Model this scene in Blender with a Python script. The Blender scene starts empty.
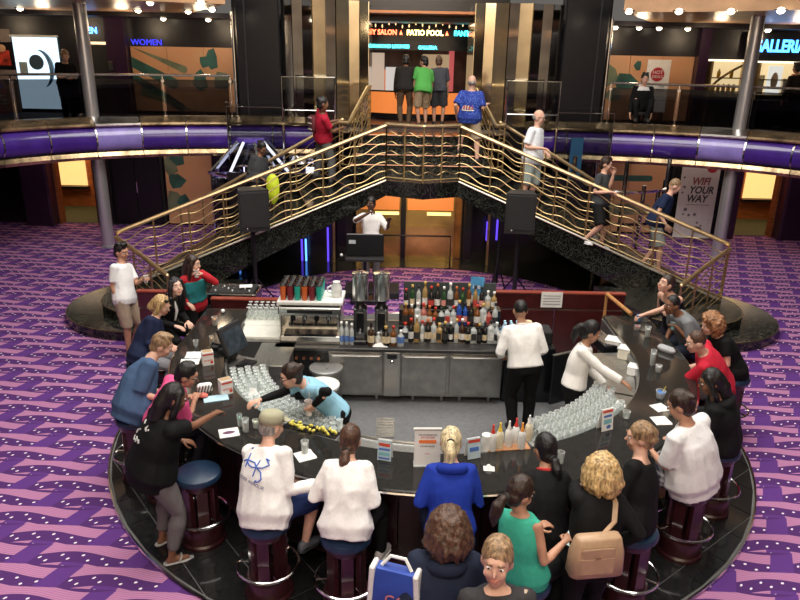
import bpy, bmesh, math, random
import numpy as np
from mathutils import Vector, Matrix, noise
from mathutils.bvhtree import BVHTree

# ------------------------------------------------------------------ camera, world, lights, exposure
scene = bpy.context.scene
COL = scene.collection
CAM = Vector((-0.4, 0.0, 4.5)); PITCH = math.radians(19.2); FPX = 690.0
cam = bpy.data.cameras.new('camera'); cam.lens = FPX / 800 * 36; cam.sensor_width = 36
camo = bpy.data.objects.new('camera', cam); COL.objects.link(camo)
ROLL = math.radians(1.1)
camo.location = CAM; camo.rotation_euler = (Matrix.Rotation(math.pi / 2 - PITCH, 3, 'X') @ Matrix.Rotation(ROLL, 3, 'Z')).to_euler(); scene.camera = camo
cam.clip_start = 0.05; cam.clip_end = 200

world = bpy.data.worlds.new('world'); scene.world = world; world.use_nodes = True
wb = world.node_tree.nodes['Background']; wb.inputs[0].default_value = (1.0, 0.93, 0.86, 1); wb.inputs[1].default_value = 0.10

def area_light(name, loc, size, power, color=(1, .93, .84), rot=(0, 0, 0), size_y=None):
    l = bpy.data.lights.new(name, 'AREA'); l.energy = power; l.color = color; l.size = size
    if size_y: l.shape = 'RECTANGLE'; l.size_y = size_y
    o = bpy.data.objects.new(name, l); COL.objects.link(o); o.location = loc; o.rotation_euler = rot
    return o
area_light('atrium_ceiling_light', (0, 8.8, 10.5), 9.5, 1450, (1, .95, .89))
area_light('gallery_ceiling_light', (-0.4, 0.2, 8.5), 6.0, 170, (1, .93, .86), (math.radians(38), 0, 0), 3)
def lamp(name, loc, power, color, r=.15):
    l = bpy.data.lights.new(name, 'POINT'); l.energy = power; l.color = color; l.shadow_soft_size = r
    o = bpy.data.objects.new(name, l); COL.objects.link(o); o.location = loc; return o
for s_ in (-1, 1):
    for x in (5.6, 7.6, 9.6, 11.6): lamp('concourse_lamp', (s_ * x, 18.9, 5.2), 17, (1, .76, .5))
area_light('concourse_light', (0, 19.6, 5.4), 2.4, 22, (1, .75, .5), size_y=1.5)
area_light('landing_downlight', (0, 14.55, 1.72), 1.8, 26, (1, .72, .38), (math.radians(55), 0, 0), .3)
area_light('rear_wall_fill_light', (0, -2.0, 9.5), 9.0, 900, (1, .9, .78), (math.radians(-40), 0, 0), 2)  # added unseen lamp, brightens the rear wall that the towers mirror
area_light('underdeck_light', (-8.2, 18.2, 2.25), 5.0, 12, (1, .8, .62), size_y=1.2)
area_light('underdeck_light', (8.2, 18.2, 2.25), 5.0, 12, (1, .8, .62), size_y=1.2)

vs = scene.view_settings
vs.view_transform = 'Standard'; vs.look = 'None'; vs.gamma = 1; vs.use_curve_mapping = False
vs.exposure = 0.45

# ------------------------------------------------------------------ photo pixel -> point on a level plane
def ray(px, py):
    F = Vector((0, math.cos(PITCH), -math.sin(PITCH))); U = Vector((0, math.sin(PITCH), math.cos(PITCH)))
    X = Vector((1, 0, 0)); c, s = math.cos(ROLL), math.sin(ROLL); R2, U2 = X * c + U * s, U * c - X * s
    return (F + R2 * ((px - 400) / FPX) - U2 * ((py - 300) / FPX)).normalized()
def P(px, py, z):
    d = ray(px, py); t = (z - CAM.z) / d.z
    return CAM + d * t
def PD(px, py, y):
    d = ray(px, py); return CAM + d * ((y - CAM.y) / d.y)

# ------------------------------------------------------------------ materials
MATS = {}
def _pr(m):
    return m.node_tree.nodes['Principled BSDF']
def mat(name, col, rough=.5, metal=0.0, var=.06, scale=8.0, bump=0.0, bscale=60.0, spec=.5, coat=0.0, alpha=1.0, sheen=0.0, stretch=None):
    if name in MATS: return MATS[name]
    m = bpy.data.materials.new(name); m.use_nodes = True; MATS[name] = m
    nt = m.node_tree; N = nt.nodes; L = nt.links; b = _pr(m)
    b.inputs['Roughness'].default_value = rough; b.inputs['Metallic'].default_value = metal
    b.inputs['Specular IOR Level'].default_value = spec
    b.inputs['Coat Weight'].default_value = coat; b.inputs['Coat Roughness'].default_value = .08
    if sheen: b.inputs['Sheen Weight'].default_value = sheen
    tc = N.new('ShaderNodeTexCoord'); src = tc.outputs['Object']
    if stretch:
        mp = N.new('ShaderNodeMapping'); mp.inputs['Scale'].default_value = stretch
        L.new(src, mp.inputs['Vector']); src = mp.outputs[0]
    nz = N.new('ShaderNodeTexNoise'); nz.inputs['Scale'].default_value = scale; nz.inputs['Detail'].default_value = 5
    L.new(src, nz.inputs['Vector'])
    r = N.new('ShaderNodeValToRGB'); c = np.array(col[:3])
    r.color_ramp.elements[0].position = .3; r.color_ramp.elements[1].position = .7
    r.color_ramp.elements[0].color = (*np.clip(c * (1 - var * 1.6), 0, 1), 1)
    r.color_ramp.elements[1].color = (*np.clip(c * (1 + var * 1.6), 0, 1), 1)
    L.new(nz.outputs['Fac'], r.inputs[0]); L.new(r.outputs[0], b.inputs['Base Color'])
    if bump:
        n2 = N.new('ShaderNodeTexNoise'); n2.inputs['Scale'].default_value = bscale; n2.inputs['Detail'].default_value = 3
        L.new(src, n2.inputs['Vector'])
        bp = N.new('ShaderNodeBump'); bp.inputs['Strength'].default_value = bump; bp.inputs['Distance'].default_value = .01
        L.new(n2.outputs['Fac'], bp.inputs['Height']); L.new(bp.outputs[0], b.inputs['Normal'])
    if alpha < 1: b.inputs['Alpha'].default_value = alpha
    return m
def emis(name, col, strength):
    if name in MATS: return MATS[name]
    m = bpy.data.materials.new(name); m.use_nodes = True; MATS[name] = m
    nt = m.node_tree; b = _pr(m)
    tc = nt.nodes.new('ShaderNodeTexCoord'); nz = nt.nodes.new('ShaderNodeTexNoise'); nz.inputs['Scale'].default_value = 4
    nt.links.new(tc.outputs['Object'], nz.inputs['Vector'])
    r = nt.nodes.new('ShaderNodeValToRGB'); c = np.array(col[:3])
    r.color_ramp.elements[0].color = (*(c * .9), 1); r.color_ramp.elements[1].color = (*c, 1)
    nt.links.new(nz.outputs['Fac'], r.inputs[0]); nt.links.new(r.outputs[0], b.inputs['Emission Color'])
    b.inputs['Base Color'].default_value = (*(c * .3), 1)
    b.inputs['Emission Strength'].default_value = strength
    return m
def glassm(name, tint=(.9, .95, .95), clear=.75, rough=.04):
    """thin glass: clear with a glossy coat"""
    if name in MATS: return MATS[name]
    m = bpy.data.materials.new(name); m.use_nodes = True; MATS[name] = m
    nt = m.node_tree; N = nt.nodes; L = nt.links; b = _pr(m)
    b.inputs['Roughness'].default_value = rough; b.inputs['Base Color'].default_value = (*tint, 1)
    b.inputs['Specular IOR Level'].default_value = .8
    tr = N.new('ShaderNodeBsdfTransparent'); tr.inputs[0].default_value = (*tint, 1)
    lw = N.new('ShaderNodeLayerWeight'); lw.inputs[0].default_value = .35
    mr = N.new('ShaderNodeMapRange'); mr.inputs[3].default_value = 1 - clear; mr.inputs[4].default_value = .95
    L.new(lw.outputs['Facing'], mr.inputs[0])
    mx = N.new('ShaderNodeMixShader'); L.new(mr.outputs[0], mx.inputs[0]); L.new(tr.outputs[0], mx.inputs[1]); L.new(b.outputs[0], mx.inputs[2])
    L.new(mx.outputs[0], N['Material Output'].inputs[0])
    return m
def marble(name, base, vein, rough=.12, scale=3.0, vein_w=.06):
    if name in MATS: return MATS[name]
    m = bpy.data.materials.new(name); m.use_nodes = True; MATS[name] = m
    nt = m.node_tree; N = nt.nodes; L = nt.links; b = _pr(m)
    b.inputs['Roughness'].default_value = rough
    tc = N.new('ShaderNodeTexCoord')
    nz = N.new('ShaderNodeTexNoise'); nz.inputs['Scale'].default_value = scale; nz.inputs['Detail'].default_value = 8; nz.inputs['Distortion'].default_value = 1.2
    L.new(tc.outputs['Object'], nz.inputs['Vector'])
    r = N.new('ShaderNodeValToRGB'); e = r.color_ramp.elements
    e[0].position = .5 - vein_w; e[0].color = (*base, 1); e[1].position = .5; e[1].color = (*vein, 1)
    x = e.new(.5 + vein_w); x.color = (*base, 1)
    L.new(nz.outputs['Fac'], r.inputs[0]); L.new(r.outputs[0], b.inputs['Base Color'])
    return m

# ------------------------------------------------------------------ mesh soup
class Soup:
    def __init__(s): s.v = []; s.f = []; s.m = []
    def add(s, v, f, mi=0):
        o = len(s.v); s.v += [tuple(p) for p in v]; s.f += [tuple(i + o for i in q) for q in f]; s.m += [mi] * len(f)
        return s
    def box(s, c, d, rz=0.0, rx=0.0, ry=0.0, mi=0, bev=0.0):
        """centre, full sizes"""
        R = Matrix.Rotation(rz, 3, 'Z') @ Matrix.Rotation(ry, 3, 'Y') @ Matrix.Rotation(rx, 3, 'X'); c = Vector(c)
        if bev > 0:
            hx, hy, hz = d[0] / 2, d[1] / 2, d[2] / 2; b = min(bev, hx * .9, hy * .9, hz * .9)
            ring = lambda ex, ey, z: [(-ex + b, -ey, z), (ex - b, -ey, z), (ex, -ey + b, z), (ex, ey - b, z), (ex - b, ey, z), (-ex + b, ey, z), (-ex, ey - b, z), (-ex, -ey + b, z)]
            rs = [ring(hx - b * .6, hy - b * .6, -hz), ring(hx, hy, -hz + b), ring(hx, hy, hz - b), ring(hx - b * .6, hy - b * .6, hz)]
            v = [c + R @ Vector(p) for q in rs for p in q]; f = []
            for k in range(3):
                for i in range(8): f.append((k * 8 + i, k * 8 + (i + 1) % 8, k * 8 + 8 + (i + 1) % 8, k * 8 + 8 + i))
            f.append(tuple(range(7, -1, -1))); f.append(tuple(range(24, 32)))
            return s.add(v, f, mi)
        v = [c + R @ Vector((d[0] * (i - .5), d[1] * (j - .5), d[2] * (k - .5))) for k in (0, 1) for j in (0, 1) for i in (0, 1)]
        return s.add(v, [(0, 2, 3, 1), (4, 5, 7, 6), (0, 1, 5, 4), (2, 6, 7, 3), (0, 4, 6, 2), (1, 3, 7, 5)], mi)
    def tube(s, pts, rad, n=8, caps=True, mi=0, closed=False, round_ends=False):
        pts = [Vector(p) for p in pts]
        if not hasattr(rad, '__len__'): rad = [rad] * len(pts)
        rad = list(rad)
        if round_ends and not closed:
            d0 = (pts[1] - pts[0]).normalized(); d1 = (pts[-1] - pts[-2]).normalized()
            pre = [(pts[0] - d0 * rad[0] * a, rad[0] * r) for a, r in ((1.0, .05), (.87, .5), (.5, .87))]
            post = [(pts[-1] + d1 * rad[-1] * a, rad[-1] * r) for a, r in ((.5, .87), (.87, .5), (1.0, .05))]
            pts = [p for p, _ in pre] + pts + [p for p, _ in post]; rad = [r for _, r in pre] + rad + [r for _, r in post]
        V = []; k = len(pts); ref = None
        for i, p in enumerate(pts):
            if closed: t = pts[(i + 1) % k] - pts[i - 1]
            else: t = pts[min(i + 1, k - 1)] - pts[max(i - 1, 0)]
            t = t.normalized() if t.length > 1e-9 else Vector((0, 0, 1))
            if ref is None:
                ref = t.cross(Vector((0, 0, 1)));
                if ref.length < 1e-3: ref = Vector((1, 0, 0))
            a = ref - t * ref.dot(t); a = a.normalized() if a.length > 1e-6 else t.orthogonal().normalized(); ref = a
            b = t.cross(a)
            for j in range(n):
                w = 2 * math.pi * j / n; V.append(p + (a * math.cos(w) + b * math.sin(w)) * rad[i])
        f = []
        for i in range(k if closed else k - 1):
            i2 = (i + 1) % k
            for j in range(n): f.append((i * n + j, i * n + (j + 1) % n, i2 * n + (j + 1) % n, i2 * n + j))
        if caps and not closed: f += [tuple(range(n - 1, -1, -1)), tuple((k - 1) * n + j for j in range(n))]
        return s.add(V, f, mi)
    def loft(s, rings, caps=True, mi=0):
        """rings: lists of points, same count"""
        n = len(rings[0]); V = [p for r in rings for p in r]; f = []
        for i in range(len(rings) - 1):
            for j in range(n): f.append((i * n + j, i * n + (j + 1) % n, (i + 1) * n + (j + 1) % n, (i + 1) * n + j))
        if caps: f += [tuple(range(n - 1, -1, -1)), tuple((len(rings) - 1) * n + j for j in range(n))]
        return s.add(V, f, mi)
    def ell(s, c, r, n=12, m=8, M=None, mi=0):
        c = Vector(c); M = M or Matrix.Identity(3); V = [c + M @ Vector((0, 0, -r[2]))]
        for i in range(1, m):
            a = math.pi * i / m - math.pi / 2
            for j in range(n):
                w = 2 * math.pi * j / n
                V.append(c + M @ Vector((r[0] * math.cos(a) * math.cos(w), r[1] * math.cos(a) * math.sin(w), r[2] * math.sin(a))))
        V.append(c + M @ Vector((0, 0, r[2]))); f = []
        for j in range(n): f.append((0, 1 + (j + 1) % n, 1 + j))
        for i in range(m - 2):
            for j in range(n): f.append((1 + i * n + j, 1 + i * n + (j + 1) % n, 1 + (i + 1) * n + (j + 1) % n, 1 + (i + 1) * n + j))
        t = 1 + (m - 1) * n; o = 1 + (m - 2) * n
        for j in range(n): f.append((o + j, o + (j + 1) % n, t))
        return s.add(V, f, mi)
    def lathe(s, prof, c=(0, 0, 0), n=16, mi=0):
        """prof: (r, z) bottom to top"""
        c = Vector(c); V = []; k = len(prof)
        for r, z in prof:
            for j in range(n):
                w = 2 * math.pi * j / n; V.append(c + Vector((r * math.cos(w), r * math.sin(w), z)))
        f = []
        for i in range(k - 1):
            for j in range(n): f.append((i * n + j, i * n + (j + 1) % n, (i + 1) * n + (j + 1) % n, (i + 1) * n + j))
        if prof[0][0] > 1e-4: f.append(tuple(range(n - 1, -1, -1)))
        if prof[-1][0] > 1e-4: f.append(tuple((k - 1) * n + j for j in range(n)))
        return s.add(V, f, mi)
    def prism(s, poly, z0, z1, mi=0):
        """poly: list of (x,y) ccw"""
        n = len(poly); V = [(x, y, z0) for x, y in poly] + [(x, y, z1) for x, y in poly]
        f = [tuple(range(n - 1, -1, -1)), tuple(range(n, 2 * n))] + [(i, (i + 1) % n, n + (i + 1) % n, n + i) for i in range(n)]
        return s.add(V, f, mi)
    def xf(s, M):
        s.v = [tuple(M @ Vector(p)) for p in s.v]; return s
    def mesh(s, name, mats, smooth=False):
        me = bpy.data.meshes.new(name); me.from_pydata([tuple(map(float, p)) for p in s.v], [], s.f)
        if not isinstance(mats, (list, tuple)): mats = [mats]
        for m in mats: me.materials.append(m)
        if len(mats) > 1: me.polygons.foreach_set('material_index', s.m)
        if smooth: me.shade_smooth()
        me.update(); return me
def smooth_angle(me, ang=40):
    me.shade_smooth(); me.set_sharp_from_angle(angle=math.radians(ang))
def obj(name, s, mats, parent=None, smooth=False, loc=(0, 0, 0), rz=0.0):
    me = s.mesh(name, mats) if isinstance(s, Soup) else s
    if smooth: smooth_angle(me, 40 if smooth is True else smooth)
    o = bpy.data.objects.new(name, me); COL.objects.link(o); o.location = loc; o.rotation_euler = (0, 0, rz)
    if parent: o.parent = parent
    return o
def tag(o, label, cat, group=None):
    o['label'] = label; o['category'] = cat
    if group: o['group'] = group
    return o
def thing(name, label, cat, loc=(0, 0, 0), rz=0.0, group=None):
    o = bpy.data.objects.new(name, None); COL.objects.link(o); o.location = loc; o.rotation_euler = (0, 0, rz)
    return tag(o, label, cat, group)
def struct(name, s, mats, smooth=False, label=None):
    o = obj(name, s, mats, None, smooth); o['kind'] = 'structure'
    if label: o['label'] = label
    return o
def dup(root, loc, rz=0.0, label=None, group=None, scale=None):
    r = root.copy(); COL.objects.link(r); r.location = loc; r.rotation_euler = (0, 0, rz)
    if label: r['label'] = label
    if group: r['group'] = group
    if scale: r.scale = scale
    for ch in root.children:
        c = ch.copy(); COL.objects.link(c); c.parent = r
        for g in ch.children:
            d = g.copy(); COL.objects.link(d); d.parent = c
    return r
def text_mesh(body, size=1.0, depth=.01, align='CENTER', bold=0.0, shear=0.0):
    cu = bpy.data.curves.new('txt', 'FONT'); cu.body = body; cu.size = size; cu.extrude = depth; cu.align_x = align; cu.align_y = 'CENTER'
    cu.offset = bold; cu.shear = shear; cu.resolution_u = 3
    o = bpy.data.objects.new('txt', cu); COL.objects.link(o)
    dg = bpy.context.evaluated_depsgraph_get(); me = bpy.data.meshes.new_from_object(o.evaluated_get(dg))
    bpy.data.objects.remove(o); bpy.data.curves.remove(cu); me.materials.clear()
    return me
def text_obj(name, body, size, m, loc, rot=(math.pi / 2, 0, 0), parent=None, depth=.01, align='CENTER', bold=0.0, sx=1.0, shear=0.0):
    me = text_mesh(body, size, depth, align, bold, shear); me.materials.append(m); me.name = name
    me.transform(Matrix.Diagonal((sx, 1, 1, 1)))
    o = bpy.data.objects.new(name, me); COL.objects.link(o); o.location = loc; o.rotation_euler = rot
    if parent: o.parent = parent
    return o
RNG = random.Random(7)

# palette
M_BRASS = mat('brass', (.50, .365, .18), .4, 1.0, .12)
M_BRASSL = mat('handrail_brass', (.72, .54, .30), .38, 1.0, .1)
M_CHROME = mat('chrome', (.75, .74, .72), .12, 1.0, .03)
M_STEEL = mat('brushed_steel', (.48, .48, .46), .32, 1.0, .1, 30, stretch=(1, 1, 14))
M_STEELD = mat('steel_doors', (.34, .34, .33), .36, .85, .12, 6)
M_BLACK = mat('black_lacquer', (.008, .008, .01), .22, 0, .1)
M_BLACKM = mat('black_matte', (.012, .012, .013), .65, 0, .1)
M_MAROON = mat('maroon_panel', (.058, .010, .011), .3, 0, .15, 5, coat=.3)
M_MAROOND = mat('dark_maroon_panel', (.022, .006, .009), .3, 0, .15, 5, coat=.25)
M_REDTRIM = mat('red_trim', (.22, .035, .02), .35, 0, .1)
M_BLKMARBLE = marble('black_marble', (.006, .0065, .006), (.05, .055, .042), .12, 11, .035)
M_GRANITE = marble('black_granite_top', (.012, .0115, .0105), (.026, .024, .022), .09, 34, .12)
M_WHITE = mat('white_plastic', (.75, .75, .72), .4)
M_PAPER = mat('white_paper', (.82, .81, .78), .7, 0, .03)
M_GLASS = glassm('clear_glass', (.88, .91, .9), .84)
def panem(name, tint):
    m = bpy.data.materials.new(name); m.use_nodes = True; MATS[name] = m; nt = m.node_tree; N = nt.nodes; L = nt.links
    tr = N.new('ShaderNodeBsdfTransparent'); tr.inputs[0].default_value = (*tint, 1); gl = N.new('ShaderNodeBsdfGlossy'); gl.inputs['Roughness'].default_value = .02
    fr = N.new('ShaderNodeFresnel'); fr.inputs[0].default_value = 1.45; mx = N.new('ShaderNodeMixShader')
    L.new(fr.outputs[0], mx.inputs[0]); L.new(tr.outputs[0], mx.inputs[1]); L.new(gl.outputs[0], mx.inputs[2]); L.new(mx.outputs[0], N['Material Output'].inputs[0]); return m
M_PANE = panem('rail_glass', (.36, .37, .39)); M_PANEC = panem('guard_glass', (.86, .88, .88))
# ------------------------------------------------------------------ floor carpet
def carpet_material():
    m = bpy.data.materials.new('ribbon_carpet'); m.use_nodes = True; nt = m.node_tree; N = nt.nodes; L = nt.links; b = _pr(m)
    b.inputs['Roughness'].default_value = .92; b.inputs['Specular IOR Level'].default_value = .1
    tc = N.new('ShaderNodeTexCoord'); sp = N.new('ShaderNodeSeparateXYZ'); L.new(tc.outputs['Object'], sp.inputs[0])
    def M_(op, a, b_=None, c=None):
        n = N.new('ShaderNodeMath'); n.operation = op
        for i, x in enumerate((a, b_, c)):
            if x is None: continue
            if isinstance(x, (int, float)): n.inputs[i].default_value = x
            else: L.new(x, n.inputs[i])
        return n.outputs[0]
    X, Y = sp.outputs[0], sp.outputs[1]
    PX, PY = 1.09, 0.285
    v = M_('MULTIPLY_ADD', X, .03, Y); v = M_('DIVIDE', v, -PY)                # rows, growing towards the camera
    # wave inside a row
    row0 = M_('FLOOR', v); u0 = M_('ADD', M_('DIVIDE', X, PX), M_('MULTIPLY', row0, -.39))
    wav = M_('MULTIPLY', M_('SINE', M_('MULTIPLY', u0, 2 * math.pi)), .15)
    v2 = M_('ADD', v, wav); row = M_('FLOOR', v2); fv = M_('FRACT', v2)
    u = M_('ADD', M_('ADD', M_('DIVIDE', X, PX), M_('MULTIPLY', row, -.39)), M_('MULTIPLY', fv, .13))
    fu = M_('FRACT', u)
    inseg = M_('LESS_THAN', fu, .79)
    inbar = M_('MULTIPLY', M_('LESS_THAN', fv, .47), inseg)
    inband = M_('MULTIPLY', M_('GREATER_THAN', fv, .47), inseg)
    # fine lines in the ribbon
    lines = M_('GREATER_THAN', M_('FRACT', M_('MULTIPLY', fv, 12)), .72)
    # dots: two staggered rows in the dark band
    du = M_('MULTIPLY', fu, 11.0); dcell = M_('FLOOR', du)
    odd = M_('MODULO', dcell, 2.0)
    dx = M_('MULTIPLY', M_('SUBTRACT', M_('FRACT', du), .5), PX / 11)
    dyc = M_('MULTIPLY_ADD', odd, .2, .63)
    dy = M_('MULTIPLY', M_('SUBTRACT', fv, dyc), PY)
    d2 = M_('ADD', M_('MULTIPLY', dx, dx), M_('MULTIPLY', M_('MULTIPLY', dy, dy), 1.0))
    dot = M_('MULTIPLY', M_('LESS_THAN', d2, .0135 ** 2), inband)
    def mix(f, a, c):
        n = N.new('ShaderNodeMix'); n.data_type = 'RGBA'; L.new(f, n.inputs[0])
        for i, x in ((6, a), (7, c)):
            if isinstance(x, tuple): n.inputs[i].default_value = (*x, 1)
            else: L.new(x, n.inputs[i])
        return n.outputs[2]
    c = mix(inband, (.105, .038, .20), (.080, .028, .135))
    pink = mix(lines, (.43, .195, .345), (.32, .125, .265))
    c = mix(inbar, c, pink)
    c = mix(dot, c, (.80, .70, .80))
    nz = N.new('ShaderNodeTexNoise'); nz.inputs['Scale'].default_value = 220; L.new(tc.outputs['Object'], nz.inputs['Vector'])
    hv = N.new('ShaderNodeHueSaturation'); L.new(c, hv.inputs['Color']); L.new(M_('MULTIPLY_ADD', nz.outputs['Fac'], .5, .75), hv.inputs['Value'])
    L.new(hv.outputs[0], b.inputs['Base Color'])
    bp = N.new('ShaderNodeBump'); bp.inputs['Strength'].default_value = .3; bp.inputs['Distance'].default_value = .004
    L.new(nz.outputs['Fac'], bp.inputs['Height']); L.new(bp.outputs[0], b.inputs['Normal'])
    return m
M_CARPET = carpet_material()
fl = Soup(); fl.add([(-16, -3, 0), (16, -3, 0), (16, 26, 0), (-16, 26, 0)], [(0, 1, 2, 3)])
struct('floor', fl, M_CARPET, label='purple carpet with pink wavy ribbons and white dots')

BC = (0.0, 8.2); RO, RI, RP = 3.2, 2.57, 3.95
def pol(phi, r, z=0.0):
    a = math.radians(phi); return Vector((BC[0] + r * math.sin(a), BC[1] - r * math.cos(a), z))
# round black platform around the bar, laid in stone tiles
pf = Soup(); pf.prism([(RP * math.cos(t), BC[1] + RP * math.sin(t)) for t in np.linspace(0, 2 * math.pi, 97)[:-1]], .0, .018)
plat = struct('floor_platform', pf, mat('tile_grout', (.11, .11, .105), .6), label='round black stone platform around the bar')
M_TILE = [marble('floor_tile_%d' % k, (.007 + .0015 * k, .007 + .0015 * k, .008 + .0015 * k), (.02, .02, .02), .1, 30 + 7 * k, .09) for k in range(3)]
def clip_poly(poly, c, R, inside=True):
    out = []; n = len(poly)
    def ins(p): return math.hypot(p[0] - c[0], p[1] - c[1]) <= R
    # resample edges, keep inside points (tiles are small against R)
    for i in range(n):
        a, b = poly[i], poly[(i + 1) % n]
        ia, ib = ins(a), ins(b)
        if ia: out.append(a)
        if ia != ib:
            lo, hi = 0.0, 1.0
            for _ in range(20):
                mid = (lo + hi) / 2; p = (a[0] + (b[0] - a[0]) * mid, a[1] + (b[1] - a[1]) * mid)
                if ins(p) == ia: lo = mid
                else: hi = mid
            out.append((a[0] + (b[0] - a[0]) * lo, a[1] + (b[1] - a[1]) * lo))
    return out
TS = .46; ang = math.radians(38)
full_tile = {}
for i in range(-10, 11):
    for j in range(-10, 11):
        q = []
        for a, b in ((0, 0), (1, 0), (1, 1), (0, 1)):
            x = (i + a) * TS + (.006 if a == 0 else -.006); y = (j + b) * TS + (.006 if b == 0 else -.006)
            q.append((x * math.cos(ang) - y * math.sin(ang), BC[1] + x * math.sin(ang) + y * math.cos(ang)))
        ds = [math.hypot(p[0], p[1] - BC[1]) for p in q]
        if min(ds) > RP - .02 or max(ds) < 2.75: continue
        if sum(p[1] for p in q) / 4 > 9.6: continue
        pl = clip_poly(q, BC, RP - .03)
        if len(pl) < 3: continue
        cx = sum(p[0] for p in q) / 4; cy = sum(p[1] for p in q) / 4; k = RNG.randrange(3)
        if max(ds) <= RP - .03:
            if k not in full_tile:
                full_tile[k] = Soup().prism([(p[0] - cx, p[1] - cy) for p in q], .018, .028).mesh('tile', M_TILE[k])
            o = bpy.data.objects.new('tile', full_tile[k]); COL.objects.link(o)
        else:
            o = obj('tile', Soup().prism([(p[0] - cx, p[1] - cy) for p in pl], .018, .028), M_TILE[k])
        o.location = (cx, cy, 0); o.parent = plat
# light metal edge strip of the platform
es = Soup(); es.tube([(RP * math.cos(t), BC[1] + RP * math.sin(t), .014) for t in np.linspace(0, 2 * math.pi, 97)[:-1]], .017, 6, closed=True)
obj('edge_strip', es, M_CHROME, plat, True)
# grey rubber floor inside the bar
fb = Soup(); fb.prism([((RI + .2) * math.cos(t), BC[1] + (RI + .2) * math.sin(t)) for t in np.linspace(-math.pi, 0, 40)] + [(RI + .2, 10.15), (-RI - .2, 10.15)], .0185, .034)
struct('floor_bar', fb, mat('grey_rubber', (.13, .132, .137), .55, 0, .1, 20), label='grey rubber floor behind the bar counter')
# black stone under the stairs behind the carpet
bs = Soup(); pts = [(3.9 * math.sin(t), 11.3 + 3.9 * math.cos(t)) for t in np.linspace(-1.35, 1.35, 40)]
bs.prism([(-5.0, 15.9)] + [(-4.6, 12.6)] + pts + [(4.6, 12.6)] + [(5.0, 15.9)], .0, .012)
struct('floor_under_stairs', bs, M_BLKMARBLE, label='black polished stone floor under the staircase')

# ------------------------------------------------------------------ upper deck ring
EC, EA, EB = 7.5, 10.0, 10.0
def edge(t, off=0.0):
    """superellipse edge, t=0 straight back, grows to +x"""
    s, c = math.sin(t), math.cos(t)
    return ((EA + off) * math.copysign(abs(s) ** .606, s), EC + (EB + off) * math.copysign(abs(c) ** .606, c))
def edge_by_len(off=0.0, n=1200, t0=-2.0, t1=2.0):
    P_ = [edge(t, off) for t in np.linspace(t0, t1, n)]; s = [0]
    for a, b in zip(P_, P_[1:]): s.append(s[-1] + math.hypot(b[0] - a[0], b[1] - a[1]))
    return P_, np.array(s)
EP, ES = edge_by_len()
ES = ES - np.interp(0, [p[0] for p in EP[300:900]], ES[300:900])
def eat(s):
    return float(np.interp(s, ES, [p[0] for p in EP])), float(np.interp(s, ES, [p[1] for p in EP]))
def enorm(s):
    a, b = eat(s - .02), eat(s + .02); t = Vector((b[0] - a[0], b[1] - a[1])).normalized(); return Vector((-t.y, t.x))  # outward (away from the atrium)
def ring_slab(z0, z1, k=1.55, off=0.0, gap=0):
    s = Soup(); ts = np.linspace(-1.95, 1.95, 120); inn = [edge(t, off) for t in ts]
    out = [(p[0] * k, EC + (p[1] - EC) * k) for p in inn]
    n = len(ts); V = [(*p, z1) for p in inn] + [(*p, z1) for p in out] + [(*p, z0) for p in inn] + [(*p, z0) for p in out]
    f = []
    for i in range(n - 1):
        if gap and abs(inn[i][0] + inn[i + 1][0]) / 2 < gap: continue
        f += [(i, i + 1, n + i + 1, n + i), (2 * n + i, 3 * n + i, 3 * n + i + 1, 2 * n + i + 1), (i, 2 * n + i, 2 * n + i + 1, i + 1)]
    return s.add(V, f)
M_DECKUNDER = mat('deck_soffit', (.16, .10, .07), .5, 0, .1)
struct('floor_upper_deck', ring_slab(2.45, 2.9), mat('deck_carpet_dark', (.03, .02, .04), .85), label='dark upper deck floor around the open atrium')
M_CEIL = mat('bronze_ceiling', (.40, .24, .13), .35, .2, .12, 2)
cl = ring_slab(5.55, 5.8, off=-1.3, gap=4.35)
struct('ceiling', cl, M_CEIL, label='bronze panelled ceiling over the upper deck')
# fascia: purple padded segments with gold caps and trim below
M_PURP = mat('purple_vinyl', (.055, .02, .23), .22, 0, .12, 3, coat=.5)
M_PURPHI = mat('purple_vinyl_highlight', (.25, .2, .55), .2, 0, .12, 3, coat=.5)  # lighter copy of the purple pad, highlight put into its colour
M_GOLDCAP = mat('gold_cap', (.50, .36, .21), .22, .9, .4, 3)
M_GOLDCAPHI = mat('gold_cap_highlight', (.85, .82, .78), .2, 1.0, .1, 4)  # bright copy of the gold cap, reflected light painted into its colour
def edge_sweep(prof, s0, s1, n=6):
    """prof: list of (off inwards towards atrium, z)"""
    rings = []
    for q in np.linspace(s0, s1, n):
        p = eat(q); nn = enorm(q)
        rings.append([(p[0] - nn.x * a, p[1] - nn.y * a, z) for a, z in prof])
    return Soup().loft(rings)
trim = struct('trim_1', edge_sweep([(-.02, 2.2), (.03, 2.2), (.03, 2.98), (-.02, 2.98)], -17, 17, 160), M_BLACK, label='fascia band of the upper deck with purple padding')
padprof = [(.02, 2.38)] + [(.03 + .20 * math.sin(a), 2.65 - .27 * math.cos(a)) for a in np.linspace(.15, math.pi - .15, 9)] + [(.02, 2.92)]
SEG = 1.03
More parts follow.
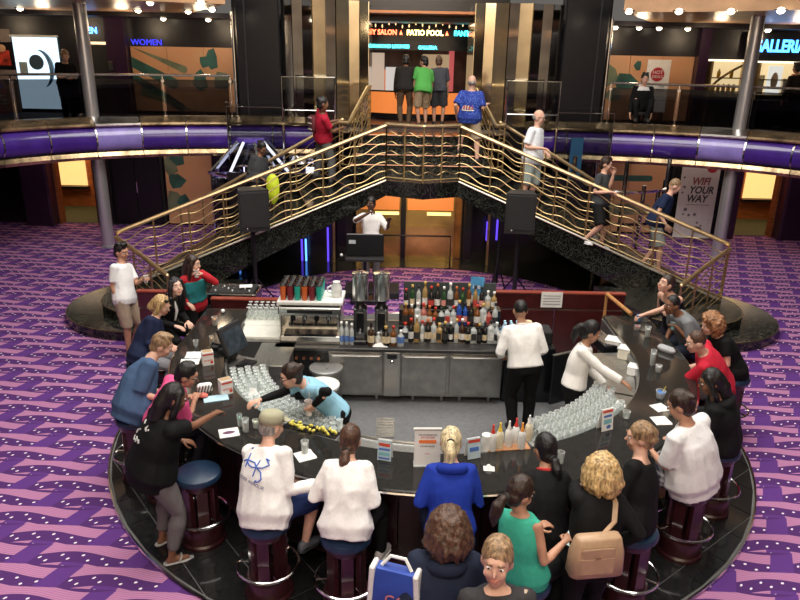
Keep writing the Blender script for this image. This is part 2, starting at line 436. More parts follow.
for k in range(-14, 15):
    if abs(k) < 3: continue
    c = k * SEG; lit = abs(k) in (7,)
    obj('pad', edge_sweep(padprof, c - SEG / 2 + .02, c + SEG / 2 - .02), M_PURPHI if lit else M_PURP, trim, 50)
    obj('cap', edge_sweep([(-.30, 2.93), (.17, 2.93), (.19, 2.96), (.16, 3.0), (-.12, 3.12), (-.30, 3.13)], c - SEG / 2 + .01, c + SEG / 2 - .01), M_GOLDCAPHI if lit else M_GOLDCAP, trim)
    obj('lower_trim', edge_sweep([(-.03, 2.20), (.10, 2.20), (.15, 2.27), (.12, 2.36), (-.03, 2.36)], c - SEG / 2 + .01, c + SEG / 2 - .01), M_GOLDCAP, trim)
    obj('joint_ring', edge_sweep([(.03 + .215 * math.sin(a), 2.65 - .285 * math.cos(a)) for a in np.linspace(0, math.pi, 10)], c + SEG / 2 - .015, c + SEG / 2 + .015, 2), M_CHROME, trim)
# glass railing of the upper deck
def deck_railing(sgn):
    t = thing('glass_railing', 'glass balustrade with chrome handrail on the %s upper deck edge' % ('restroom side' if sgn < 0 else 'galleria side'), 'railing')
    s0, s1 = 4.6, 13.6
    def eat(q, _e=globals()['eat']):
        p_ = _e(q); n_ = enorm(q); return p_[0] + n_.x * .5, p_[1] + n_.y * .5
    pts = [eat(sgn * q) for q in np.linspace(s0, s1, 40)]
    obj('handrail', Soup().tube([(p[0], p[1], 4.05) for p in pts], .028, 8), M_CHROME, t, True)
    n = 6
    for k in range(n + 1):
        q = s0 + (s1 - s0) * k / n; p = eat(sgn * q); nn = enorm(sgn * q)
        obj('post', Soup().box((p[0], p[1], 3.53), (.022, .022, 1.0), math.atan2(nn.y, nn.x)), M_CHROME, t)
        obj('clamp', Soup().box((p[0], p[1], 3.92), (.09, .09, .07), math.atan2(nn.y, nn.x), bev=.01), M_CHROME, t)
        if k < n:
            a = eat(sgn * (q + .04)); q2 = s0 + (s1 - s0) * (k + 1) / n; b = eat(sgn * (q2 - .04))
            d = math.hypot(b[0] - a[0], b[1] - a[1])
            obj('pane', Soup().box(((a[0] + b[0]) / 2, (a[1] + b[1]) / 2, 3.52), (d, .012, .86), math.atan2(b[1] - a[1], b[0] - a[0])), M_PANE, t)
for s_ in (-1, 1): deck_railing(s_)
# columns
for s_ in (-1, 1):
    struct('column_chrome', Soup().lathe([(.17, 0), (.17, .04), (.145, .06), (.145, 5.6)], (-7.62 if s_ < 0 else 7.4, 16.5, 0), 24), mat('column_steel', (.55, .55, .56), .28, .75, .05, 6, stretch=(8, 8, .2)), True,
           'round chrome column on the %s side of the stairs' % ('restroom' if s_ < 0 else 'galleria'))

# ------------------------------------------------------------------ walls
WY = 19.0
M_WOODO = mat('orange_wood', (.30, .10, .035), .35, 0, .2, 3, stretch=(1, 1, 6))
M_PILLAR = mat('aubergine_pillar', (.03, .010, .035), .3, 0, .1, coat=.3)
def wall_piece(name, x0, x1, z0, z1, y, m, d=.12, label=None):
    return struct(name, Soup().box(((x0 + x1) / 2, y + d / 2, (z0 + z1) / 2), (abs(x1 - x0), d, z1 - z0)), m, label=label)
# lower wall, black with recessed lit doorways
for s_, sd in ((-1, 'left'), (1, 'right')):
    dx0, dx1 = 8.75, 9.92            # lit doorway span
    a = lambda x0, x1, z0, z1, m, y=WY: wall_piece('wall_lower_' + sd, s_ * x0, s_ * x1, z0, z1, y, m)
    a(3.2, dx0, 0, 2.45, M_BLACK); a(dx1, 16, 0, 2.45, M_BLACK); a(dx0, dx1, 2.25, 2.45, M_BLACK)
    # lobby behind the doorway
    w = wall_piece('wall_lobby_' + sd, s_ * 8.4, s_ * 12.2, 0, 2.45, WY + 2.2, M_WOODO, label='orange wood lobby wall behind the doorway')
    struct('wall_lobby_%s_side' % sd, Soup().box((s_ * dx0, WY + 1.2, 1.2), (.1, 2.0, 2.45)), M_WOODO)
    struct('wall_lobby_%s_side' % sd, Soup().box((s_ * 11.9, WY + 1.2, 1.2), (.1, 2.0, 2.45)), M_WOODO)
    struct('floor_lobby_' + sd, Soup().box((s_ * 10.2, WY + 1.1, .005), (3.2, 2.2, .012)), mat('lobby_green', (.05, .06, .03), .8))
    fr = thing('glowing_picture', 'glowing yellow framed panel on the orange lobby wall on the %s side' % ('restroom' if s_ < 0 else 'galleria'), 'picture', (s_ * 10.55, WY + 2.16, .62))
    obj('panel', Soup().box((0, 0, .58), (.95, .04, 1.05)), emis('yellow_panel', (1, .62, .22), .9), fr)
    obj('ledge', Soup().box((0, -.06, 0), (1.05, .16, .07)), M_BLACK, fr)
    fx = thing('door_frame', 'orange wooden frame of the lit lobby doorway on the %s side' % ('restroom' if s_ < 0 else 'galleria'), 'door frame', (s_ * (dx0 + dx1) / 2, WY, 0))
    for k in (-1, 1): obj('jamb', Soup().box((k * (dx1 - dx0) / 2, -.02, 1.13), (.12, .2, 2.26)), M_WOODO, fx)
    area_light('lobby_light', (s_ * 10.0, WY + 1.2, 2.3), 1.2, 26, (1, .62, .3))
    # aubergine pillars
    for x, wd in ((10.32, .75), (8.6, .26)):
        struct('column_pillar', Soup().box((s_ * x, WY - .25, 1.22), (wd, .5, 2.45), bev=.05), M_PILLAR,
               label='dark aubergine pillar beside the %s doorway' % ('lit' if x > 8 else 'black'))
    # black double door
    dr = struct('door_%d' % (1 if s_ < 0 else 2), Soup().box((s_ * 7.72, WY - .03, 1.1), (1.5, .06, 2.2)), M_BLACKM, label='tall black double door under the upper deck')
    obj('handle', Soup().box((s_ * 7.69, WY - .09, 1.05), (.03, .05, .3)), M_CHROME, dr)
    obj('door_leaf', Soup().box((s_ * 7.37, WY - .075, 1.1), (.68, .03, 2.1), bev=.01), M_BLACK, dr)
    obj('door_leaf', Soup().box((s_ * 8.07, WY - .075, 1.1), (.68, .03, 2.1), bev=.01), M_BLACK, dr)
# mural panels: procedural tan ground with teal shapes
def mural_mat(name, sc, seed, ground=(.60, .40, .22), shape=(.045, .12, .095)):
    m = bpy.data.materials.new(name); m.use_nodes = True; nt = m.node_tree; N = nt.nodes; L = nt.links; b = _pr(m); b.inputs['Roughness'].default_value = .35
    tc = N.new('ShaderNodeTexCoord'); mp = N.new('ShaderNodeMapping'); mp.inputs['Location'].default_value = (seed, seed * 2, seed * 3); mp.inputs['Rotation'].default_value = (0, .5, 0)
    L.new(tc.outputs['Object'], mp.inputs[0])
    nz = N.new('ShaderNodeTexNoise'); nz.inputs['Scale'].default_value = sc; nz.inputs['Detail'].default_value = 2; L.new(mp.outputs[0], nz.inputs['Vector'])
    r = N.new('ShaderNodeValToRGB'); e = r.color_ramp.elements; e[0].position = .0; e[0].color = (*ground, 1); e[1].position = .78; e[1].color = (.62, .34, .2, 1)
    x = e.new(.55); x.color = (ground[0] * 1.1, ground[1] * .85, ground[2] * .8, 1)
    L.new(nz.outputs['Fac'], r.inputs[0]); L.new(r.outputs[0], b.inputs['Base Color']); return m
def mural(name, x0, x1, z0, z1, y, seed, label, shapes):
    t = thing(name, label, 'mural', ((x0 + x1) / 2, y, z0))
    w = x1 - x0; h = z1 - z0; n = max(1, round(w / 1.05)); mm = mural_mat(name + '_ground%d' % seed, 1.3, seed)
    for k in range(n):
        obj('panel', Soup().box((-w / 2 + w * (k + .5) / n, -.03, h / 2), (w / n - .012, .05, h), bev=.006), mm, t)
    tm = mat('mural_teal', (.035, .11, .09), .4, 0, .35, 2); tm2 = mat('mural_sage', (.16, .19, .12), .4, 0, .3, 2)
    for i, (kind, u, v, a, l, wd) in enumerate(shapes):
        c = Vector((-w / 2 + u * w, -.058 - .002 * i, v * h)); s = Soup()
        if kind == 'bar':
            d = Vector((math.cos(a), 0, math.sin(a))); p = Vector((-d.z, 0, d.x)); ring = []
            for q in np.linspace(-math.pi / 2, math.pi / 2, 7): ring.append(c + d * (l / 2 + wd / 2 * math.cos(q)) + p * wd / 2 * math.sin(q))
            ring += [c - d * l / 2 + p * wd / 2, c - d * l / 2 - p * wd / 2]
        else:
            ring = [c + Vector((math.cos(a + q) * l * (1 if k % 2 else .62), 0, math.sin(a + q) * wd)) for k, q in enumerate(np.linspace(0, 2 * math.pi, 7)[:-1])]
        ring = [Vector((min(max(p_.x, -w / 2 + .01), w / 2 - .01), p_.y, min(max(p_.z, .01), h - .01))) for p_ in ring]
        s.loft([ring, [q_ + Vector((0, .012, 0)) for q_ in ring]])
        obj('painted_shape', s, tm if i % 3 else tm2, t)
    return t
UW = 20.3
leafs = [('leaf', .10, .75, .5, .28, .3), ('leaf', .22, .55, 1.2, .3, .22), ('leaf', .3, .86, .2, .24, .26), ('leaf', .14, .3, .9, .3, .3), ('leaf', .36, .3, .3, .22, .2)]
bars = [('bar', .22, .86, -.42, 1.7, .2), ('bar', .12, .60, -.35, 1.6, .3), ('bar', .12, .30, -.42, 2.0, .24), ('bar', .3, .12, -.42, 1.6, .22), ('leaf', .62, .5, .4, .25, .3), ('leaf', .74, .83, .2, .22, .3), ('leaf', .82, .5, .9, .34, .25), ('leaf', .67, .78, 1.2, .2, .16)]
# upper walls (dark) with openings
M_UPDARK = mat('upper_wall_dark', (.010, .008, .012), .35, 0, .2)
def upx(px): return PD(px, 60, UW).x
wall_piece('wall_upper_left', -16, -1.9, 2.9, 5.6, UW, M_UPDARK); wall_piece('wall_upper_right', 1.9, 16, 2.9, 5.6, UW, M_UPDARK)
wall_piece('wall_far', -16, 16, 0, 5.6, 25.5, M_UPDARK)
struct('wall_side_left', Soup().box((-15.6, 11, 2.8), (.2, 30, 5.6)), M_UPDARK); struct('wall_side_right', Soup().box((15.6, 11, 2.8), (.2, 30, 5.6)), M_UPDARK)
mural('painted_mural', upx(132), upx(241), 3.0, 4.72, UW, 3, 'tan wall mural with teal rods and leaf shapes beside the restroom', bars)
mural('painted_mural', upx(598), upx(694), 3.0, 4.72, UW, 8, 'tan wall mural with teal leaves behind the standing poster', [('leaf', .12, .7, .6, .35, .3), ('leaf', .3, .6, 1.0, .4, .25), ('leaf', .42, .85, 0, .13, .14), ('leaf', .2, .4, .3, .3, .2)])
mural('painted_mural', -6.9, -5.6, .05, 2.2, WY, 5, 'orange and green floral mural panel beside the black door on the lower deck', leafs)
mural('painted_mural', 4.7, 6.9, .05, 2.2, WY, 6, 'green mural panel beside the wifi banner on the lower deck', [('bar', .3, .3, 0, 2.0, .3), ('bar', .3, .7, 0, 2.0, .16)])
# purple-black pillars on the upper deck
for px0, px1 in ((112, 131), (694, 704)):
    wall_piece('column_upper', upx(px0), upx(px1), 2.9, 5.6, UW - .3, M_PILLAR, .3, 'dark aubergine pillar on the upper deck')
# restroom door and sign
d3 = struct('door_3', Soup().box((upx(98), UW - .02, 3.8), (.75, .05, 1.8)), M_BLACKM, label='black restroom door with a light strip above it')
obj('light_strip', Soup().box((upx(98), UW - .05, 4.78), (.62, .04, .07)), emis('warm_strip', (1, .72, .42), 1.2), d3)
obj('door_plate', Soup().box((upx(115), UW - .33, 4.2), (.14, .03, .24), bev=.01), M_CHROME, d3)
sg = thing('restroom_sign', 'small blue neon MEN sign over the restroom door', 'sign', (upx(93), UW - .035, 5.10))
text_obj('letters', 'MEN', .22, emis('neon_blue', (.08, .35, 1.0), 5), (0, 0, 0), parent=sg, bold=.006)
sg = thing('neon_sign', 'deep blue neon lettering above the teal rod mural', 'sign', (upx(149), UW - .06, 4.82))
text_obj('letters', 'WOMEN', .22, emis('neon_deepblue', (.04, .05, 1.0), 1.2), (0, 0, 0), parent=sg)
# lit doorway with blue white poster wall on the left
lb = thing('lit_display', 'bright blue and white backlit display wall with round dark emblem', 'display', (upx(38), UW, 2.95))
obj('panel', Soup().box((0, -.03, 1.0), (1.22, .05, 1.9)), emis('ice_panel', (.66, .88, 1.0), 1.15), lb)
obj('frame', Soup().box((0, -.05, 1.98), (1.3, .09, .06)), M_WHITE, lb)
obj('round_emblem', Soup().tube([(-.02, -.055, 1.3), (-.02, -.075, 1.3)], .2, 24), mat('emblem_blue', (.05, .09, .13), .5), lb)
sw = Soup(); sw.tube([(.05 + .34 * math.cos(a), -.07, 1.12 + .5 * math.sin(a)) for a in np.linspace(-1.2, 1.5, 12)], [.01 + .06 * math.sin(math.pi * k / 11) for k in range(12)], 8)
obj('swoosh', sw, mat('swoosh_blue', (.12, .25, .42), .5), lb, True)
obj('small_plate', Soup().box((-.4, -.06, 1.15), (.22, .02, .3)), mat('plate_grey', (.35, .42, .42), .5), lb)
tv = thing('video_screen', 'small wall screen showing red and tan shapes on a beige wall', 'screen', (upx(7), UW - .02, 4.05))
obj('bezel', Soup().box((0, 0, .35), (.62, .06, .72), bev=.01), M_BLACK, tv)
scm = mat('screen_red', (.5, .05, .03), .3, 0, .6, 6); obj('picture', Soup().box((-.05, -.035, .3), (.36, .01, .4)), scm, tv)
obj('picture', Soup().ell((-.08, -.04, .55), (.13, .01, .1)), mat('screen_tan', (.7, .4, .22), .3), tv)
wall_piece('wall_beige_panel', upx(-40), upx(14), 2.9, 5.1, UW - .03, mat('beige_panel', (.26, .2, .17), .5, 0, .08), .03, 'beige wall panel carrying the small screen')
# ceiling downlights
dl = thing('ceiling_downlight', 'round recessed downlight in the bronze ceiling', 'light', (0, 0, 5.6), group='ceiling downlights')
obj('lens', Soup().ell((0, 0, -.02), (.075, .075, .06), 12, 8), emis('downlight', (1, .85, .62), 8), dl)
obj('rim', Soup().lathe([(.085, -.02), (.12, -.018), (.125, 0), (.085, 0)], n=14), M_CHROME, dl)
vl = struct('ceiling_valance', Soup().box((0, 19.85, 5.5), (30, .9, .12)), M_UPDARK, label='black valance along the upper wall')
first = True
for px, py in [(138, 10), (150, 2), (188, 11), (201, 2), (212, 9), (629, 11), (679, 11), (731, 11), (781, 10), (163, 16), (208, 16), (616, 22), (640, 21), (660, 22), (689, 21), (20, 8), (770, 19)]:
    q = P(px, py, 5.54) if py < 15 else PD(px, py, 19.8)
    q.z = 5.55 if py < 15 else 5.44
    if first: dl.location = q; first = False
    else: dup(dl, q)
# galleria shop
gw = UW - .25
sg = thing('shop_sign', 'blue neon GALLERIA sign on a black fascia', 'sign', (0, gw, 5.02))
gx0, gx1 = upx(752), upx(815)
obj('fascia', Soup().box(((gx0 + gx1) / 2 + .3, .06, 0), (gx1 - gx0 + 1.2, .1, .75)), M_BLACK, sg)
text_obj('letters', 'GALLERIA', .44, emis('neon_cyan', (.06, .36, 1.0), 4), (upx(746), -.02, .0), parent=sg, align='LEFT', bold=.012, sx=.74)
def shop_window(name, px0, px1, label, z0=3.75, z1=4.62):
    x0, x1 = upx(px0), upx(px1); t = thing(name, label, 'shop window', ((x0 + x1) / 2, UW - .06, z0)); w = x1 - x0
    obj('lit_back', Soup().box((0, .0, (z1 - z0) / 2), (w, .04, z1 - z0)), emis('shop_back_%s' % px0, (1, .74, .40), .8), t)
    obj('shelf', Soup().box((0, -.16, .02), (w, .3, .04)), M_BRASS, t); obj('shelf', Soup().box((0, -.16, (z1 - z0) * .5), (w, .26, .03)), M_BRASS, t)
    obj('header_bulbs', Soup().box((0, -.14, z1 - z0 + .02), (w, .22, .05)), emis('header_bulbs', (1, .85, .6), 1.6), t)
    obj('pane', Soup().box((0, -.33, (z1 - z0) / 2), (w, .012, z1 - z0)), M_PANEC, t)
    for k in (-1, 1): obj('post', Soup().box((k * w / 2, -.2, (z1 - z0) / 2 - .1), (.06, .32, z1 - z0 + .2)), M_BRASS, t)
    return t, x0, x1
t_, x0_, x1_ = shop_window('shop_window', 707, 742, 'glowing amber perfume shop window with bottles on shelves')
sh = [Soup().box((0, 0, .09), (.10, .07, .18), bev=.015), Soup().box((0, 0, .21), (.045, .045, .06), bev=.01)]
pb = thing('perfume_bottle', 'small amber perfume bottle in the lit shop window', 'bottle', (x0_ + .2, UW - .2, 3.79), group='perfume bottles in the shop window')
obj('flask', sh[0], mat('amber_glass', (.75, .45, .08), .1, 0, .2), pb); obj('cap', sh[1], M_BRASS, pb)
for k in range(1, 5): dup(pb, (x0_ + .2 + k * (x1_ - x0_ - .4) / 4, UW - .2, 3.79))
for k in range(3): dup(pb, (x0_ + .3 + k * .35, UW - .2, 4.2), scale=(.9, .9, .9))
ar = Soup(); ar.tube([(x0_ + .05 + q * (x1_ - x0_), UW - .3, 3.8 + .8 * q ** .6) for q in np.linspace(0, 1, 12)], .035, 6)
tag(obj('gold_arch_band', ar, M_BRASS, None, True), 'curved gold band sweeping across the perfume shop window', 'ornament')
shop_window('shop_window', 754, 815, 'bright shop window with white products under the blue neon sign', 3.72, 4.6)
wp = thing('product_display', 'large white product poster with a beige oval in the shop window', 'poster', (upx(773), UW - .25, 3.78))
obj('board', Soup().box((0, 0, .38), (.4, .04, .74), bev=.01), emis('white_board', (1, .96, .88), .75), wp)
obj('oval', Soup().ell((0, -.025, .36), (.1, .01, .22)), mat('beige_oval', (.6, .42, .28), .5), wp)
for k, (px, h) in enumerate(((760, .5), (786, .42), (795, .55), (803, .45))):
    tag(obj('product_box', Soup().box((upx(px), UW - .2, 3.78 + h / 2), (.2, .12, h), bev=.01), mat('prod%d' % k, ((.8, .7, .5), (.85, .8, .7), (.6, .15, .1), (.7, .6, .5))[k], .5)),
        ('cream', 'white', 'red', 'tan')[k] + ' product box standing in the bright shop window', 'box')
ct = thing('shop_counter', 'black shop counter behind the glass balustrade under the bright window', 'counter', (upx(770), UW - .7, 2.9))
obj('body', Soup().box((0, 0, .38), (2.3, .7, .75), bev=.02), M_BLACK, ct); obj('trim_line', Soup().box((0, -.36, .4), (2.2, .02, .02)), M_CHROME, ct)
tag(obj('display_counter', Soup().box((upx(722), UW - .6, 3.3), (1.2, .6, .8), bev=.02), M_BLACK), 'black display counter under the amber perfume window', 'counter')
# poster stand in front of the right mural
ps = thing('poster_stand', 'white poster with a round red emblem standing by the teal leaf mural', 'poster', (upx(651), UW - .7, 2.9))
obj('board', Soup().box((0, 0, 1.05), (.62, .05, 1.35), bev=.008), M_PAPER, ps)
obj('emblem', Soup().tube([(-.02, -.026, 1.35), (-.02, -.036, 1.35)], .18, 20), mat('emblem_red', (.45, .02, .03), .5), ps)
text_obj('letters', 'HOT', .13, M_PAPER, (-.02, -.04, 1.40), parent=ps, depth=.003); text_obj('letters', 'DEALS', .1, M_PAPER, (-.02, -.04, 1.29), parent=ps, depth=.003)
text_obj('letters', 'THE\nMALL', .09, M_BLACKM, (.12, -.03, 1.0), parent=ps, depth=.003)
for k in (-1, 1): obj('foot', Soup().box((k * .2, 0, .19), (.05, .3, .38)), M_BLACK, ps)

# ------------------------------------------------------------------ passage between the towers
pz = 22.6
struct('floor_passage', Soup().box((0, 21, 2.88), (4.2, 9.0, .05)), mat('passage_floor', (.05, .03, .03), .3))
sg = thing('shop_sign_band', 'black shop sign band with red, yellow and cyan neon words', 'sign', (PD(420, 33, pz).x, pz, PD(420, 33, pz).z))
obj('band', Soup().box((0, .1, .25), (5.4, .15, 1.5)), M_BLACK, sg)
nr, ny, nc = emis('neon_red', (1, .12, .05), 6), emis('neon_yellow', (1, .72, .25), 6), emis('neon_aqua', (.05, .8, .9), 6)
def sx_(px): return PD(px, 33, pz).x - sg.location.x
text_obj('letters', 'BEAUTY SALON', .2, nr, (sx_(397), -.02, 0), parent=sg, align='RIGHT', bold=.006, sx=.92)
text_obj('letters', 'PATIO POOL', .21, ny, (sx_(425), -.02, 0), parent=sg, bold=.006, sx=.92)
text_obj('letters', 'FANTASY', .2, nc, (sx_(454), -.02, 0), parent=sg, align='LEFT', bold=.006, sx=.92)
for px in (401, 447):
    q = sx_(px); obj('triangle_mark', Soup().loft([[(q - .05, 0, -.06), (q + .05, 0, -.06), (q, 0, .07)], [(q - .05, -.03, -.06), (q + .05, -.03, -.06), (q, -.03, .07)]]), nr, sg)
text_obj('letters', 'DIAMOND LOUNGE', .13, nc, (sx_(390), -.02, -.40), parent=sg, bold=.006)
text_obj('letters', 'GALLERIA', .13, nc, (sx_(428), -.02, -.42), parent=sg, bold=.006)
lc = emis('string_bulb', (1, .7, .35), 1.2)
sl_ = thing('string_lights', 'string of tiny bulbs hanging from the passage ceiling', 'lights', (0, 21.0, 5.59))
obj('wire', Soup().tube([(-2.1, 0, -.02), (2.1, 0, -.02)], .008, 5), M_BLACK, sl_)
for k in range(22):
    x = -2.0 + k * .19; d = .10 + .05 * math.sin(k * 1.7)
    b_ = obj('bulb', Soup().ell((x, 0, -.06 - d), (.02, .02, .05), 8, 5), lc, sl_); obj('flex', Soup().tube([(x, 0, -.02), (x, 0, -.03 - d)], .005, 4), M_BLACK, b_)
# shop interior seen through the passage
sb_ = struct('wall_passage_back', Soup().box((0, 25.2, 3.9), (5.4, .1, 2.1)), mat('passage_back', (.10, .06, .045), .5, 0, .3, 3))
for k, (px, w, h, c, lab) in enumerate(((376, .55, 1.4, (.72, .55, .42), 'pale lit door panel at the back of the passage'), (393, .5, .5, (.8, .75, .7), 'white lit shop display at the back of the passage'), (386, .25, .35, (.7, .2, .08), 'small orange display card at the back of the passage'), (436, .9, 1.3, (.55, .38, .22), 'tan lit cupboard at the back of the passage'), (452, .18, 1.6, (.65, .12, .12), 'red striped display post in the passage'))):
    p = PD(px, 75, 24.2)
    tag(obj('shop_display', Soup().box((p.x, 24.2 + .15 * k, (p.z + h / 2 + 2.9) / 2), (w, .1, p.z + h / 2 - 2.9), bev=.01), emis('disp%d' % k, c, .55)), lab, 'display')
ob = thing('round_counter', 'low curved counter with a glowing orange front in the passage', 'counter', (0.0, 20.9, 2.9))
cc = Soup(); ring_o = [(1.55 * math.cos(a), -.2 + .9 * math.sin(a)) for a in np.linspace(math.pi * 1.02, math.pi * 1.98, 20)]
ring_i = [(1.45 * math.cos(a), -.2 + .8 * math.sin(a)) for a in np.linspace(math.pi * 1.98, math.pi * 1.02, 20)]
obj('orange_front', Soup().prism(ring_o + ring_i, .18, .75), emis('orange_glow', (1, .28, .06), .55), ob)
obj('plinth', Soup().prism(ring_o + ring_i, .0, .18), M_BLACK, ob); obj('top', Soup().prism([(a * 1.03, b) for a, b in ring_o + ring_i], .75, .79), M_BLACK, ob)
struct('wall_upper_soffit', Soup().box((0, 21.2, 5.62), (4.4, 5.5, .06)), mat('orange_soffit', (.5, .2, .08), .25, .3))

# ------------------------------------------------------------------ towers beside the passage
M_MIRROR = mat('mirror_steel', (.62, .60, .56), .06, 1.0, .05, 2); M_MIRRORG = mat('mirror_gold', (.74, .64, .44), .12, 1.0, .1, 2)
TY = 17.9
for s_, sd in ((-1, 'restroom'), (1, 'galleria')):
    t = thing('mirror_tower', 'faceted mirror clad lift tower on the %s side of the stairs' % sd, 'tower', (s_ * 2.3, TY, 0))
    xs = [1.3, 1.5, 1.75, 2.05, 2.3, 2.6, 2.85, 3.1, 3.38]; ys = [.0, -.14, -.18, -.30, -.26, -.34, -.22, -.20, -.02]
    for k in range(8):
        a = Vector((s_ * (xs[k] - 2.3), ys[k], 0)); b = Vector((s_ * (xs[k + 1] - 2.3), ys[k + 1], 0)); d = b - a
        obj('facet', Soup().box(((a.x + b.x) / 2, (a.y + b.y) / 2, 2.9), (d.length - .012, .05, 5.8), math.atan2(d.y, d.x)), M_MIRRORG if k in (0, 1, 2, 4) else M_MIRROR, t)
    obj('side_panel', Soup().box((s_ * (1.3 - 2.3), .9, 2.9), (.05, 1.8, 5.8)), M_MIRRORG, t)
    t = thing('black_tower', 'tall black lift shaft panel beside the mirror tower on the %s side' % sd, 'tower', (s_ * 3.95, TY + .1, 0))
    obj('slab', Soup().box((0, 0, 3.2), (1.06, .5, 6.4), bev=.03), M_BLACK, t)
    obj('groove', Soup().box((s_ * .3, -.255, 3.2), (.03, .02, 6.4)), M_BLACKM, t)
    obj('edge_post', Soup().tube([(s_ * .62, -.1, 0), (s_ * .62, -.1, 5.52)], .05, 10), M_CHROME, t, True)
    # small glass balcony panels in front of the towers
    for k, (cx, cz, w, h, y) in enumerate(((2.65, 3.55, 1.25, 1.05, TY - .95), (3.95, 2.75, 1.35, 1.25, TY - .9))):
        g = thing('glass_guard', ('bent glass guard panel with chrome frame before the mirror tower on the %s side' if k == 0 else 'glass guard panel before the black lift shaft on the %s side') % sd, 'guard', (s_ * cx, y, cz - h / 2))
        obj('pane', Soup().box((0, 0, h / 2), (w, .012, h)), M_PANEC, g)
        fr = Soup(); fr.tube([(-w / 2, 0, 0), (-w / 2, 0, h), (w / 2, 0, h), (w / 2, 0, 0)], .016, 6); obj('frame', fr, M_CHROME, g)
        pp = Soup(); pp.tube([(s_ * (-w / 2), 0, h), (s_ * (-w / 2), 0, -(cz - h / 2) + .02)], .03, 8); obj('post', pp, M_CHROME, g, True)
        if k == 0:
            lp = Soup().tube([(-.6, -.05, .3), (.6, -.05, .3)], .012, 8); obj('grab_bar', lp, M_CHROME, g, True)
# restroom side lift car with a glass pyramid roof; galleria side lift pit ring
lift = thing('glass_lift', 'glass lift car with a white and purple lit pyramid roof behind the stairs', 'lift', (-4.05, 16.9, 0))
hw = 1.02; N8 = 8
def oct_(r, z, a0=math.pi / 8): return [Vector((r * math.cos(a0 + k * math.pi / 4), r * .8 * math.sin(a0 + k * math.pi / 4), z)) for k in range(8)]
mL = emis('lift_tube_white', (.85, .87, 1.0), .8); mLP = mat('lift_purple', (.14, .09, .48), .2, 0, .1, coat=.4)
b8, t8 = oct_(1.05, 1.86), oct_(.34, 2.58)
for k in range(8):
    obj('roof_bar', Soup().tube([b8[k], t8[k]], .035, 6), mL if k % 2 else M_CHROME, lift, True)
    obj('roof_pane', Soup().add([b8[k], b8[(k + 1) % 8], t8[(k + 1) % 8], t8[k]], [(0, 1, 2, 3)]), panem('lift_pane', (.55, .55, .66)), lift)
    a, b = oct_(1.0, .1)[k], oct_(1.0, .1)[(k + 1) % 8]
    m_ = (a + b) / 2; d = b - a
    obj('wall_panel', Soup().box((m_.x, m_.y, .92), (d.length - .05, .04, 1.7), math.atan2(d.y, d.x)), mLP if k in (3, 5, 7) else M_PANEC, lift)
    obj('corner_post', Soup().tube([a, Vector((a.x, a.y, 1.86))], .035, 8), M_CHROME, lift, True)
obj('roof_ring', Soup().tube(b8, .05, 8, closed=True), M_CHROME, lift, True); obj('roof_cap', Soup().prism([(p.x, p.y) for p in t8], 2.56, 2.66), mLP, lift)
obj('floor_plate', Soup().prism([(p.x, p.y) for p in oct_(1.05, 0)], .02, .12), M_BLACK, lift)
obj('car_light', Soup().box((0, -.3, 1.84), (.9, .05, .05)), mL, lift)
pl_ = bpy.data.lights.new('lift_lamp', 'POINT'); pl_.energy = 6; pl_.color = (.75, .75, 1); pl_.shadow_soft_size = .2; plo = bpy.data.objects.new('lift_lamp', pl_); COL.objects.link(plo); plo.location = (-4.05, 16.8, 1.6)
pit = thing('lift_pit_rail', 'open ring of chrome posts around the lift pit beside the navy shirted man', 'railing', (4.75, 16.6, 0))
for k in range(9):
    a = math.pi * (.95 + k * .13); q = Vector((1.15 * math.cos(a), .95 * math.sin(a), 0)); hh = (1.75, 2.45, 1.9)[k % 3]
    obj('post', Soup().tube([q, q + Vector((0, 0, hh))], .05, 8), M_CHROME, pit, True)
for z in (1.0, 1.75): obj('ring_rail', Soup().tube([(1.15 * math.cos(a), .95 * math.sin(a), z) for a in np.linspace(math.pi * .95, math.pi * 2.0, 20)], .035, 8), M_CHROME if z > 1.2 else M_BLACK, pit, True)
obj('blue_panel', Soup().box((-.95, .4, 1.4), (.3, .05, 2.8)), mat('petrol_blue', (.02, .07, .14), .2), pit)

# wifi banner
wf = thing('wifi_banner', 'tall grey roll-up banner reading WIFI YOUR WAY', 'banner', (PD(691, 235, 18.3).x, 18.3, 0), math.radians(-4))
wb_h = 2.18
obj('sheet', Soup().box((0, 0, wb_h / 2 + .08), (.98, .015, wb_h), bev=.003), mat('banner_grey', (.55, .5, .5), .6, 0, .04), wf)
obj('base', Soup().box((0, 0, .05), (1.02, .22, .09), bev=.02), M_CHROME, wf)
text_obj('letters', 'WIFI', .27, mat('wifi_red', (.22, .05, .06), .6), (-.2, -.012, 1.60), parent=wf, depth=.002, align='LEFT', bold=.008, shear=.2, sx=.85)
text_obj('letters', 'YOUR', .27, mat('ink', (.03, .03, .035), .6), (-.24, -.012, 1.37), parent=wf, depth=.002, align='LEFT', bold=.008, shear=.2, sx=.85)
text_obj('letters', 'WAY', .27, mat('ink', (.03, .03, .035), .6), (-.28, -.012, 1.14), parent=wf, depth=.002, align='LEFT', bold=.008, shear=.2, sx=.85)
obj('red_badge', Soup().tube([(.28, -.008, 1.98), (.28, -.014, 1.98)], .14, 20), mat('badge_red', (.35, .02, .03), .5), wf)
obj('rule_line', Soup().box((.05, -.010, .98), (.6, .004, .012)), mat('ink', (.03, .03, .035), .6), wf)
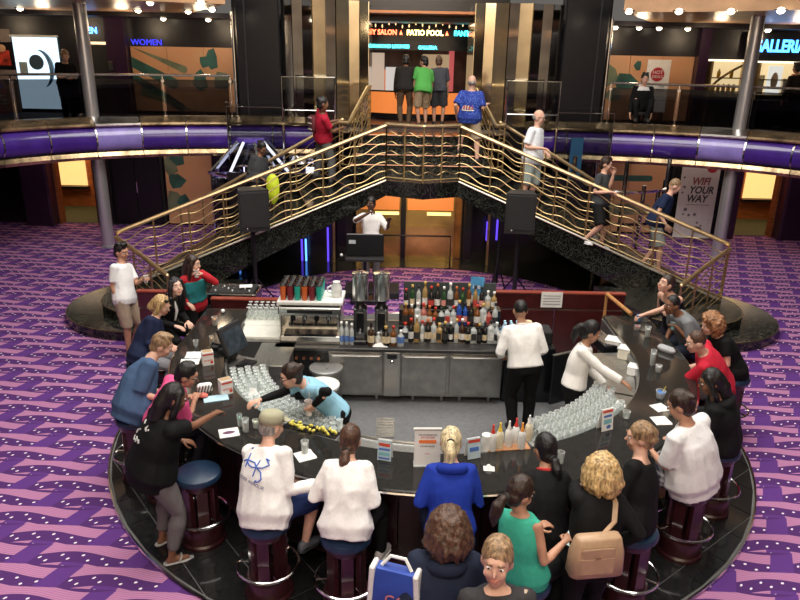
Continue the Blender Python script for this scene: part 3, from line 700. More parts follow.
for k, (x, z, r) in enumerate(((-.36, 2.05, .03), (-.16, 2.02, .05), (-.4, 1.7, .03), (-.37, 1.45, .04), (-.4, 1.3, .03), (-.26, .85, .05), (-.15, .7, .04), (.0, .72, .045), (.1, .5, .03), (-.3, .72, .03), (.2, .42, .03))):
    obj('icon', Soup().tube([(x, -.008, z), (x, -.013, z)], r, 5 + k % 3), mat('ink2', (.12, .11, .12), .6), wf)
for r in (.06, .12, .18): obj('wifi_arc', Soup().tube([(.1 + r * math.cos(a), -.012, .2 + r * math.sin(a)) for a in np.linspace(.7, math.pi - .7, 8)], .018, 5), mat('ink', (.03, .03, .035), .6), wf)

# the side of the atrium behind the viewer
struct('wall_rear', Soup().box((0, -5.0, 5.5), (30, .2, 11)), mat('rear_wall_tan', (.62, .5, .38), .6, 0, .3, .8), label='tan wall on the near side of the atrium')
struct('floor_rear_gallery', Soup().box((0, -3.0, 2.85), (24, 3.6, .1)), mat('deck_carpet_dark', (.03, .02, .04), .85), label='near upper gallery floor')

for s_, sd in ((-1, 'left'), (1, 'right')):
    struct('wall_filler_' + sd, Soup().box((s_ * 4.52, 18.6, 4.7), (.4, .2, 3.6)), M_BLACK, label='added black filler box beside the lift shaft')  # added dark filler covering the gap where the grey world background shows
# ------------------------------------------------------------------ the double staircase
ZL = 2.2; RIS = .17
def FE(t, s_):  # front edge of a flight
    return Vector((s_ * (.73 + 4.87 * t), 13.9 - 1.6 * t, 0))
def BE(t, s_):
    return Vector((s_ * (1.75 + 3.4 * t), 15.9 - .3 * t, 0))
st = thing('staircase', 'black marble double staircase dividing left and right from a central landing', 'staircase', (0, 13.9, 0))
off = Vector((0, -13.9, 0))
M_STEP = marble('step_marble', (.008, .0085, .008), (.085, .09, .065), .14, 7, .03); M_NOSE = mat('bronze_nosing', (.30, .14, .08), .3, .7, .1)
def quad_prism(pts, z0, z1):
    a = [(p.x, p.y) for p in pts]
    ar = sum(a[i][0] * a[(i + 1) % len(a)][1] - a[(i + 1) % len(a)][0] * a[i][1] for i in range(len(a)))
    if ar < 0: a = a[::-1]
    return Soup().prism(a, z0, z1)
lan = [Vector((-.73, 13.9, 0)), Vector((0, 13.55, 0)), Vector((.73, 13.9, 0)), Vector((1.55, 15.0, 0)), Vector((-1.55, 15.0, 0))]
obj('landing', quad_prism([p + off for p in lan], ZL - .16, ZL), M_STEP, st)
NF = 11
for s_ in (-1, 1):
    # corner wedge of the landing beside the flight
    obj('landing_wing', quad_prism([p + off for p in (FE(0, s_), FE(.03, s_), BE(.03, s_), Vector((s_ * 1.55, 15.9, 0)), Vector((s_ * 1.55, 15.0, 0)))], ZL - .16, ZL - .002), M_STEP, st)
    for k in range(NF):
        t0, t1 = .03 + .97 * k / NF, .03 + .97 * (k + 1) / NF; z = ZL - RIS * (k + 1)
        q = [FE(t0, s_), FE(t1 + .012, s_), BE(t1 + .012, s_), BE(t0, s_)]
        obj('step', quad_prism([p + off for p in q], z - .16, z), M_STEP, st)
        a, b = FE(t1 + .014, s_) + off, BE(t1 + .014, s_) + off
        obj('nosing', Soup().tube([(a.x, a.y, z - .006), (b.x, b.y, z - .006)], .014, 6), M_NOSE, st)
    # stringer band under the front edge
    N_ = 14; V = []; f = []
    prof = []
    for k in range(N_ + 1):
        t = k / N_; p = FE(t, s_) + off; z = ZL - (ZL - .34) * t
        thick = .30 + .5 * t if t < .8 else .70
        prof.append([(p.x, p.y - .05, z), (p.x, p.y + .07, z), (p.x, p.y + .07, max(.0, z - thick)), (p.x, p.y - .05, max(.0, z - thick))])
    obj('stringer', Soup().loft(prof), M_BLKMARBLE, st)
    obj('stringer_cap', Soup().tube([(q[0][0], q[0][1] - .01, q[0][2] + .012) for q in prof], .022, 6), mat('pewter_cap', (.42, .38, .3), .3, .9), st, True)
    # soffit under the flight
    so = Soup(); r0 = []
    for k in range(N_ + 1):
        t = k / N_; p, q = FE(t, s_) + off, BE(t, s_) + off; z = ZL - (ZL - .3) * t - .2
        r0.append([(p.x, p.y + .06, z), (q.x, q.y, z), (q.x, q.y, z - .06), (p.x, p.y + .06, z - .06)])
    obj('soffit', so.loft(r0), M_BLACK, st)
    # round bottom steps
    for (cx, cy, r, z0, z1) in ((4.95, 12.05, 1.5, 0, .17), (4.75, 12.0, 1.06, .17, .34)):
        pr = [(s_ * cx + r * math.cos(a), cy + off.y + r * .98 * math.sin(a)) for a in np.linspace(0, 2 * math.pi, 49)[:-1]]
        obj('round_step', Soup().prism(pr, z0, z1), M_STEP, st)
        obj('step_edge', Soup().tube([(a, b, z1 - .008) for a, b in pr], .012, 6, closed=True), mat('dark_brass_edge', (.16, .12, .07), .3, .8), st, True)
    tip = [(s_ * 3.9, 11.2 + off.y), (s_ * 5.5, 12.35 + off.y), (s_ * 4.6, 12.75 + off.y), (s_ * 3.4, 12.9 + off.y)]
    if s_ < 0: tip = tip[::-1]
    obj('end_plinth', Soup().prism(tip, 0, .38), M_BLKMARBLE, st)
# landing fascia band
lf = [(-.73, 13.9), (0, 13.55), (.73, 13.9)]
obj('landing_fascia', Soup().loft([[(x, y - 13.9 - .05, ZL + .01), (x, y - 13.9 + .07, ZL + .01), (x, y - 13.9 + .07, ZL - .30), (x, y - 13.9 - .05, ZL - .30)] for x, y in lf]), M_BLKMARBLE, st)
obj('landing_soffit', Soup().box((0, .85, ZL - .24), (2.6, 1.7, .1)), M_BLACK, st)
# central upper flight
for k in range(4):
    z = ZL + .175 * (k + 1); y0 = 14.85 + .33 * k; w = 1.52 - .07 * k
    d = 3.0 if k == 3 else .36
    obj('upper_step', Soup().box((0, y0 + d / 2 - 13.9, z - .09), (2 * w, d, .18)), M_STEP, st)
    obj('nosing', Soup().tube([(-w, y0 - 13.9, z - .006), (w, y0 - 13.9, z - .006)], .014, 6), M_NOSE, st)

def railing(label, path, n_post, top_h=1.0, waves=5, amp=.035, flat=False, wave_bays=None):
    """path: list of base points; posts spaced evenly; wavy bars between the posts"""
    L_ = [0]
    for a, b in zip(path, path[1:]): L_.append(L_[-1] + (b - a).length)
    def at(s):
        for i in range(len(path) - 1):
            if s <= L_[i + 1] or i == len(path) - 2:
                return path[i].lerp(path[i + 1], (s - L_[i]) / (L_[i + 1] - L_[i]))
    base = path[0].copy(); base.z = min(p.z for p in path)
    t = thing('stair_railing', label, 'railing', base); T = L_[-1]
    ss = sorted(set([round(q, 4) for q in list(np.linspace(0, T, 60)) + L_]))
    obj('handrail', Soup().tube([at(s) + Vector((0, 0, top_h)) - base for s in ss], .040, 8, round_ends=True), M_BRASSL, t, True)
    obj('base_rail', Soup().tube([at(s) + Vector((0, 0, .05)) - base for s in ss], .016, 6), M_BRASS, t, True)
    for k in range(n_post):
        p = at(T * k / (n_post - 1)) - base
        obj('post', Soup().tube([p, p + Vector((0, 0, top_h))], .018, 6), M_BRASS, t)
    bay = T / (n_post - 1)
    for w in range(waves):
        h = top_h * (.16 + .68 * w / (waves - 1))
        pts = [at(s) + Vector((0, 0, h + amp * math.sin(2 * math.pi * s / bay))) - base for s in np.linspace(0, T, max(20, int(n_post * 9)))]
        obj('wave_bar', Soup().tube(pts, .0105, 6), M_BRASS, t, True)
    return t
for s_, sd in ((-1, 'restroom'), (1, 'galleria')):
    fp = []
    for t in np.linspace(0, 1, 12):
        p = FE(t, s_); p.z = ZL + .02 - (ZL - .34) * t; fp.append(p)
    railing('brass railing with wavy bars along the front of the stair flight on the %s side' % sd, fp, 9, 1.06)
    railing('short brass railing curving down to the floor beside the round steps on the %s side' % sd, [fp[-1] + Vector((s_ * .02, -.02, -.01)), Vector((s_ * 4.95, 11.65, .2)), Vector((s_ * 4.3, 11.0, .04))], 4, .98, 5, .02)
    bp_ = [Vector((s_ * 1.75, 15.75, ZL + .02))]
    for t in np.linspace(.06, 1, 8):
        p = BE(t, s_); p.z = ZL + .02 - (ZL - .3) * t; p.y -= .1; bp_.append(p)
    bp_.append(Vector((s_ * 5.35, 15.2, .3)))
    railing('brass wavy railing along the wall side of the stair flight, %s side' % sd, bp_, 8)
    railing('steep brass railing beside the central upper steps on the %s side' % sd, [Vector((s_ * 1.2, 17.0, 2.9)), Vector((s_ * 1.22, 16.2, 2.9)), Vector((s_ * 1.55, 14.9, ZL + .02)), Vector((s_ * 1.75, 15.0, ZL + .02))], 5, 1.0, 5, .03)
railing('brass landing railing with wavy bars in a shallow point over the bar', [Vector((-.73, 13.9, ZL + .02)), Vector((0, 13.55, ZL + .02)), Vector((.73, 13.9, ZL + .02))], 5, 1.08)

# under the landing: gold lobby doors, dark side walls, blue tubes
gy = 15.7
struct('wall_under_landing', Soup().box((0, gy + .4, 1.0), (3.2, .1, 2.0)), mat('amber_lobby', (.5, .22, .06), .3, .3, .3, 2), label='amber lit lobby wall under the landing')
M_GOLDG = mat('gold_door', (.60, .41, .14), .22, .85, .3, 1.5)
for k, (x0, x1) in enumerate(((-1.45, -.42), (-.30, .82), (.82, .86))):
    if k == 2: continue
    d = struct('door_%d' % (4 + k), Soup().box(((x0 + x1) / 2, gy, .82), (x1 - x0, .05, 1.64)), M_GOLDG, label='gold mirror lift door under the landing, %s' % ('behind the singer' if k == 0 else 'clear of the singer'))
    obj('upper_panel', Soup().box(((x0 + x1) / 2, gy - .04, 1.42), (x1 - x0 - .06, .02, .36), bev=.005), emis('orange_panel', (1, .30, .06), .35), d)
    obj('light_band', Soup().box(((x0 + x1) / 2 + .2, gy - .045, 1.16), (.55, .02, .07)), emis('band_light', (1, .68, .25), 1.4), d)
struct('column_door', Soup().box((-.36, gy - .06, .9), (.11, .12, 1.8)), M_BLACK)
tr = thing('floor_rail', 'low black tubular rail in front of the gold doors', 'railing', (0, 15.2, 0))
obj('bar', Soup().tube([(-1.0, 0, .02), (-1.0, 0, .75), (.72, 0, .75), (.72, 0, .02)], .022, 8), M_BLACK, tr, True)
obj('bar_foot', Soup().box((.72, 0, .015), (.14, .14, .03)), M_BLACK, tr); obj('bar_foot', Soup().box((-1.0, 0, .015), (.14, .14, .03)), M_BLACK, tr)
for s_, sd in ((-1, 'left'), (1, 'right')):
    struct('wall_under_stairs_' + sd, Soup().box((s_ * 2.7, gy + .15, 1.0), (3.4, .12, 2.0)), M_BLACK, label='black lacquer wall under the stair flight')
    struct('column_under_stairs', Soup().box((s_ * 1.12 if s_ > 0 else -1.6, gy - .12, .95), (.16, .3, 1.9)), M_BLACK)
    struct('column_under_stairs', Soup().box((s_ * 1.6 if s_ > 0 else -1.95, gy - .2, .95), (.05, .05, 1.9)), M_BRASS)
nb, nb2 = emis('tube_blue', (.10, .32, 1.0), 2.2), emis('tube_violet', (.10, .05, .8), 1.4)
for px, py, l, mm in ((240, 267, .36, nb), (302, 250, .5, nb2), (306, 250, .5, nb), (328, 246, .85, nb2), (487, 231, .42, nb2), (497, 230, .45, nb2), (238, 232, .3, nb)):
    p = PD(px, py, 15.55 if py < 260 else 15.0)
    tg = tag(obj('neon_tube', Soup().tube([(p.x, p.y, p.z - l / 2), (p.x, p.y, p.z + l / 2)], .022, 8, round_ends=True), mm, None, True), ('bright blue' if mm is nb else 'dim violet') + ' vertical neon tube in the dark under the stairs', 'neon tube', 'neon tubes under the stairs')
# ------------------------------------------------------------------ bar counter
ZC = 1.03
def arc_path(r, phi0=-90, phi1=90, n=60, tail=1.25):
    p = [(pol(f, r).x, pol(f, r).y) for f in np.linspace(phi0, phi1, n)]
    return [(-r, BC[1] + tail)] + p + [(r, BC[1] + tail)]
bar = thing('bar_counter', 'horseshoe bar counter with glossy black stone top and maroon front', 'bar counter', (0, BC[1], 0))
def loc_(pts): return [(x, y - BC[1]) for x, y in pts]
o_, i_ = loc_(arc_path(RO)), loc_(arc_path(RI))
tp = Soup(); rings = []
for a, b in zip(o_, i_):
    d = Vector((b[0] - a[0], b[1] - a[1])).normalized() * .012
    rings.append([(a[0], a[1], ZC - .045), (a[0], a[1], ZC - .01), (a[0] + d.x, a[1] + d.y, ZC), (b[0] - d.x, b[1] - d.y, ZC), (b[0], b[1], ZC - .01), (b[0], b[1], ZC - .045)])
obj('worktop', tp.loft(rings), M_GRANITE, bar, 30)
obj('edge_band', Soup().tube([(x, y, ZC - .03) for x, y in loc_(arc_path(RO + .008))], .014, 6), M_CHROME, bar, True)
rf = RO - .28
for k in range(24):
    f0, f1 = -90 + 180 * k / 24, -90 + 180 * (k + 1) / 24; g = .12
    a = [pol(f, rf) for f in np.linspace(f0 + g, f1 - g, 4)]; b = [pol(f, rf - .04) for f in np.linspace(f1 - g, f0 + g, 4)]
    obj('front_panel', Soup().prism([(p.x, p.y - BC[1]) for p in a + b], .14, ZC - .05), M_MAROOND, bar)
for s_ in (-1, 1):
    for k in range(3): obj('front_panel', Soup().box((s_ * (rf - .02), .21 + k * .42, .56), (.04, .41, .85)), M_MAROOND, bar)
kp = loc_(arc_path(rf - .06)); kq = loc_(arc_path(rf - .12))
obj('kick_plate', Soup().loft([[(a[0], a[1], .03), (a[0], a[1], .15), (b[0], b[1], .15), (b[0], b[1], .03)] for a, b in zip(kp, kq)]), M_BLACK, bar)
fs = loc_(arc_path(RO - .1)); obj('foot_ledge', Soup().loft([[(a[0], a[1], .16), (a[0], a[1], .20), (b[0], b[1], .20), (b[0], b[1], .16)] for a, b in zip(fs, loc_(arc_path(rf - .02)))]), M_MAROOND, bar)
ib0, ib1 = loc_(arc_path(RI + .02)), loc_(arc_path(RI - .02))
obj('inner_face', Soup().loft([[(a[0], a[1], .04), (a[0], a[1], ZC - .05), (b[0], b[1], ZC - .05), (b[0], b[1], .04)] for a, b in zip(ib0, ib1)]), M_STEELD, bar)
# steel work benches inside the bar: one unit each
ZB = .87
def bench(label, f0, f1, r0=2.07, r1=2.54, lip=True):
    t = thing('steel_bench', label, 'work bench', pol((f0 + f1) / 2, (r0 + r1) / 2))
    o = t.location; n = 16; A = [pol(f, r1) - o for f in np.linspace(f0, f1, n)]; B = [pol(f, r0) - o for f in np.linspace(f1, f0, n)]
    obj('drainboard', Soup().prism([(p.x, p.y) for p in A + B], ZB - .03, ZB), M_STEEL, t)
    A2 = [pol(f, r1 - .02) - o for f in np.linspace(f0, f1, n)]; B2 = [pol(f, r0 + .03) - o for f in np.linspace(f1, f0, n)]
    obj('cabinet', Soup().prism([(p.x, p.y) for p in A2 + B2], .036, ZB - .03), M_STEELD, t)
    obj('front_lip', Soup().tube([p + Vector((0, 0, ZB + .01)) for p in B], .014, 6), M_STEEL, t, True)
    return t
bench('curved steel drainboard crowded with tumblers inside the bar', -84, -24)
bench('curved steel drainboard with rows of stemmed glasses inside the bar', 24, 66)
bench('steel bench with trays and plastic tubs below the black counter end', 67, 96)
bench('low steel ice bench with the lemon tray inside the bar', -23, -1, 2.16)
# glasses on the drainboards
tm = Soup(); tm.lathe([(.026, 0), (.03, .002), (.036, .105), (.038, .11), (.035, .11), (.028, .012), (.0, .012)], n=12)
tumbler_me = tm.mesh('glass_tumbler', M_GLASS, True)
wg = Soup(); wg.lathe([(.0, .0), (.032, .002), (.03, .006), (.005, .012), (.005, .075), (.02, .085), (.034, .12), (.036, .15), (.031, .185), (.029, .185), (.034, .15), (.018, .09), (0, .085)], n=12)
wine_me = wg.mesh('stemmed_glass', M_GLASS, True)
hg = Soup(); hg.lathe([(.028, 0), (.03, .004), (.024, .03), (.03, .09), (.037, .17), (.035, .17), (.028, .09), (.02, .035), (0, .03)], n=12)
hurr_me = hg.mesh('tall_glass', M_GLASS, True)
def put_me(name, me, p, label, cat, group=None, rz=0, sc=None):
    o = bpy.data.objects.new(name, me); COL.objects.link(o); o.location = p; o.rotation_euler = (0, 0, rz)
    if sc: o.scale = sc
    return tag(o, label, cat, group)
for j, r in enumerate(np.arange(2.13, 2.52, .088)):
    step = math.degrees(.09 / r)
    for f in np.arange(-74 + (j % 2) * step / 2, -27, step):
        if -62 < f < -57 and j in (2, 3): continue
        put_me('glass_tumbler', tumbler_me, pol(f, r, ZB), 'clear tumbler in the packed rows on the drainboard by the register', 'glass', 'tumblers on the drainboard by the register')
for j, r in enumerate(np.arange(2.14, 2.52, .09)):
    step = math.degrees(.092 / r)
    for f in np.arange(27 + (j % 2) * step / 2, 62, step):
        if f > 55 and j > 2: continue
        put_me('stemmed_glass', wine_me if j % 2 else hurr_me, pol(f, r, ZB), 'clear %s glass in the rows on the drainboard beside the squeeze bottles' % ('stemmed' if j % 2 else 'tall flared'), 'glass', ('stemmed' if j % 2 else 'tall flared') + ' glasses on the drainboard beside the squeeze bottles')
# folded cloths among the glasses
def cloth(p, w, d, label, h=.03, m=None, seed=1, name='folded_cloth', cat='cloth'):
    s = Soup(); n = 7; V = []; f = []; rr = random.Random(seed)
    for i in range(n):
        for j in range(n):
            e = (min(i, n - 1 - i) / 3) * (min(j, n - 1 - j) / 3)
            V.append(((i / (n - 1) - .5) * w * (1 + rr.uniform(-.05, .05)), (j / (n - 1) - .5) * d * (1 + rr.uniform(-.05, .05)), .004 + h * min(1, e * 1.6) * rr.uniform(.6, 1.1)))
    for i in range(n - 1):
        for j in range(n - 1): f.append((i * n + j, (i + 1) * n + j, (i + 1) * n + j + 1, i * n + j + 1))
    k = len(V); V += [(x, y, .0) for x, y, z in V]; f += [tuple(q + k for q in reversed(a)) for a in f]
    s.add(V, f); o = obj(name, s, m or M_PAPER, None, True, p, rr.uniform(-.6, .6)); return tag(o, label, cat)
cloth(pol(-59.5, 2.36, ZB), .17, .14, 'white cloth lying among the tumblers near the register', .1, seed=3)
cloth(pol(58, 2.44, ZB), .2, .16, 'white cloth lying beside the stemmed glasses by the menu card', .08, seed=4)

# maroon partitions behind the bar
def partition(label, x0, x1, y, z1=1.1, n=2):
    t = thing('bar_partition', label, 'partition', ((x0 + x1) / 2, y, 0)); w = x1 - x0
    for k in range(n): obj('panel', Soup().box((-w / 2 + w * (k + .5) / n, 0, .1 + (z1 - .36) / 2), (w / n - .01, .07, z1 - .4), bev=.006), M_MAROON, t)
    obj('top_panel', Soup().box((0, 0, z1 - .14), (w, .08, .24), bev=.006), M_MAROON, t)
    obj('cap_rail', Soup().box((0, 0, z1), (w + .02, .11, .03), bev=.008), M_REDTRIM, t)
    obj('plinth', Soup().box((0, 0, .05), (w, .06, .1)), M_BLACK, t)
    return t
pr_ = partition('maroon panelled partition behind the bartender carrying a white notice', .95, 3.1, 10.2, 1.12)
nt_ = thing('paper_notice', 'white paper notice taped over the top of the maroon partition', 'notice', (P(551, 300, 1.0).x, 10.14, .90))
obj('sheet', Soup().box((0, 0, .12), (.33, .006, .25)), M_PAPER, nt_)
for k in range(4): obj('print_line', Soup().box((0, -.005, .05 + k * .045), (.27, .003, .012)), mat('print_grey', (.3, .3, .3), .7), nt_)
partition('low maroon partition with red rail behind the glass racks', -3.2, -1.95, 9.68, 1.1)
partition('narrow maroon end panel with pale top beside the man in the white shirt', -4.38, -3.95, 9.9, 1.12, 1)
hr = Soup(); a, b = P(607, 294, 1.16), P(631, 314, 1.10); hr.tube([a, b], .03, 8); hr.tube([a, Vector((a.x, a.y, .05))], .025, 8)
tag(obj('wooden_handrail', hr, mat('oak_rail', (.42, .2, .07), .35, 0, .2, 6, stretch=(1, 6, 1)), None, True), 'short wooden handrail at the galleria end of the bar', 'handrail')

# ------------------------------------------------------------------ back bar
bb = thing('back_bar', 'long stainless steel back bar cabinet with dark top', 'cabinet', (-.55, 8.5, 0))
def bx(name, x0, x1, y0, y1, z0, z1, m, bev=0.0, par=None):
    q = par or bb; return obj(name, Soup().box(((x0 + x1) / 2 - q.location.x, (y0 + y1) / 2 - q.location.y, (z0 + z1) / 2 - q.location.z), (x1 - x0, y1 - y0, z1 - z0), bev=bev), m, q)
xl, xr = -2.05, 1.0
bx('carcass', -1.35, xr, 8.56, 9.3, .12, .80, M_STEELD)
bx('dark_unit', xl, -1.35, 8.54, 9.3, .06, .80, M_BLACK, .01)
for k in range(4): obj('knob', Soup().tube([(-1.78 + .1 * k + .55, .03, .68), (-1.78 + .1 * k + .55, .0, .68)], .022, 8), mat('copper_knob', (.5, .2, .1), .3, .8), bb)
obj('dial', Soup().tube([(-1.93 + .55, .03, .55), (-1.93 + .55, .01, .55)], .05, 14), M_CHROME, bb)
bx('top', xl - .02, xr + .02, 8.48, 9.32, .80, .85, mat('dark_steel_top', (.055, .055, .055), .28, .5, .15), .01)
bx('back_rail', xl, xr, 9.27, 9.32, .85, .95, M_STEEL)
for x0, x1 in ((-1.33, -.62), (-.36, .25), (.29, .98)):
    d = bx('door', x0, x1, 8.52, 8.56, .16, .74, M_STEELD, .006)
    h = obj('handle', Soup().box(((x0 + x1) / 2 - bb.location.x, 8.505 - 8.5, .725), (x1 - x0 - .06, .03, .025), bev=.006), M_STEEL, d)
sk = bx('sink_column', -.60, -.38, 8.50, 8.56, .14, .79, M_STEEL, .006); obj('tap', Soup().ell((-.49 - bb.location.x, -.03, .66), (.03, .03, .035)), M_CHROME, sk)
obj('drain', Soup().box((-.49 - bb.location.x, -.02, .74), (.13, .02, .06)), M_BLACK, sk)
for x in (-1.2, -.7, -.2, .2, .45, .85): obj('leg', Soup().tube([(x - bb.location.x, .1, .035), (x - bb.location.x, .1, .14)], .02, 8), M_STEEL, bb)
cb = thing('open_fridge', 'dark under-counter fridge with its black door swung open beside the bartender', 'fridge', (1.3, 8.6, 0))
bx('body', 1.03, 1.72, 8.6, 9.3, .04, .85, M_BLACK, .01, cb); bx('plate', 1.05, 1.2, 8.575, 8.6, .68, .8, M_STEEL, .004, cb)
dd = obj('open_door', Soup().box((.62, -.05, .47), (.04, .62, .72), rz=math.radians(-62), bev=.01), M_BLACK, cb)
obj('door_edge', Soup().box((.62, -.05, .835), (.045, .62, .015), rz=math.radians(-62)), M_STEEL, dd)
# floor grate
gr = thing('floor_grate', 'small steel floor grate in front of the back bar', 'grate', P(385, 428, .035))
obj('frame', Soup().box((0, 0, .006), (.24, .5, .012)), M_STEELD, gr)
for k in range(7): obj('slat', Soup().box((0, -.21 + .07 * k, .016), (.2, .03, .01)), M_STEEL, gr)
# round bins
for k, (px, py, z, c, lab) in enumerate(((326, 366, .62, (.30, .30, .29), 'grey round bin with a dished lid in front of the dark unit'), (322, 383, .60, (.72, .72, .68), 'white round tub with lid behind the blue shirted bartender'))):
    p = P(px, py, z); t = thing('round_bin', lab, 'bin', (p.x, p.y, .035))
    mm = mat('bin%d' % k, c, .35, .4 if k == 0 else 0); z -= .035
    obj('tub', Soup().lathe([(.15, 0), (.19, z - .06), (.2, z - .05)], n=24), mm, t, True)
    obj('lid', Soup().lathe([(.2, z - .05), (.225, z - .045), (.225, z - .015), (.19, z), (.12, z - .012), (0, z - .012)], n=24), mm, t, True)
    obj('handle', Soup().box((0.02, 0, z), (.03, .12, .02), bev=.006), mm, t)

# ------------------------------------------------------------------ things on the back bar
ZT = .85
cm = thing('espresso_machine', 'wide stainless espresso machine with white cup tray on top', 'coffee machine', (-1.60, 8.88, ZT))
M_ST2 = mat('machine_steel', (.58, .58, .55), .22, 1.0, .06, 6)
obj('base', Soup().box((0, 0, .06), (.82, .58, .12), bev=.012), M_ST2, cm)
obj('drip_tray', Soup().box((0, -.2, .135), (.7, .2, .03)), M_BLACK, cm)
for k in (-1, 1): obj('side_panel', Soup().box((k * .40, .02, .30), (.03, .5, .5), bev=.01), M_ST2, cm)
obj('back_panel', Soup().box((0, .14, .3), (.8, .26, .44)), M_ST2, cm)
obj('head', Soup().box((0, -.03, .46), (.84, .5, .12), bev=.015), M_ST2, cm)
obj('button_strip', Soup().box((0, -.285, .465), (.6, .012, .045)), M_BLACK, cm)
for k in range(4):
    gh = obj('group_head', Soup().lathe([(.03, 0), (.035, .04), (.03, .1)], (-.24 + k * .16, -.17, .3), 12), M_CHROME if k % 2 else M_BLACK, cm, True)
    obj('portafilter', Soup().tube([(-.24 + k * .16, -.2, .31), (-.24 + k * .16, -.33, .29)], .015, 8), M_BLACK, gh, True)
obj('cup_tray', Soup().box((0, .0, .57), (.88, .52, .05), bev=.012), M_WHITE, cm)
obj('steam_pipe', Soup().tube([(.37, -.28, .42), (.38, -.3, .28), (.37, -.27, .18)], .01, 6), M_CHROME, cm, True)
tb = [Soup().lathe([(.033, 0), (.036, .01), (.043, .19), (.043, .2), (.0, .2)], n=14), Soup().lathe([(.045, .2), (.045, .212), (.03, .216), (0, .216)], n=14)]
tcol = {'orange': (.62, .13, .03), 'maroon': (.20, .02, .03), 'teal': (.02, .36, .28), 'black': (.015, .015, .015)}
tme = {k: tb[0].mesh('cup_body', mat('tumbler_' + k, v, .25), True) for k, v in tcol.items()}; lme = tb[1].mesh('cup_lid', M_BLACK, True)
for r_ in range(5):
    for c_ in range(6):
        colr = ['orange', 'maroon', 'teal', 'orange', 'maroon', 'teal'][c_] if r_ == 0 else ('teal' if c_ == 5 else ['black', 'maroon', 'black', 'orange'][(c_ + r_) % 4])
        t = thing('travel_tumbler', '%s insulated tumbler with black lid on the espresso machine%s' % (colr, ', front row' if r_ == 0 else ''), 'tumbler', (-1.96 + c_ * .096 + .0 * r_, 8.70 + r_ * .092, ZT + .596), group='%s tumblers on the espresso machine%s' % (colr, ', front row' if r_ == 0 else ''))
        for nm, me in (('cup_body', tme[colr]), ('lid', lme)):
            o = bpy.data.objects.new(nm, me); COL.objects.link(o); o.parent = t
wj = thing('white_pitcher', 'round white plastic jug beside the tumblers on the espresso machine', 'jug', (-1.26, 8.86, ZT + .596))
obj('body', Soup().lathe([(.06, 0), (.075, .05), (.07, .14), (.045, .19), (.05, .215), (0, .22)], n=18), M_WHITE, wj, True)
obj('handle', Soup().tube([(-.06, 0, .16), (-.12, 0, .13), (-.12, 0, .07), (-.07, 0, .04)], .012, 8), M_WHITE, wj, True)
gf = thing('grinder', 'tall juice dispenser with a steel drum on a black neck beside the espresso machine', 'dispenser', (P(360, 344, ZT).x, 8.72, ZT))
def make_grinder(t):
    obj('foot', Soup().box((0, 0, .03), (.2, .24, .06), bev=.015), M_BLACK, t)
    obj('body', Soup().box((0, .04, .28), (.18, .18, .46), bev=.03), M_ST2, t)
    obj('front_window', Soup().box((0, -.055, .3), (.1, .012, .28), bev=.004), M_BLACK, t)
    obj('spout', Soup().tube([(0, -.05, .2), (0, -.11, .17)], .02, 8), M_CHROME, t, True)
    obj('neck', Soup().lathe([(.09, .5), (.06, .54), (.06, .58), (.095, .62)], n=18), M_BLACK, t, True)
    obj('drum', Soup().lathe([(.1, .62), (.105, .63), (.105, .96), (.1, .965)], n=24), M_ST2, t, True)
    obj('drum_lid', Soup().lathe([(.112, .965), (.112, .985), (.02, .995), (.02, 1.01), (0, 1.012)], n=24), M_CHROME, t, True)
make_grinder(gf)
dup(gf, (P(381, 344, ZT).x, 8.72, ZT), label='tall juice dispenser with a steel drum on a black neck beside the bottles')
# bottle tiers
ts_ = thing('bottle_shelf', 'stepped black shelf holding the liquor bottles on the back bar', 'shelf', (.30, 8.95, ZT))
for k, (y0, h) in enumerate(((-.28, .012), (-.12, .18), (.06, .36))):
    obj('tier', Soup().box((0, y0 + .09 + .05, h / 2), (1.42, .18 if k < 2 else .22, h)), M_BLACK, ts_)
    obj('tier_edge', Soup().box((0, y0 + .045, h), (1.42, .012, .012)), M_STEEL, ts_)
obj('back_board', Soup().box((0.0, .32, .45), (1.3, .02, .5)), mat('slate_board', (.06, .07, .07), .3), ts_)
def bottle_mesh(kind):
    pr = {'wine': [(.0, .0), (.036, 0), (.038, .01), (.038, .175), (.03, .205), (.014, .23), (.013, .29), (.015, .292), (.015, .3)],
          'spirit': [(.0, 0), (.038, 0), (.041, .012), (.041, .15), (.036, .175), (.015, .2), (.014, .255), (.016, .26)],
          'square': None,
          'round': [(0, 0), (.04, 0), (.05, .04), (.05, .1), (.035, .15), (.015, .175), (.014, .22), (.016, .225)],
          'slim': [(0, 0), (.028, 0), (.031, .01), (.031, .19), (.024, .22), (.012, .24), (.012, .29), (.014, .295)],
          'short': [(0, 0), (.04, 0), (.043, .01), (.043, .1), (.035, .13), (.018, .15), (.016, .18), (.018, .184)]}
    if kind == 'square':
        s = Soup(); sq = lambda w, z: [Vector((a * w, b * w * .8, z)) for a, b in ((-1, -.8), (-.8, -1), (.8, -1), (1, -.8), (1, .8), (.8, 1), (-.8, 1), (-1, .8))]
        s.loft([sq(.036, 0), sq(.038, .01), sq(.038, .16), sq(.03, .185), sq(.014, .2), sq(.013, .25)]); return s, .25, .038
    return Soup().lathe(pr[kind], n=12), pr[kind][-1][1], max(r for r, _ in pr[kind])
GL = {'green': (.02, .07, .02), 'clear': (.46, .49, .48), 'amber': (.17, .055, .012), 'brown': (.05, .02, .008), 'blue': (.02, .08, .38), 'dark': (.012, .012, .012), 'pink': (.42, .14, .12), 'gold': (.36, .23, .08)}
CP = {'red': (.5, .03, .02), 'black': (.015, .015, .015), 'gold': (.55, .36, .1), 'white': (.8, .8, .78), 'orange': (.5, .13, .03)}
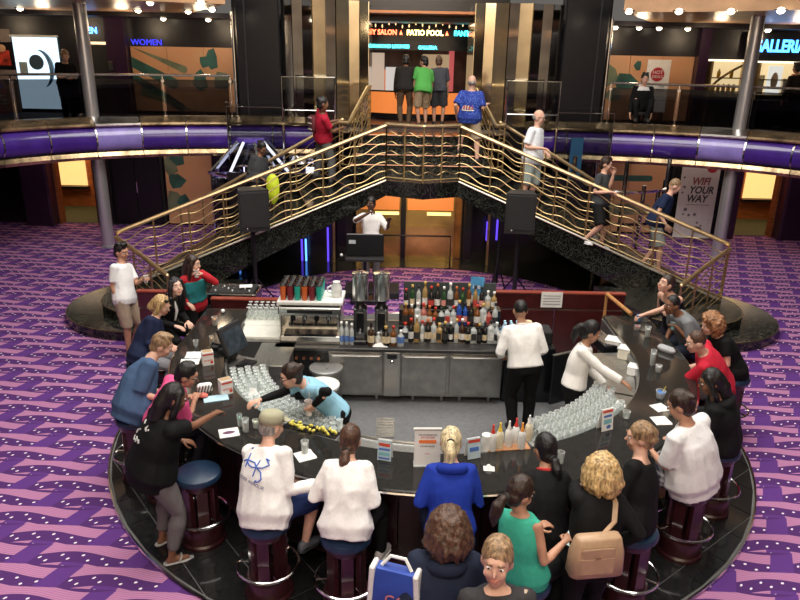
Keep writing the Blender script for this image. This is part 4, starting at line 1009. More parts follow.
LBc = {'white': (.75, .73, .68), 'cream': (.68, .55, .35), 'red': (.5, .05, .04), 'black': (.03, .03, .03), 'pink': (.75, .3, .25), 'blue': (.1, .2, .5)}
bcache = {}; RB = random.Random(5)
def bottle(kind, gl, cp, lb, p, where, rz):
    key = (kind, gl, cp, lb)
    if key not in bcache:
        s, h, r = bottle_mesh(kind)
        gm = mat('bottle_' + gl, GL[gl], .06, 0, .05, coat=.5)
        body = s.mesh('glass_body', gm, False); smooth_angle(body, 50)
        cap = Soup().lathe([(.017, h - .025), (.0175, h + .012), (0, h + .013)], n=10).mesh('cap', mat('cap_' + cp, CP[cp], .35), True)
        lab = Soup().lathe([(r + .0015, .045), (r + .0015, .125)], n=14) if kind != 'square' else Soup().box((0, -.0315, .085), (.062, .004, .09))
        lab.f = [q for q in lab.f if len(q) == 4]; lab.m = lab.m[:len(lab.f)]
        bcache[key] = (body, cap, lab.mesh('label', mat('label_' + lb, LBc[lb], .6, 0, .25, 40), kind != 'square'))
    t = thing('liquor_bottle', '%s %s bottle with %s cap and %s label %s' % (gl, {'spirit': 'spirit', 'wine': 'wine', 'round': 'bulbous', 'square': 'square shouldered', 'slim': 'slim', 'short': 'squat'}[kind], cp, lb, where), 'bottle', p, rz, 'bottles ' + where); q_ = RB.uniform(.98, 1.2); t.scale = (q_, q_, q_ * RB.uniform(.92, 1.08))
    for nm, me in zip(('glass_body', 'cap', 'label'), bcache[key]):
        o = bpy.data.objects.new(nm, me); COL.objects.link(o); o.parent = t
tiers = [('on the front bottle row', 8.80 - .06, ZT + .013, 17), ('on the middle shelf tier', 8.97, ZT + .181, 16), ('on the top shelf tier', 9.13, ZT + .361, 15)]
R2 = random.Random(11)
pick = {0: (['dark', 'clear', 'gold', 'dark', 'brown', 'amber', 'dark', 'clear', 'amber', 'brown', 'dark', 'clear', 'gold', 'amber'], ['wine', 'spirit', 'slim', 'square', 'round', 'spirit']),
        1: (['clear', 'pink', 'clear', 'amber', 'pink', 'green', 'clear', 'dark', 'clear', 'amber'], ['spirit', 'square', 'round', 'spirit', 'wine']),
        2: (['amber', 'green', 'gold', 'clear', 'pink', 'dark', 'dark', 'clear', 'clear'], ['wine', 'spirit', 'slim', 'wine'])}
for ti, (wh, y, z, n) in enumerate(tiers):
    for k in range(n):
        x = -.36 + 1.32 * (k + .5) / n; u = k / n
        gl = R2.choice(pick[ti][0]); kd = R2.choice(pick[ti][1])
        if ti == 1 and .5 < u < .68: gl = 'blue'; kd = 'slim'
        if ti == 0 and k == 3: gl, kd = 'clear', 'slim'
        cp = R2.choice(['red', 'black', 'gold', 'white', 'orange', 'black', 'red']); lb = R2.choice(['white', 'cream', 'white', 'red', 'black', 'pink'] if ti else ['white', 'cream', 'black', 'black', 'white'])
        bottle(kd, gl, cp, lb, (x, y + R2.uniform(-.012, .012), z), wh, R2.uniform(-.5, .5))
for k in range(5): bottle(['spirit', 'short', 'round', 'spirit', 'short'][k], ['brown', 'clear', 'dark', 'amber', 'clear'][k], ['black', 'white', 'gold', 'red', 'white'][k], ['cream', 'white', 'cream', 'white', 'blue'][k], (-.78 + k * .1, 8.6 + .02 * (k % 2), ZT), 'beside the juice dispensers', k)
for k in range(3): bottle('slim', 'clear', 'white', 'blue', (-1.18 + .07 * k, 8.62, ZT), 'beside the espresso machine', k)
bn = thing('blue_card', 'blue promotional card standing behind the bottles', 'card', (P(477, 305, 1.3).x, 9.22, ZT + .36))
obj('sheet', Soup().box((0, 0, .22), (.19, .01, .44), ry=.06), mat('card_blue', (.08, .32, .60), .5, 0, .2, 6), bn); obj('white_mark', Soup().box((0, -.01, .12), (.13, .004, .1)), M_PAPER, bn)
text_obj('letters', 'ice', .1, M_PAPER, (0, -.008, .3), parent=bn, depth=.002)
# bottled water pack
wpk = thing('water_bottle_pack', 'shrink wrapped pack of blue capped water bottles beside the bartender', 'water pack', (1.13, 8.82, ZT))
M_WB = glassm('water_plastic', (.55, .78, .95), .35, .1)
for i in range(3):
    for j in range(2):
        b_ = obj('water_bottle', Soup().lathe([(.035, 0), (.04, .01), (.038, .08), (.04, .16), (.034, .21), (.014, .25), (.014, .275)], (-.085 + .085 * i, -.045 + .085 * j, 0), 10), M_WB, wpk, True)
        obj('cap', Soup().lathe([(.017, .27), (.017, .295), (0, .296)], (-.085 + .085 * i, -.045 + .085 * j, 0), 10), mat('cap_aqua', (.5, .75, .9), .4), b_)
obj('wrap_band', Soup().box((0, -.0, .11), (.27, .185, .14), bev=.03), mat('wrap_blue', (.25, .52, .85), .3, 0, .3, 9), wpk)
obj('ring_print', Soup().tube([(.06 * math.cos(a), -.096, .12 + .06 * math.sin(a)) for a in np.linspace(0, 2 * math.pi, 17)[:-1]], .014, 6, closed=True), mat('wrap_blue_dark', (.03, .12, .5), .4), wpk)
def cup_stack(p, label, r=.042, h=.16, m=None):
    t = thing('cup_stack', label, 'cups', p); obj('outer_cup', Soup().lathe([(r * .72, 0), (r, h), (r * 1.06, h), (r * 1.06, h + .008), (r * .9, h + .006), (r * .7, .02), (0, .02)], n=16), m or M_WHITE, t, True)
    for k in range(4): obj('cup_rim', Soup().tube([(r * 1.05 * math.cos(a), r * 1.05 * math.sin(a), h + .012 + .01 * k) for a in np.linspace(0, 2 * math.pi, 17)[:-1]], .004, 5, closed=True), m or M_WHITE, t, True)
    return t
cup_stack((.98, 8.60, ZT), 'stack of white cups at the end of the bottle row', .065, .17)
tag(obj('food_packet', Soup().box((1.35, 8.95, ZT + .13), (.2, .14, .26), bev=.03), mat('packet', (.7, .45, .3), .5, 0, .4, 12)), 'white and orange packet on the fridge beside the bartender', 'packet')
tag(obj('box_unit', Soup().box((1.55, 8.9, ZT + .09), (.3, .3, .18), bev=.02), M_BLACKM), 'black box appliance on the open fridge', 'box')
# ice bucket / misc white tubs at the dispensers
cloth((P(373, 345, ZT).x + .1, 8.58, ZT), .2, .1, 'crumpled white bar towel in front of the juice dispensers', .06, seed=9)
cup_stack((P(371, 340, ZT).x, 8.62, ZT), 'stack of clear cups between the juice dispensers', .035, .2, M_GLASS)

# glass rack and register on the restroom side
rk = thing('glass_rack', 'slanted white glass rack unit topped with upturned wine glasses', 'rack', (-2.28, 9.05, .0))
obj('cabinet', Soup().box((0, 0, .44), (.62, .85, .84)), M_STEELD, rk)
obj('tray', Soup().box((0, .12, .93), (.62, .46, .15), rx=math.radians(8), bev=.02), mat('rack_cream', (.62, .62, .55), .5), rk)
obj('tray', Soup().box((0, -.22, .90), (.60, .3, .08), rx=math.radians(14), bev=.02), mat('rack_cream', (.62, .62, .55), .5), rk)
upg = Soup(); upg.lathe([(.03, 0), (.034, .02), (.036, .06), (.02, .1), (.006, .115), (.006, .15), (.03, .158), (.031, .162), (0, .163)], n=12); upme = upg.mesh('wine_glass', M_GLASS, True)
for r_ in range(3):
    for c_ in range(7): put_me('wine_glass', upme, (-2.53 + c_ * .082, 9.12 + r_ * .085, 1.012 + r_ * .012), 'upturned wine glass on the white rack beside the espresso machine', 'glass', 'upturned wine glasses on the white rack')
ps_ = thing('cash_register', 'black touch screen cash register on the counter, seen from behind the bar', 'register', (P(232, 352, ZC).x, P(232, 352, ZC).y, .92), math.radians(-22))
obj('stand', Soup().box((-.08, .02, .08), (.16, .22, .16), bev=.02), M_BLACKM, ps_)
obj('screen_case', Soup().box((.02, 0, .30), (.06, .42, .36), ry=math.radians(-22), bev=.012), M_BLACKM, ps_)
obj('screen', Soup().box((.053, 0, .285), (.012, .36, .29), ry=math.radians(-22)), mat('screen_dark', (.03, .04, .05), .15, 0, .3, 12), ps_)
obj('keypad', Soup().box((.24, -.05, .02), (.18, .2, .03), bev=.006), M_BLACK, ps_)
obj('base_box', Soup().box((-.2, .05, .1), (.14, .22, .22), bev=.02), M_BLACK, ps_)
obj('mount', Soup().box((.0, .0, -.03), (.5, .34, .05)), M_STEELD, ps_)
ib = thing('ice_bin', 'stainless steel bench beside the register', 'work bench', (-1.75, 8.5, 0)); 
obj('body', Soup().box((-.28, -.25, .42), (.42, .7, .8), bev=.01), M_STEELD, ib); obj('top', Soup().box((-.28, -.25, .835), (.46, .74, .03), bev=.006), M_STEEL, ib)

# lemon tray, squeeze bottles and tubs
lt = thing('garnish_tray', 'steel garnish tray of cut lemons at the inner edge of the bar', 'tray', P(312, 430, ZC) + Vector((0, 0, -.06)), math.radians(-22))
obj('pan', Soup().box((0, 0, .03), (.62, .16, .06), bev=.01), M_STEEL, lt); obj('inset', Soup().box((0, 0, .062), (.58, .13, .006)), M_BLACK, lt)
M_LEM = mat('lemon', (.85, .66, .12), .5, 0, .25, 20)
lw_ = Soup().ell((0, 0, 0), (.026, .013, .016), 8, 5).mesh('lemon_wedge', M_LEM, True)
for k in range(26):
    put_me('lemon_wedge', lw_, lt.location + Matrix.Rotation(math.radians(-22), 3, 'Z') @ Vector((-.25 + .02 * k + R2.uniform(-.01, .01), R2.uniform(-.05, .05), .078 + .012 * (k % 2))), 'cut lemon wedge in the garnish tray', 'lemon', 'lemon wedges in the garnish tray', R2.uniform(0, 3))
sbm = {}
for k, (px, py, cp, lab) in enumerate(((499, 446, 'yellow', 'yellow'), (508, 444, 'white', 'white'), (515, 441, 'red', 'red'), (528, 438, 'white', 'white'), (492, 448, 'red', 'red'), (521, 446, 'orange', 'orange'))):
    t = thing('squeeze_bottle', 'white squeeze bottle with a %s spout beside the stemmed glasses' % lab, 'bottle', P(px, py + 2, ZC), group='white squeeze bottles with %s spouts' % lab)
    obj('body', Soup().lathe([(.035, 0), (.038, .01), (.038, .14), (.03, .17), (.018, .185)], n=14), M_WHITE if k % 3 else mat('creamy_plastic', (.75, .68, .5), .4), t, True)
    obj('spout', Soup().lathe([(.02, .18), (.02, .2), (.012, .215), (.009, .27), (0, .272)], n=10), mat('spout_' + cp, {'yellow': (.85, .6, .05), 'white': (.8, .8, .78), 'red': (.6, .04, .03), 'orange': (.8, .3, .05)}[cp], .4), t, True)
t = thing('glass_jar', 'clear plastic jar with a white lid beside the squeeze bottles', 'jar', P(486, 449, ZC)); obj('body', Soup().lathe([(.05, 0), (.052, .1), (.045, .13), (0, .13)], n=16), mat('frosted', (.7, .7, .66), .3, 0, .2), t, True); obj('lid', Soup().lathe([(.047, .13), (.047, .155), (0, .16)], n=16), M_WHITE, t, True)
tag(obj('wooden_board', Soup().box(P(508, 450, ZC) + Vector((0, 0.05, -.002)), (.42, .12, .018), rz=math.radians(8)), mat('board', (.45, .22, .1), .5)), 'low wooden board under the squeeze bottles', 'board')

# menu cards on the counter
M_INK = mat('ink_grey', (.08, .08, .1), .6); M_INKR = mat('ink_red', (.6, .06, .03), .6); M_INKO = mat('ink_orange', (.85, .2, .05), .6); M_INKB = mat('ink_blue', (.08, .18, .5), .6)
def card(px, py, w, h, label, rz, lines, z=ZC, lean=.12, acrylic=False, ground=None):
    t = thing('menu_card', label, 'card', P(px, py, z), rz)
    obj('sheet', Soup().box((0, lean * h / 2, h / 2 + .004), (w, .006, h), rx=-lean), ground or M_PAPER, t)
    obj('back_leaf', Soup().box((0, lean * h / 2 + .045, h / 2 + .004), (w, .005, h), rx=lean * 1.4), M_PAPER, t)
    for kind, x, zz, a, b, m in lines:
        q = Vector((x * w, lean * zz * h - .006, zz * h))
        if kind == 'rect': obj('print', Soup().box(q, (a * w, .003, b * h), rx=-lean), m, t)
        elif kind == 'disc': obj('print', Soup().ell(q, (a * w, .003, b * h), 12, 6), m, t)
        else: o = text_obj('letters', kind, a, m, q, (math.pi / 2 - lean, 0, 0), t, .001)
    if acrylic:
        obj('stand_foot', Soup().box((0, .03, .004), (w * 1.05, .1, .008)), M_GLASS, t); obj('top_edge', Soup().box((0, lean * h, h + .006), (w * 1.1, .03, .018), bev=.004), mat('acrylic_edge', (.55, .55, .52), .2), t)
    return t
card(427, 466, .235, .35, 'large white table sign with an orange band beside the blonde woman', math.radians(2), [('WE CHARGE NO', .0, .86, .022, 0, M_INK), ('SERVICE FEES', .0, .79, .022, 0, M_INKR), ('rect', 0, .68, .66, .09, M_INKO), ('STAMP SALES', 0, .55, .022, 0, M_INK), ('at bar', 0, .35, .018, 0, M_INKR)], acrylic=True)
card(384, 461, .13, .2, 'small blue printed drink card beside the woman in the white blouse', math.radians(-14), [('rect', 0, .8, .8, .14, M_INKR), ('rect', 0, .58, .8, .1, M_INKB), ('rect', 0, .36, .8, .16, mat('card_teal', (.2, .45, .5), .6)), ('rect', 0, .15, .8, .08, M_INKB)], ground=mat('card_pale', (.5, .62, .68), .6))
card(474, 459, .13, .2, 'small drink card with red top hidden behind the blonde ponytail', math.radians(20), [('rect', 0, .9, .9, .14, M_INKR), ('rect', 0, .5, .7, .2, M_INKB)], ground=mat('card_pale', (.5, .62, .68), .6))
card(607, 431, .14, .23, 'small drink card with red heading standing beside the stemmed glasses', math.radians(25), [('rect', 0, .92, .9, .1, M_INKR), ('rect', 0, .7, .7, .1, M_INKB), ('rect', 0, .45, .7, .2, mat('card_teal', (.2, .45, .5), .6)), ('disc', .1, .2, .2, .1, M_INKB)])
def carton(px, py, label, rz):
    t = thing('straw_carton', label, 'carton', P(px, py, ZC), rz)
    obj('box', Soup().box((0, 0, .085), (.13, .10, .17), bev=.004), M_PAPER, t); obj('inside', Soup().box((0, 0, .168), (.115, .085, .008)), mat('carton_in', (.4, .28, .16), .7), t)
    obj('red_band', Soup().box((0, -.0515, .14), (.12, .002, .02)), M_INKR, t); text_obj('letters', 'straws', .04, M_INKR, (0, -.053, .07), parent=t, depth=.001)
    obj('red_logo', Soup().ell((.04, -.052, .04), (.018, .002, .018)), M_INKR, t)
carton(208, 364, 'white printed straw carton beside the tall register', math.radians(25)); carton(226, 393, 'white printed straw carton against the rows of tumblers', math.radians(35))

# drinks and bits on the counter
def drink(px, py, label, col, h=.14, r=.036, straw=None, z=ZC, name='cocktail_glass', fill=.75):
    t = thing(name, label, 'drink', P(px, py, z))
    obj('glass', Soup().lathe([(r * .7, 0), (r * .78, .004), (r, h), (r * .94, h), (r * .72, .008), (0, .008)], n=14), M_GLASS, t, True)
    if col: obj('liquid', Soup().lathe([(0, .009), (r * .71, .009), (r * (.72 + .2 * fill), h * fill), (0, h * fill)], n=14), mat('liq_%d_%d' % (px, py), col, .1), t, True)
    if straw: obj('straw', Soup().tube([(0, 0, .02), (r * .9, .01, h * 1.5)], .004, 6), mat('straw_' + str(straw), straw, .5), t)
    return t
drink(215, 325, 'amber cocktail in a flared glass beside the white napkins', (.75, .25, .04), .12, .04)
drink(212, 344, 'small glowing amber drink behind the straw carton', (.9, .45, .12), .11, .03)
drink(196, 346, 'small empty stemless glass by the hand of the woman in navy', None, .08, .035)
drink(246, 432, 'tall clear glass of iced water by the napkin with dark print', (.6, .65, .64), .15, .035)
drink(240, 426, 'teal plastic drink bottle by the napkin with dark print', (.05, .35, .32), .13, .028)
drink(256, 428, 'short glass with lime beside the tall iced water', (.5, .55, .4), .09, .035)
drink(305, 453, 'tall clear glass standing on a square white napkin', (.5, .5, .46), .13, .038)
drink(647, 337, 'tall clear plastic cup in front of the man in the grey shirt', (.62, .62, .6), .15, .04)
drink(637, 330, 'red trimmed glass at the galleria end of the counter', (.5, .08, .1), .07, .04)
drink(652, 365, 'clear water bottle lying beside the drinks of the curly haired woman', (.6, .66, .72), .2, .036)
drink(658, 372, 'short clear cup beside the water bottle on the counter', (.55, .55, .55), .09, .04)
drink(660, 398, 'blue bucket drink with yellow straws before the woman in the black hoodie', (.03, .16, .55), .09, .055, (.75, .6, .1))
drink(672, 415, 'clear cup on a napkin before the man in the white tee', (.5, .52, .5), .09, .038)
drink(626, 418, 'small clear rocks glass behind the drink card', None, .08, .04)
drink(560, 463, 'row glass at the inner edge beside the black ponytail woman', None, .12, .036)
def napkin(px, py, w, rz, label, m=None, z=ZC):
    s = Soup().box((0, 0, .0025), (w, w, .004)); s.box((.004, .004, .006), (w * .94, w * .94, .003), rz=.08); return tag(obj('napkin', s, m or M_PAPER, None, False, P(px, py, z), rz), label, 'napkin')
napkin(305, 456, .17, .5, 'square white napkin under the clear glass'); napkin(660, 408, .16, .3, 'white napkin beside the blue bucket drink'); napkin(661, 421, .17, .1, 'white napkin beside the cup of the man in the white tee')
n_ = thing('napkin', 'white napkin with a dark oval print before the standing woman', 'napkin', P(229, 433, ZC), .35); obj('sheet', Soup().box((0, 0, .003), (.19, .17, .005)), M_PAPER, n_); obj('print', Soup().ell((0, 0, .006), (.06, .03, .002)), mat('print_plum', (.12, .04, .09), .6), n_)
cloth(P(489, 469, ZC), .1, .08, 'crumpled white napkin beside the blonde woman', .045, seed=21, name='crumpled_napkin', cat='napkin')
for k, (px, py, w, rz, lab) in enumerate(((196, 355, .24, .3, 'open white papers before the man in the blue shirt'), (190, 362, .22, -.3, 'second sheaf of white papers before the man in the blue shirt'))):
    cloth(P(px, py, ZC), w, w * .8, lab, .02, seed=30 + k, name='paper_sheaf', cat='papers')
zb_ = thing('striped_bag', 'black and white striped pouch before the dark haired man in pink', 'pouch', P(205, 392, ZC), .4); obj('pouch_body', Soup().box((0, 0, .05), (.16, .08, .1), bev=.02), M_PAPER, zb_)
for k in range(5): obj('stripe', Soup().box((-.064 + .032 * k, -.0395, .052), (.012, .004, .085), ry=.3), M_BLACKM, zb_)
tag(obj('light_blue_cloth', Soup().box(P(216, 399, ZC) + Vector((0, 0, .006)), (.26, .14, .012), rz=.35, bev=.004), mat('pale_blue_cloth', (.4, .6, .7), .8)), 'pale blue folded cloth lying beside the striped pouch', 'cloth')
tag(obj('red_purse', Soup().ell(P(203, 398, ZC) + Vector((0, 0, .03)), (.06, .045, .03), 12, 6), mat('coral', (.6, .13, .1), .5), None, True), 'small coral purse beside the striped pouch', 'purse')
cloth(P(222, 330, ZC), .12, .08, 'blue and white crumpled wrapper beside the amber cocktail', .05, mat('wrap_ice', (.55, .75, .85), .5, 0, .3, 14), 40, 'drink_wrapper', 'wrapper')
tag(obj('white_ball_cup', Soup().ell(P(223, 313, ZC) + Vector((0, 0, .03)), (.03, .03, .03), 10, 6), M_WHITE, None, True), 'small white round cup on the far end of the counter', 'cup')
tag(obj('clutch_bag', Soup().box(P(666, 352, ZC) + Vector((.0, 0, .04)), (.24, .09, .08), rz=-.9, bev=.03), mat('silver_grey', (.45, .46, .48), .4)), 'silver grey clutch bag on the counter before the curly haired woman', 'bag')
# plastic tubs and plates on the galleria bench
for k, (px, py, w, d, h, lab) in enumerate(((617, 347, .3, .2, .1, 'white food tub nearest the wooden handrail on the steel bench'), (626, 358, .2, .18, .14, 'cream food tub with lid on the steel bench'), (634, 374, .16, .16, .1, 'small white tub beside the stemmed glasses on the steel bench'))):
    p = P(px, py, ZB); t = thing('food_tub', lab, 'tub', p, -.5); mm = mat('tub%d' % k, ((.78, .77, .72), (.7, .66, .55), (.8, .8, .78))[k], .4)
    obj('tub_body', Soup().box((0, 0, h / 2), (w, d, h), bev=.015), mm, t); obj('lid', Soup().box((0, 0, h + .006), (w * 1.04, d * 1.04, .014), bev=.005), M_WHITE, t)
tag(obj('white_plate', Soup().lathe([(.05, 0), (.06, .004), (.11, .02), (.115, .024), (.06, .01), (0, .01)], n=20), M_WHITE, None, True, P(612, 340, ZB)), 'white plate at the far end of the steel bench', 'plate')
tag(obj('black_rail_tray', Soup().box(P(612, 345, .8) + Vector((-.18, .1, .06)), (.2, .9, .14), rz=.15, bev=.01), M_BLACK), 'black bottle rail along the steel bench', 'rail')

# ------------------------------------------------------------------ stools
SEATZ = .78
M_SEAT = mat('navy_leather', (.012, .030, .065), .3, 0, .1, 12, bump=.1); M_STB = mat('stool_maroon', (.035, .008, .010), .3, 0, .2, 6, coat=.3)
def make_stool(p, label, group):
    t = thing('bar_stool', label, 'stool', p, RNG.uniform(0, 1), group)
    obj('base_drum', Soup().lathe([(.215, 0), (.215, .03), (.2, .05), (.2, .18), (.19, .2), (0, .2)], n=20), M_STB, t, 30)
    for k in range(6):
        a = k * math.pi / 3; obj('upright', Soup().box((.135 * math.cos(a), .135 * math.sin(a), .42), (.05, .1, .52), rz=a), M_STB, t)
    obj('top_drum', Soup().lathe([(.17, .62), (.175, .64), (.175, .69), (0, .69)], n=20), M_STB, t, 30)
    fr = obj('foot_ring', Soup().tube([(.265 * math.cos(a), .265 * math.sin(a), .30) for a in np.linspace(0, 2 * math.pi, 29)[:-1]], .014, 8, closed=True), M_CHROME, t, True)
    for k in range(3):
        a = k * 2.094 + .5; obj('bracket', Soup().tube([(.15 * math.cos(a), .15 * math.sin(a), .30), (.265 * math.cos(a), .265 * math.sin(a), .30)], .01, 6), M_CHROME, fr)
    obj('seat', Soup().lathe([(.19, .685), (.212, .70), (.218, .73), (.205, .755), (.16, .768), (0, .772)], n=24), M_SEAT, t, True)
    return t
ZF = .028
STOOL = {}
def sp_(px, py): q = P(px, py, SEATZ); return Vector((q.x, q.y, ZF))
STOOLS = [('empty', sp_(198, 472), 'empty bar stool with navy seat beside the standing woman in black'), ('ua', sp_(266, 519), 'bar stool under the man in the cap and printed white shirt'),
          ('blouse', sp_(346, 533), 'bar stool under the woman in the white blouse'), ('blonde', sp_(450, 536), 'bar stool under the blonde woman in the blue jacket'),
          ('pony', pol(13, 3.6, ZF), 'bar stool under the black ponytail woman'), ('teal', sp_(523, 578), 'bar stool under the woman in the green sleeveless top'),
          ('dress', sp_(633, 528), 'bar stool under the woman in the black dress'), ('white', sp_(690, 484), 'bar stool under the person in the white tee'),
          ('hood', sp_(719, 447), 'bar stool under the woman in the black hoodie'), ('red', pol(79, 3.5, ZF), 'bar stool under the man in the red shirt'),
          ('ginger', pol(87, 3.85, ZF), 'bar stool under the curly haired woman'), ('grey', Vector((3.65, 8.85, ZF)), 'bar stool under the man in the grey shirt'),
          ('blue', pol(-65, 3.6, ZF), 'bar stool under the man in the blue shirt'), ('pink', pol(-57, 3.42, ZF), 'bar stool under the dark haired man in pink'),
          ('navy', pol(-88, 3.68, ZF), 'bar stool under the blonde woman in navy'), ('suit', Vector((-3.72, 9.05, ZF)), 'bar stool under the woman in the black suit')]
proto = None
for key, p, lab in STOOLS:
    if proto is None: proto = make_stool(p, lab, 'bar stools around the counter'); STOOL[key] = proto
    else: STOOL[key] = dup(proto, p, RNG.uniform(0, 1), lab)

# ------------------------------------------------------------------ music equipment behind the bar
def speaker(px, y, label, rz, ztop):
    x = PD(px, 215, y).x; t = thing('loudspeaker', label, 'speaker', (x, y, 0), rz)
    w, d, h = .56, .42, .76; z0 = ztop - h
    obj('cabinet', Soup().loft([[Vector((a * w / 2 * (1 if b < 0 else .72), b * d / 2, z)) for a, b in ((-1, -1), (1, -1), (1, 1), (-1, 1))] for z in (z0, ztop)]), mat('speaker_black', (.014, .014, .015), .5, 0, .2, 30, bump=.2), t)
    obj('grille', Soup().box((0, -d / 2 - .008, z0 + h / 2 + .02), (w * .9, .016, h * .86), bev=.006), M_BLACKM, t)
    obj('badge', Soup().ell((-.14, -d / 2 - .018, z0 + .06), (.018, .006, .018)), M_CHROME, t)
    obj('pole', Soup().tube([(0, 0, .25), (0, 0, z0)], .045, 10), M_BLACK, t, True)
    for k in range(3):
        a = k * 2.094 + .4; obj('leg', Soup().tube([(0, 0, .55), (.42 * math.cos(a), .42 * math.sin(a), .015)], .016, 8), M_BLACK, t, True)
    return t
speaker(252, 12.55, 'black loudspeaker on a tripod pole beside the mixing desk', math.radians(24), 2.23); speaker(520, 12.9, 'black loudspeaker on a tripod pole beside the gold doors', math.radians(-8), 2.2)
mp_ = P(230, 292, 1.0)
mx = thing('mixing_desk', 'dj mixing desk in a metal flight case behind the low partition', 'mixer', (mp_.x, 10.55, 0))
obj('case', Soup().box((0, 0, .86), (.78, .5, .18), bev=.01), M_BLACK, mx); obj('case_rim', Soup().tube([(-.39, -.25, .95), (.39, -.25, .95), (.39, .25, .95), (-.39, .25, .95)], .014, 6, closed=True), M_CHROME, mx)
for k in (-1, 1): obj('corner_bar', Soup().box((k * .36, -.255, .86), (.03, .02, .17)), M_CHROME, mx)
obj('panel', Soup().box((0, 0, .955), (.7, .42, .02)), M_BLACKM, mx)
for i in range(7):
    for j in range(3): obj('fader_knob', Soup().lathe([(.014, 0), (.012, .025), (0, .026)], (-.27 + .09 * i, -.12 + .11 * j, .964), 8), M_CHROME if (i + j) % 3 else M_WHITE, mx)
for sx in (-1, 1):
    for sy in (-1, 1): obj('leg', Soup().tube([(sx * .33, sy * .2, 0), (sx * .33, sy * .2, .78)], .02, 6), M_BLACK, mx)
tag(obj('paper_sheet', Soup().box((mp_.x + .18, 10.6, .996), (.2, .15, .006), rz=.2), M_PAPER), 'white paper lying on the mixing desk', 'paper')
ms_ = thing('stage_monitor', 'black flat screen on a stand before the singer', 'monitor', (PD(365, 240, 12.75).x, 12.75, 0))
obj('screen_back', Soup().box((0, 0, 1.16), (.72, .05, .42), rx=math.radians(-6), bev=.015), M_BLACK, ms_); obj('sticker', Soup().box((-.24, -.035, 1.22), (.13, .006, .07)), mat('sticker', (.5, .52, .55), .5), ms_)
obj('shelf', Soup().box((0, -.03, .9), (.74, .3, .06), bev=.01), M_BLACKM, ms_); obj('pole', Soup().tube([(0, .05, .1), (0, .05, 1.0)], .03, 8), M_BLACK, ms_, True); obj('foot', Soup().box((0, .05, .05), (.55, .45, .1), bev=.02), M_BLACK, ms_)
obj('knob', Soup().ell((-.45, 0, .95), (.03, .03, .03)), M_WHITE, ms_)
obj('knob_arm', Soup().tube([(-.37, 0, .92), (-.45, 0, .95)], .01, 6), M_BLACK, ms_)
tp_ = thing('tripod_stand', 'folded black tripod stand beside the loudspeaker by the gold doors', 'stand', (PD(498, 260, 13.2).x, 13.2, 0))
obj('column', Soup().tube([(0, 0, .3), (0, 0, 1.3)], .025, 8), M_BLACK, tp_, True)
for k in range(3): obj('leg', Soup().tube([(0, 0, .75), (.22 * math.cos(k * 2.09), .22 * math.sin(k * 2.09), .015)], .018, 6), M_BLACK, tp_)
# ------------------------------------------------------------------ people
SKIN = {'fair': (.62, .36, .26), 'pale': (.68, .43, .33), 'tan': (.48, .25, .16), 'brown': (.20, .09, .05), 'dark': (.10, .045, .028), 'olive': (.40, .21, .13)}
def skin_mat(k): return mat('skin_' + k, SKIN[k], .5, 0, .07, 14, spec=.35)
def hair_mat(name, c, var=.42): return mat('hair_' + name, c, .4, 0, var, 55, bump=.7, bscale=110, stretch=(1, 1, .22))
HAIR = {'black': (.008, .007, .007), 'darkbrown': (.028, .014, .009), 'brown': (.075, .036, .02), 'blonde': (.48, .32, .14), 'dirty': (.27, .17, .09), 'ginger': (.26, .12, .05), 'grey': (.25, .23, .21), 'platinum': (.62, .50, .30)}
def cloth_mat(name, col, rough=.8, bump=.35): return mat('cloth_' + name, tuple(c * (.55 if max(col) < .02 else 1) for c in col), rough, 0, .035, 40, bump=bump * .5, bscale=22, spec=.2)
JOBS = []
def job(o, vox, it=3, amp=0.0, freq=8.0, extra=None, seed=0.0, aniso=(1, 1, 1)):
    JOBS.append((o, vox, it, amp, freq, extra, seed, aniso))
    m = o.modifiers.new('r', 'REMESH'); m.mode = 'VOXEL'; m.voxel_size = vox
    m = o.modifiers.new('s', 'SMOOTH'); m.iterations = it; m.factor = .5
def finalize():
    bpy.context.view_layer.update(); dg = bpy.context.evaluated_depsgraph_get()
    for o, vox, it, amp, freq, extra, seed, an in JOBS:
        me = bpy.data.meshes.new_from_object(o.evaluated_get(dg)); mats = list(o.data.materials); old = o.data
        o.modifiers.clear()
        if amp:
            n = len(me.vertices); co = np.empty(n * 3); me.vertices.foreach_get('co', co); no = np.empty(n * 3); me.vertices.foreach_get('normal', no)
            co = co.reshape(-1, 3); no = no.reshape(-1, 3)
            d = np.array([noise.noise((x * freq * an[0] + seed, y * freq * an[1], z * freq * an[2])) for x, y, z in co])
            if an[2] > .5: d = .35 - np.abs(d) * 2.2     # creases
            co += no * (d * amp)[:, None]; me.vertices.foreach_set('co', co.ravel())
        if extra:
            bm = bmesh.new(); bm.from_mesh(me); vs_ = [bm.verts.new(p) for p in extra.v]
            for q in extra.f: bm.faces.new([vs_[i] for i in q])
            bm.to_mesh(me); bm.free()
        me.materials.clear()
        for m in mats: me.materials.append(m)
        me.shade_smooth(); me.update(); o.data = me; bpy.data.meshes.remove(old)
    JOBS.clear()
def ik(a, b, l1, l2, pole):
    d = b - a; L = d.length
    if L > (l1 + l2) * .995: b = a + d.normalized() * (l1 + l2) * .995; d = b - a; L = d.length
    L = max(L, abs(l1 - l2) * 1.02 + .01); u = d.normalized()
    x = (l1 * l1 - l2 * l2 + L * L) / (2 * L); h = math.sqrt(max(0, l1 * l1 - x * x))
    p = pole - u * pole.dot(u); p = p.normalized() if p.length > 1e-5 else u.orthogonal()
    return a + u * x + p * h, b
def vdir(deg): a = math.radians(deg); return Vector((math.cos(a), math.sin(a), 0))
Z = Vector((0, 0, 1))
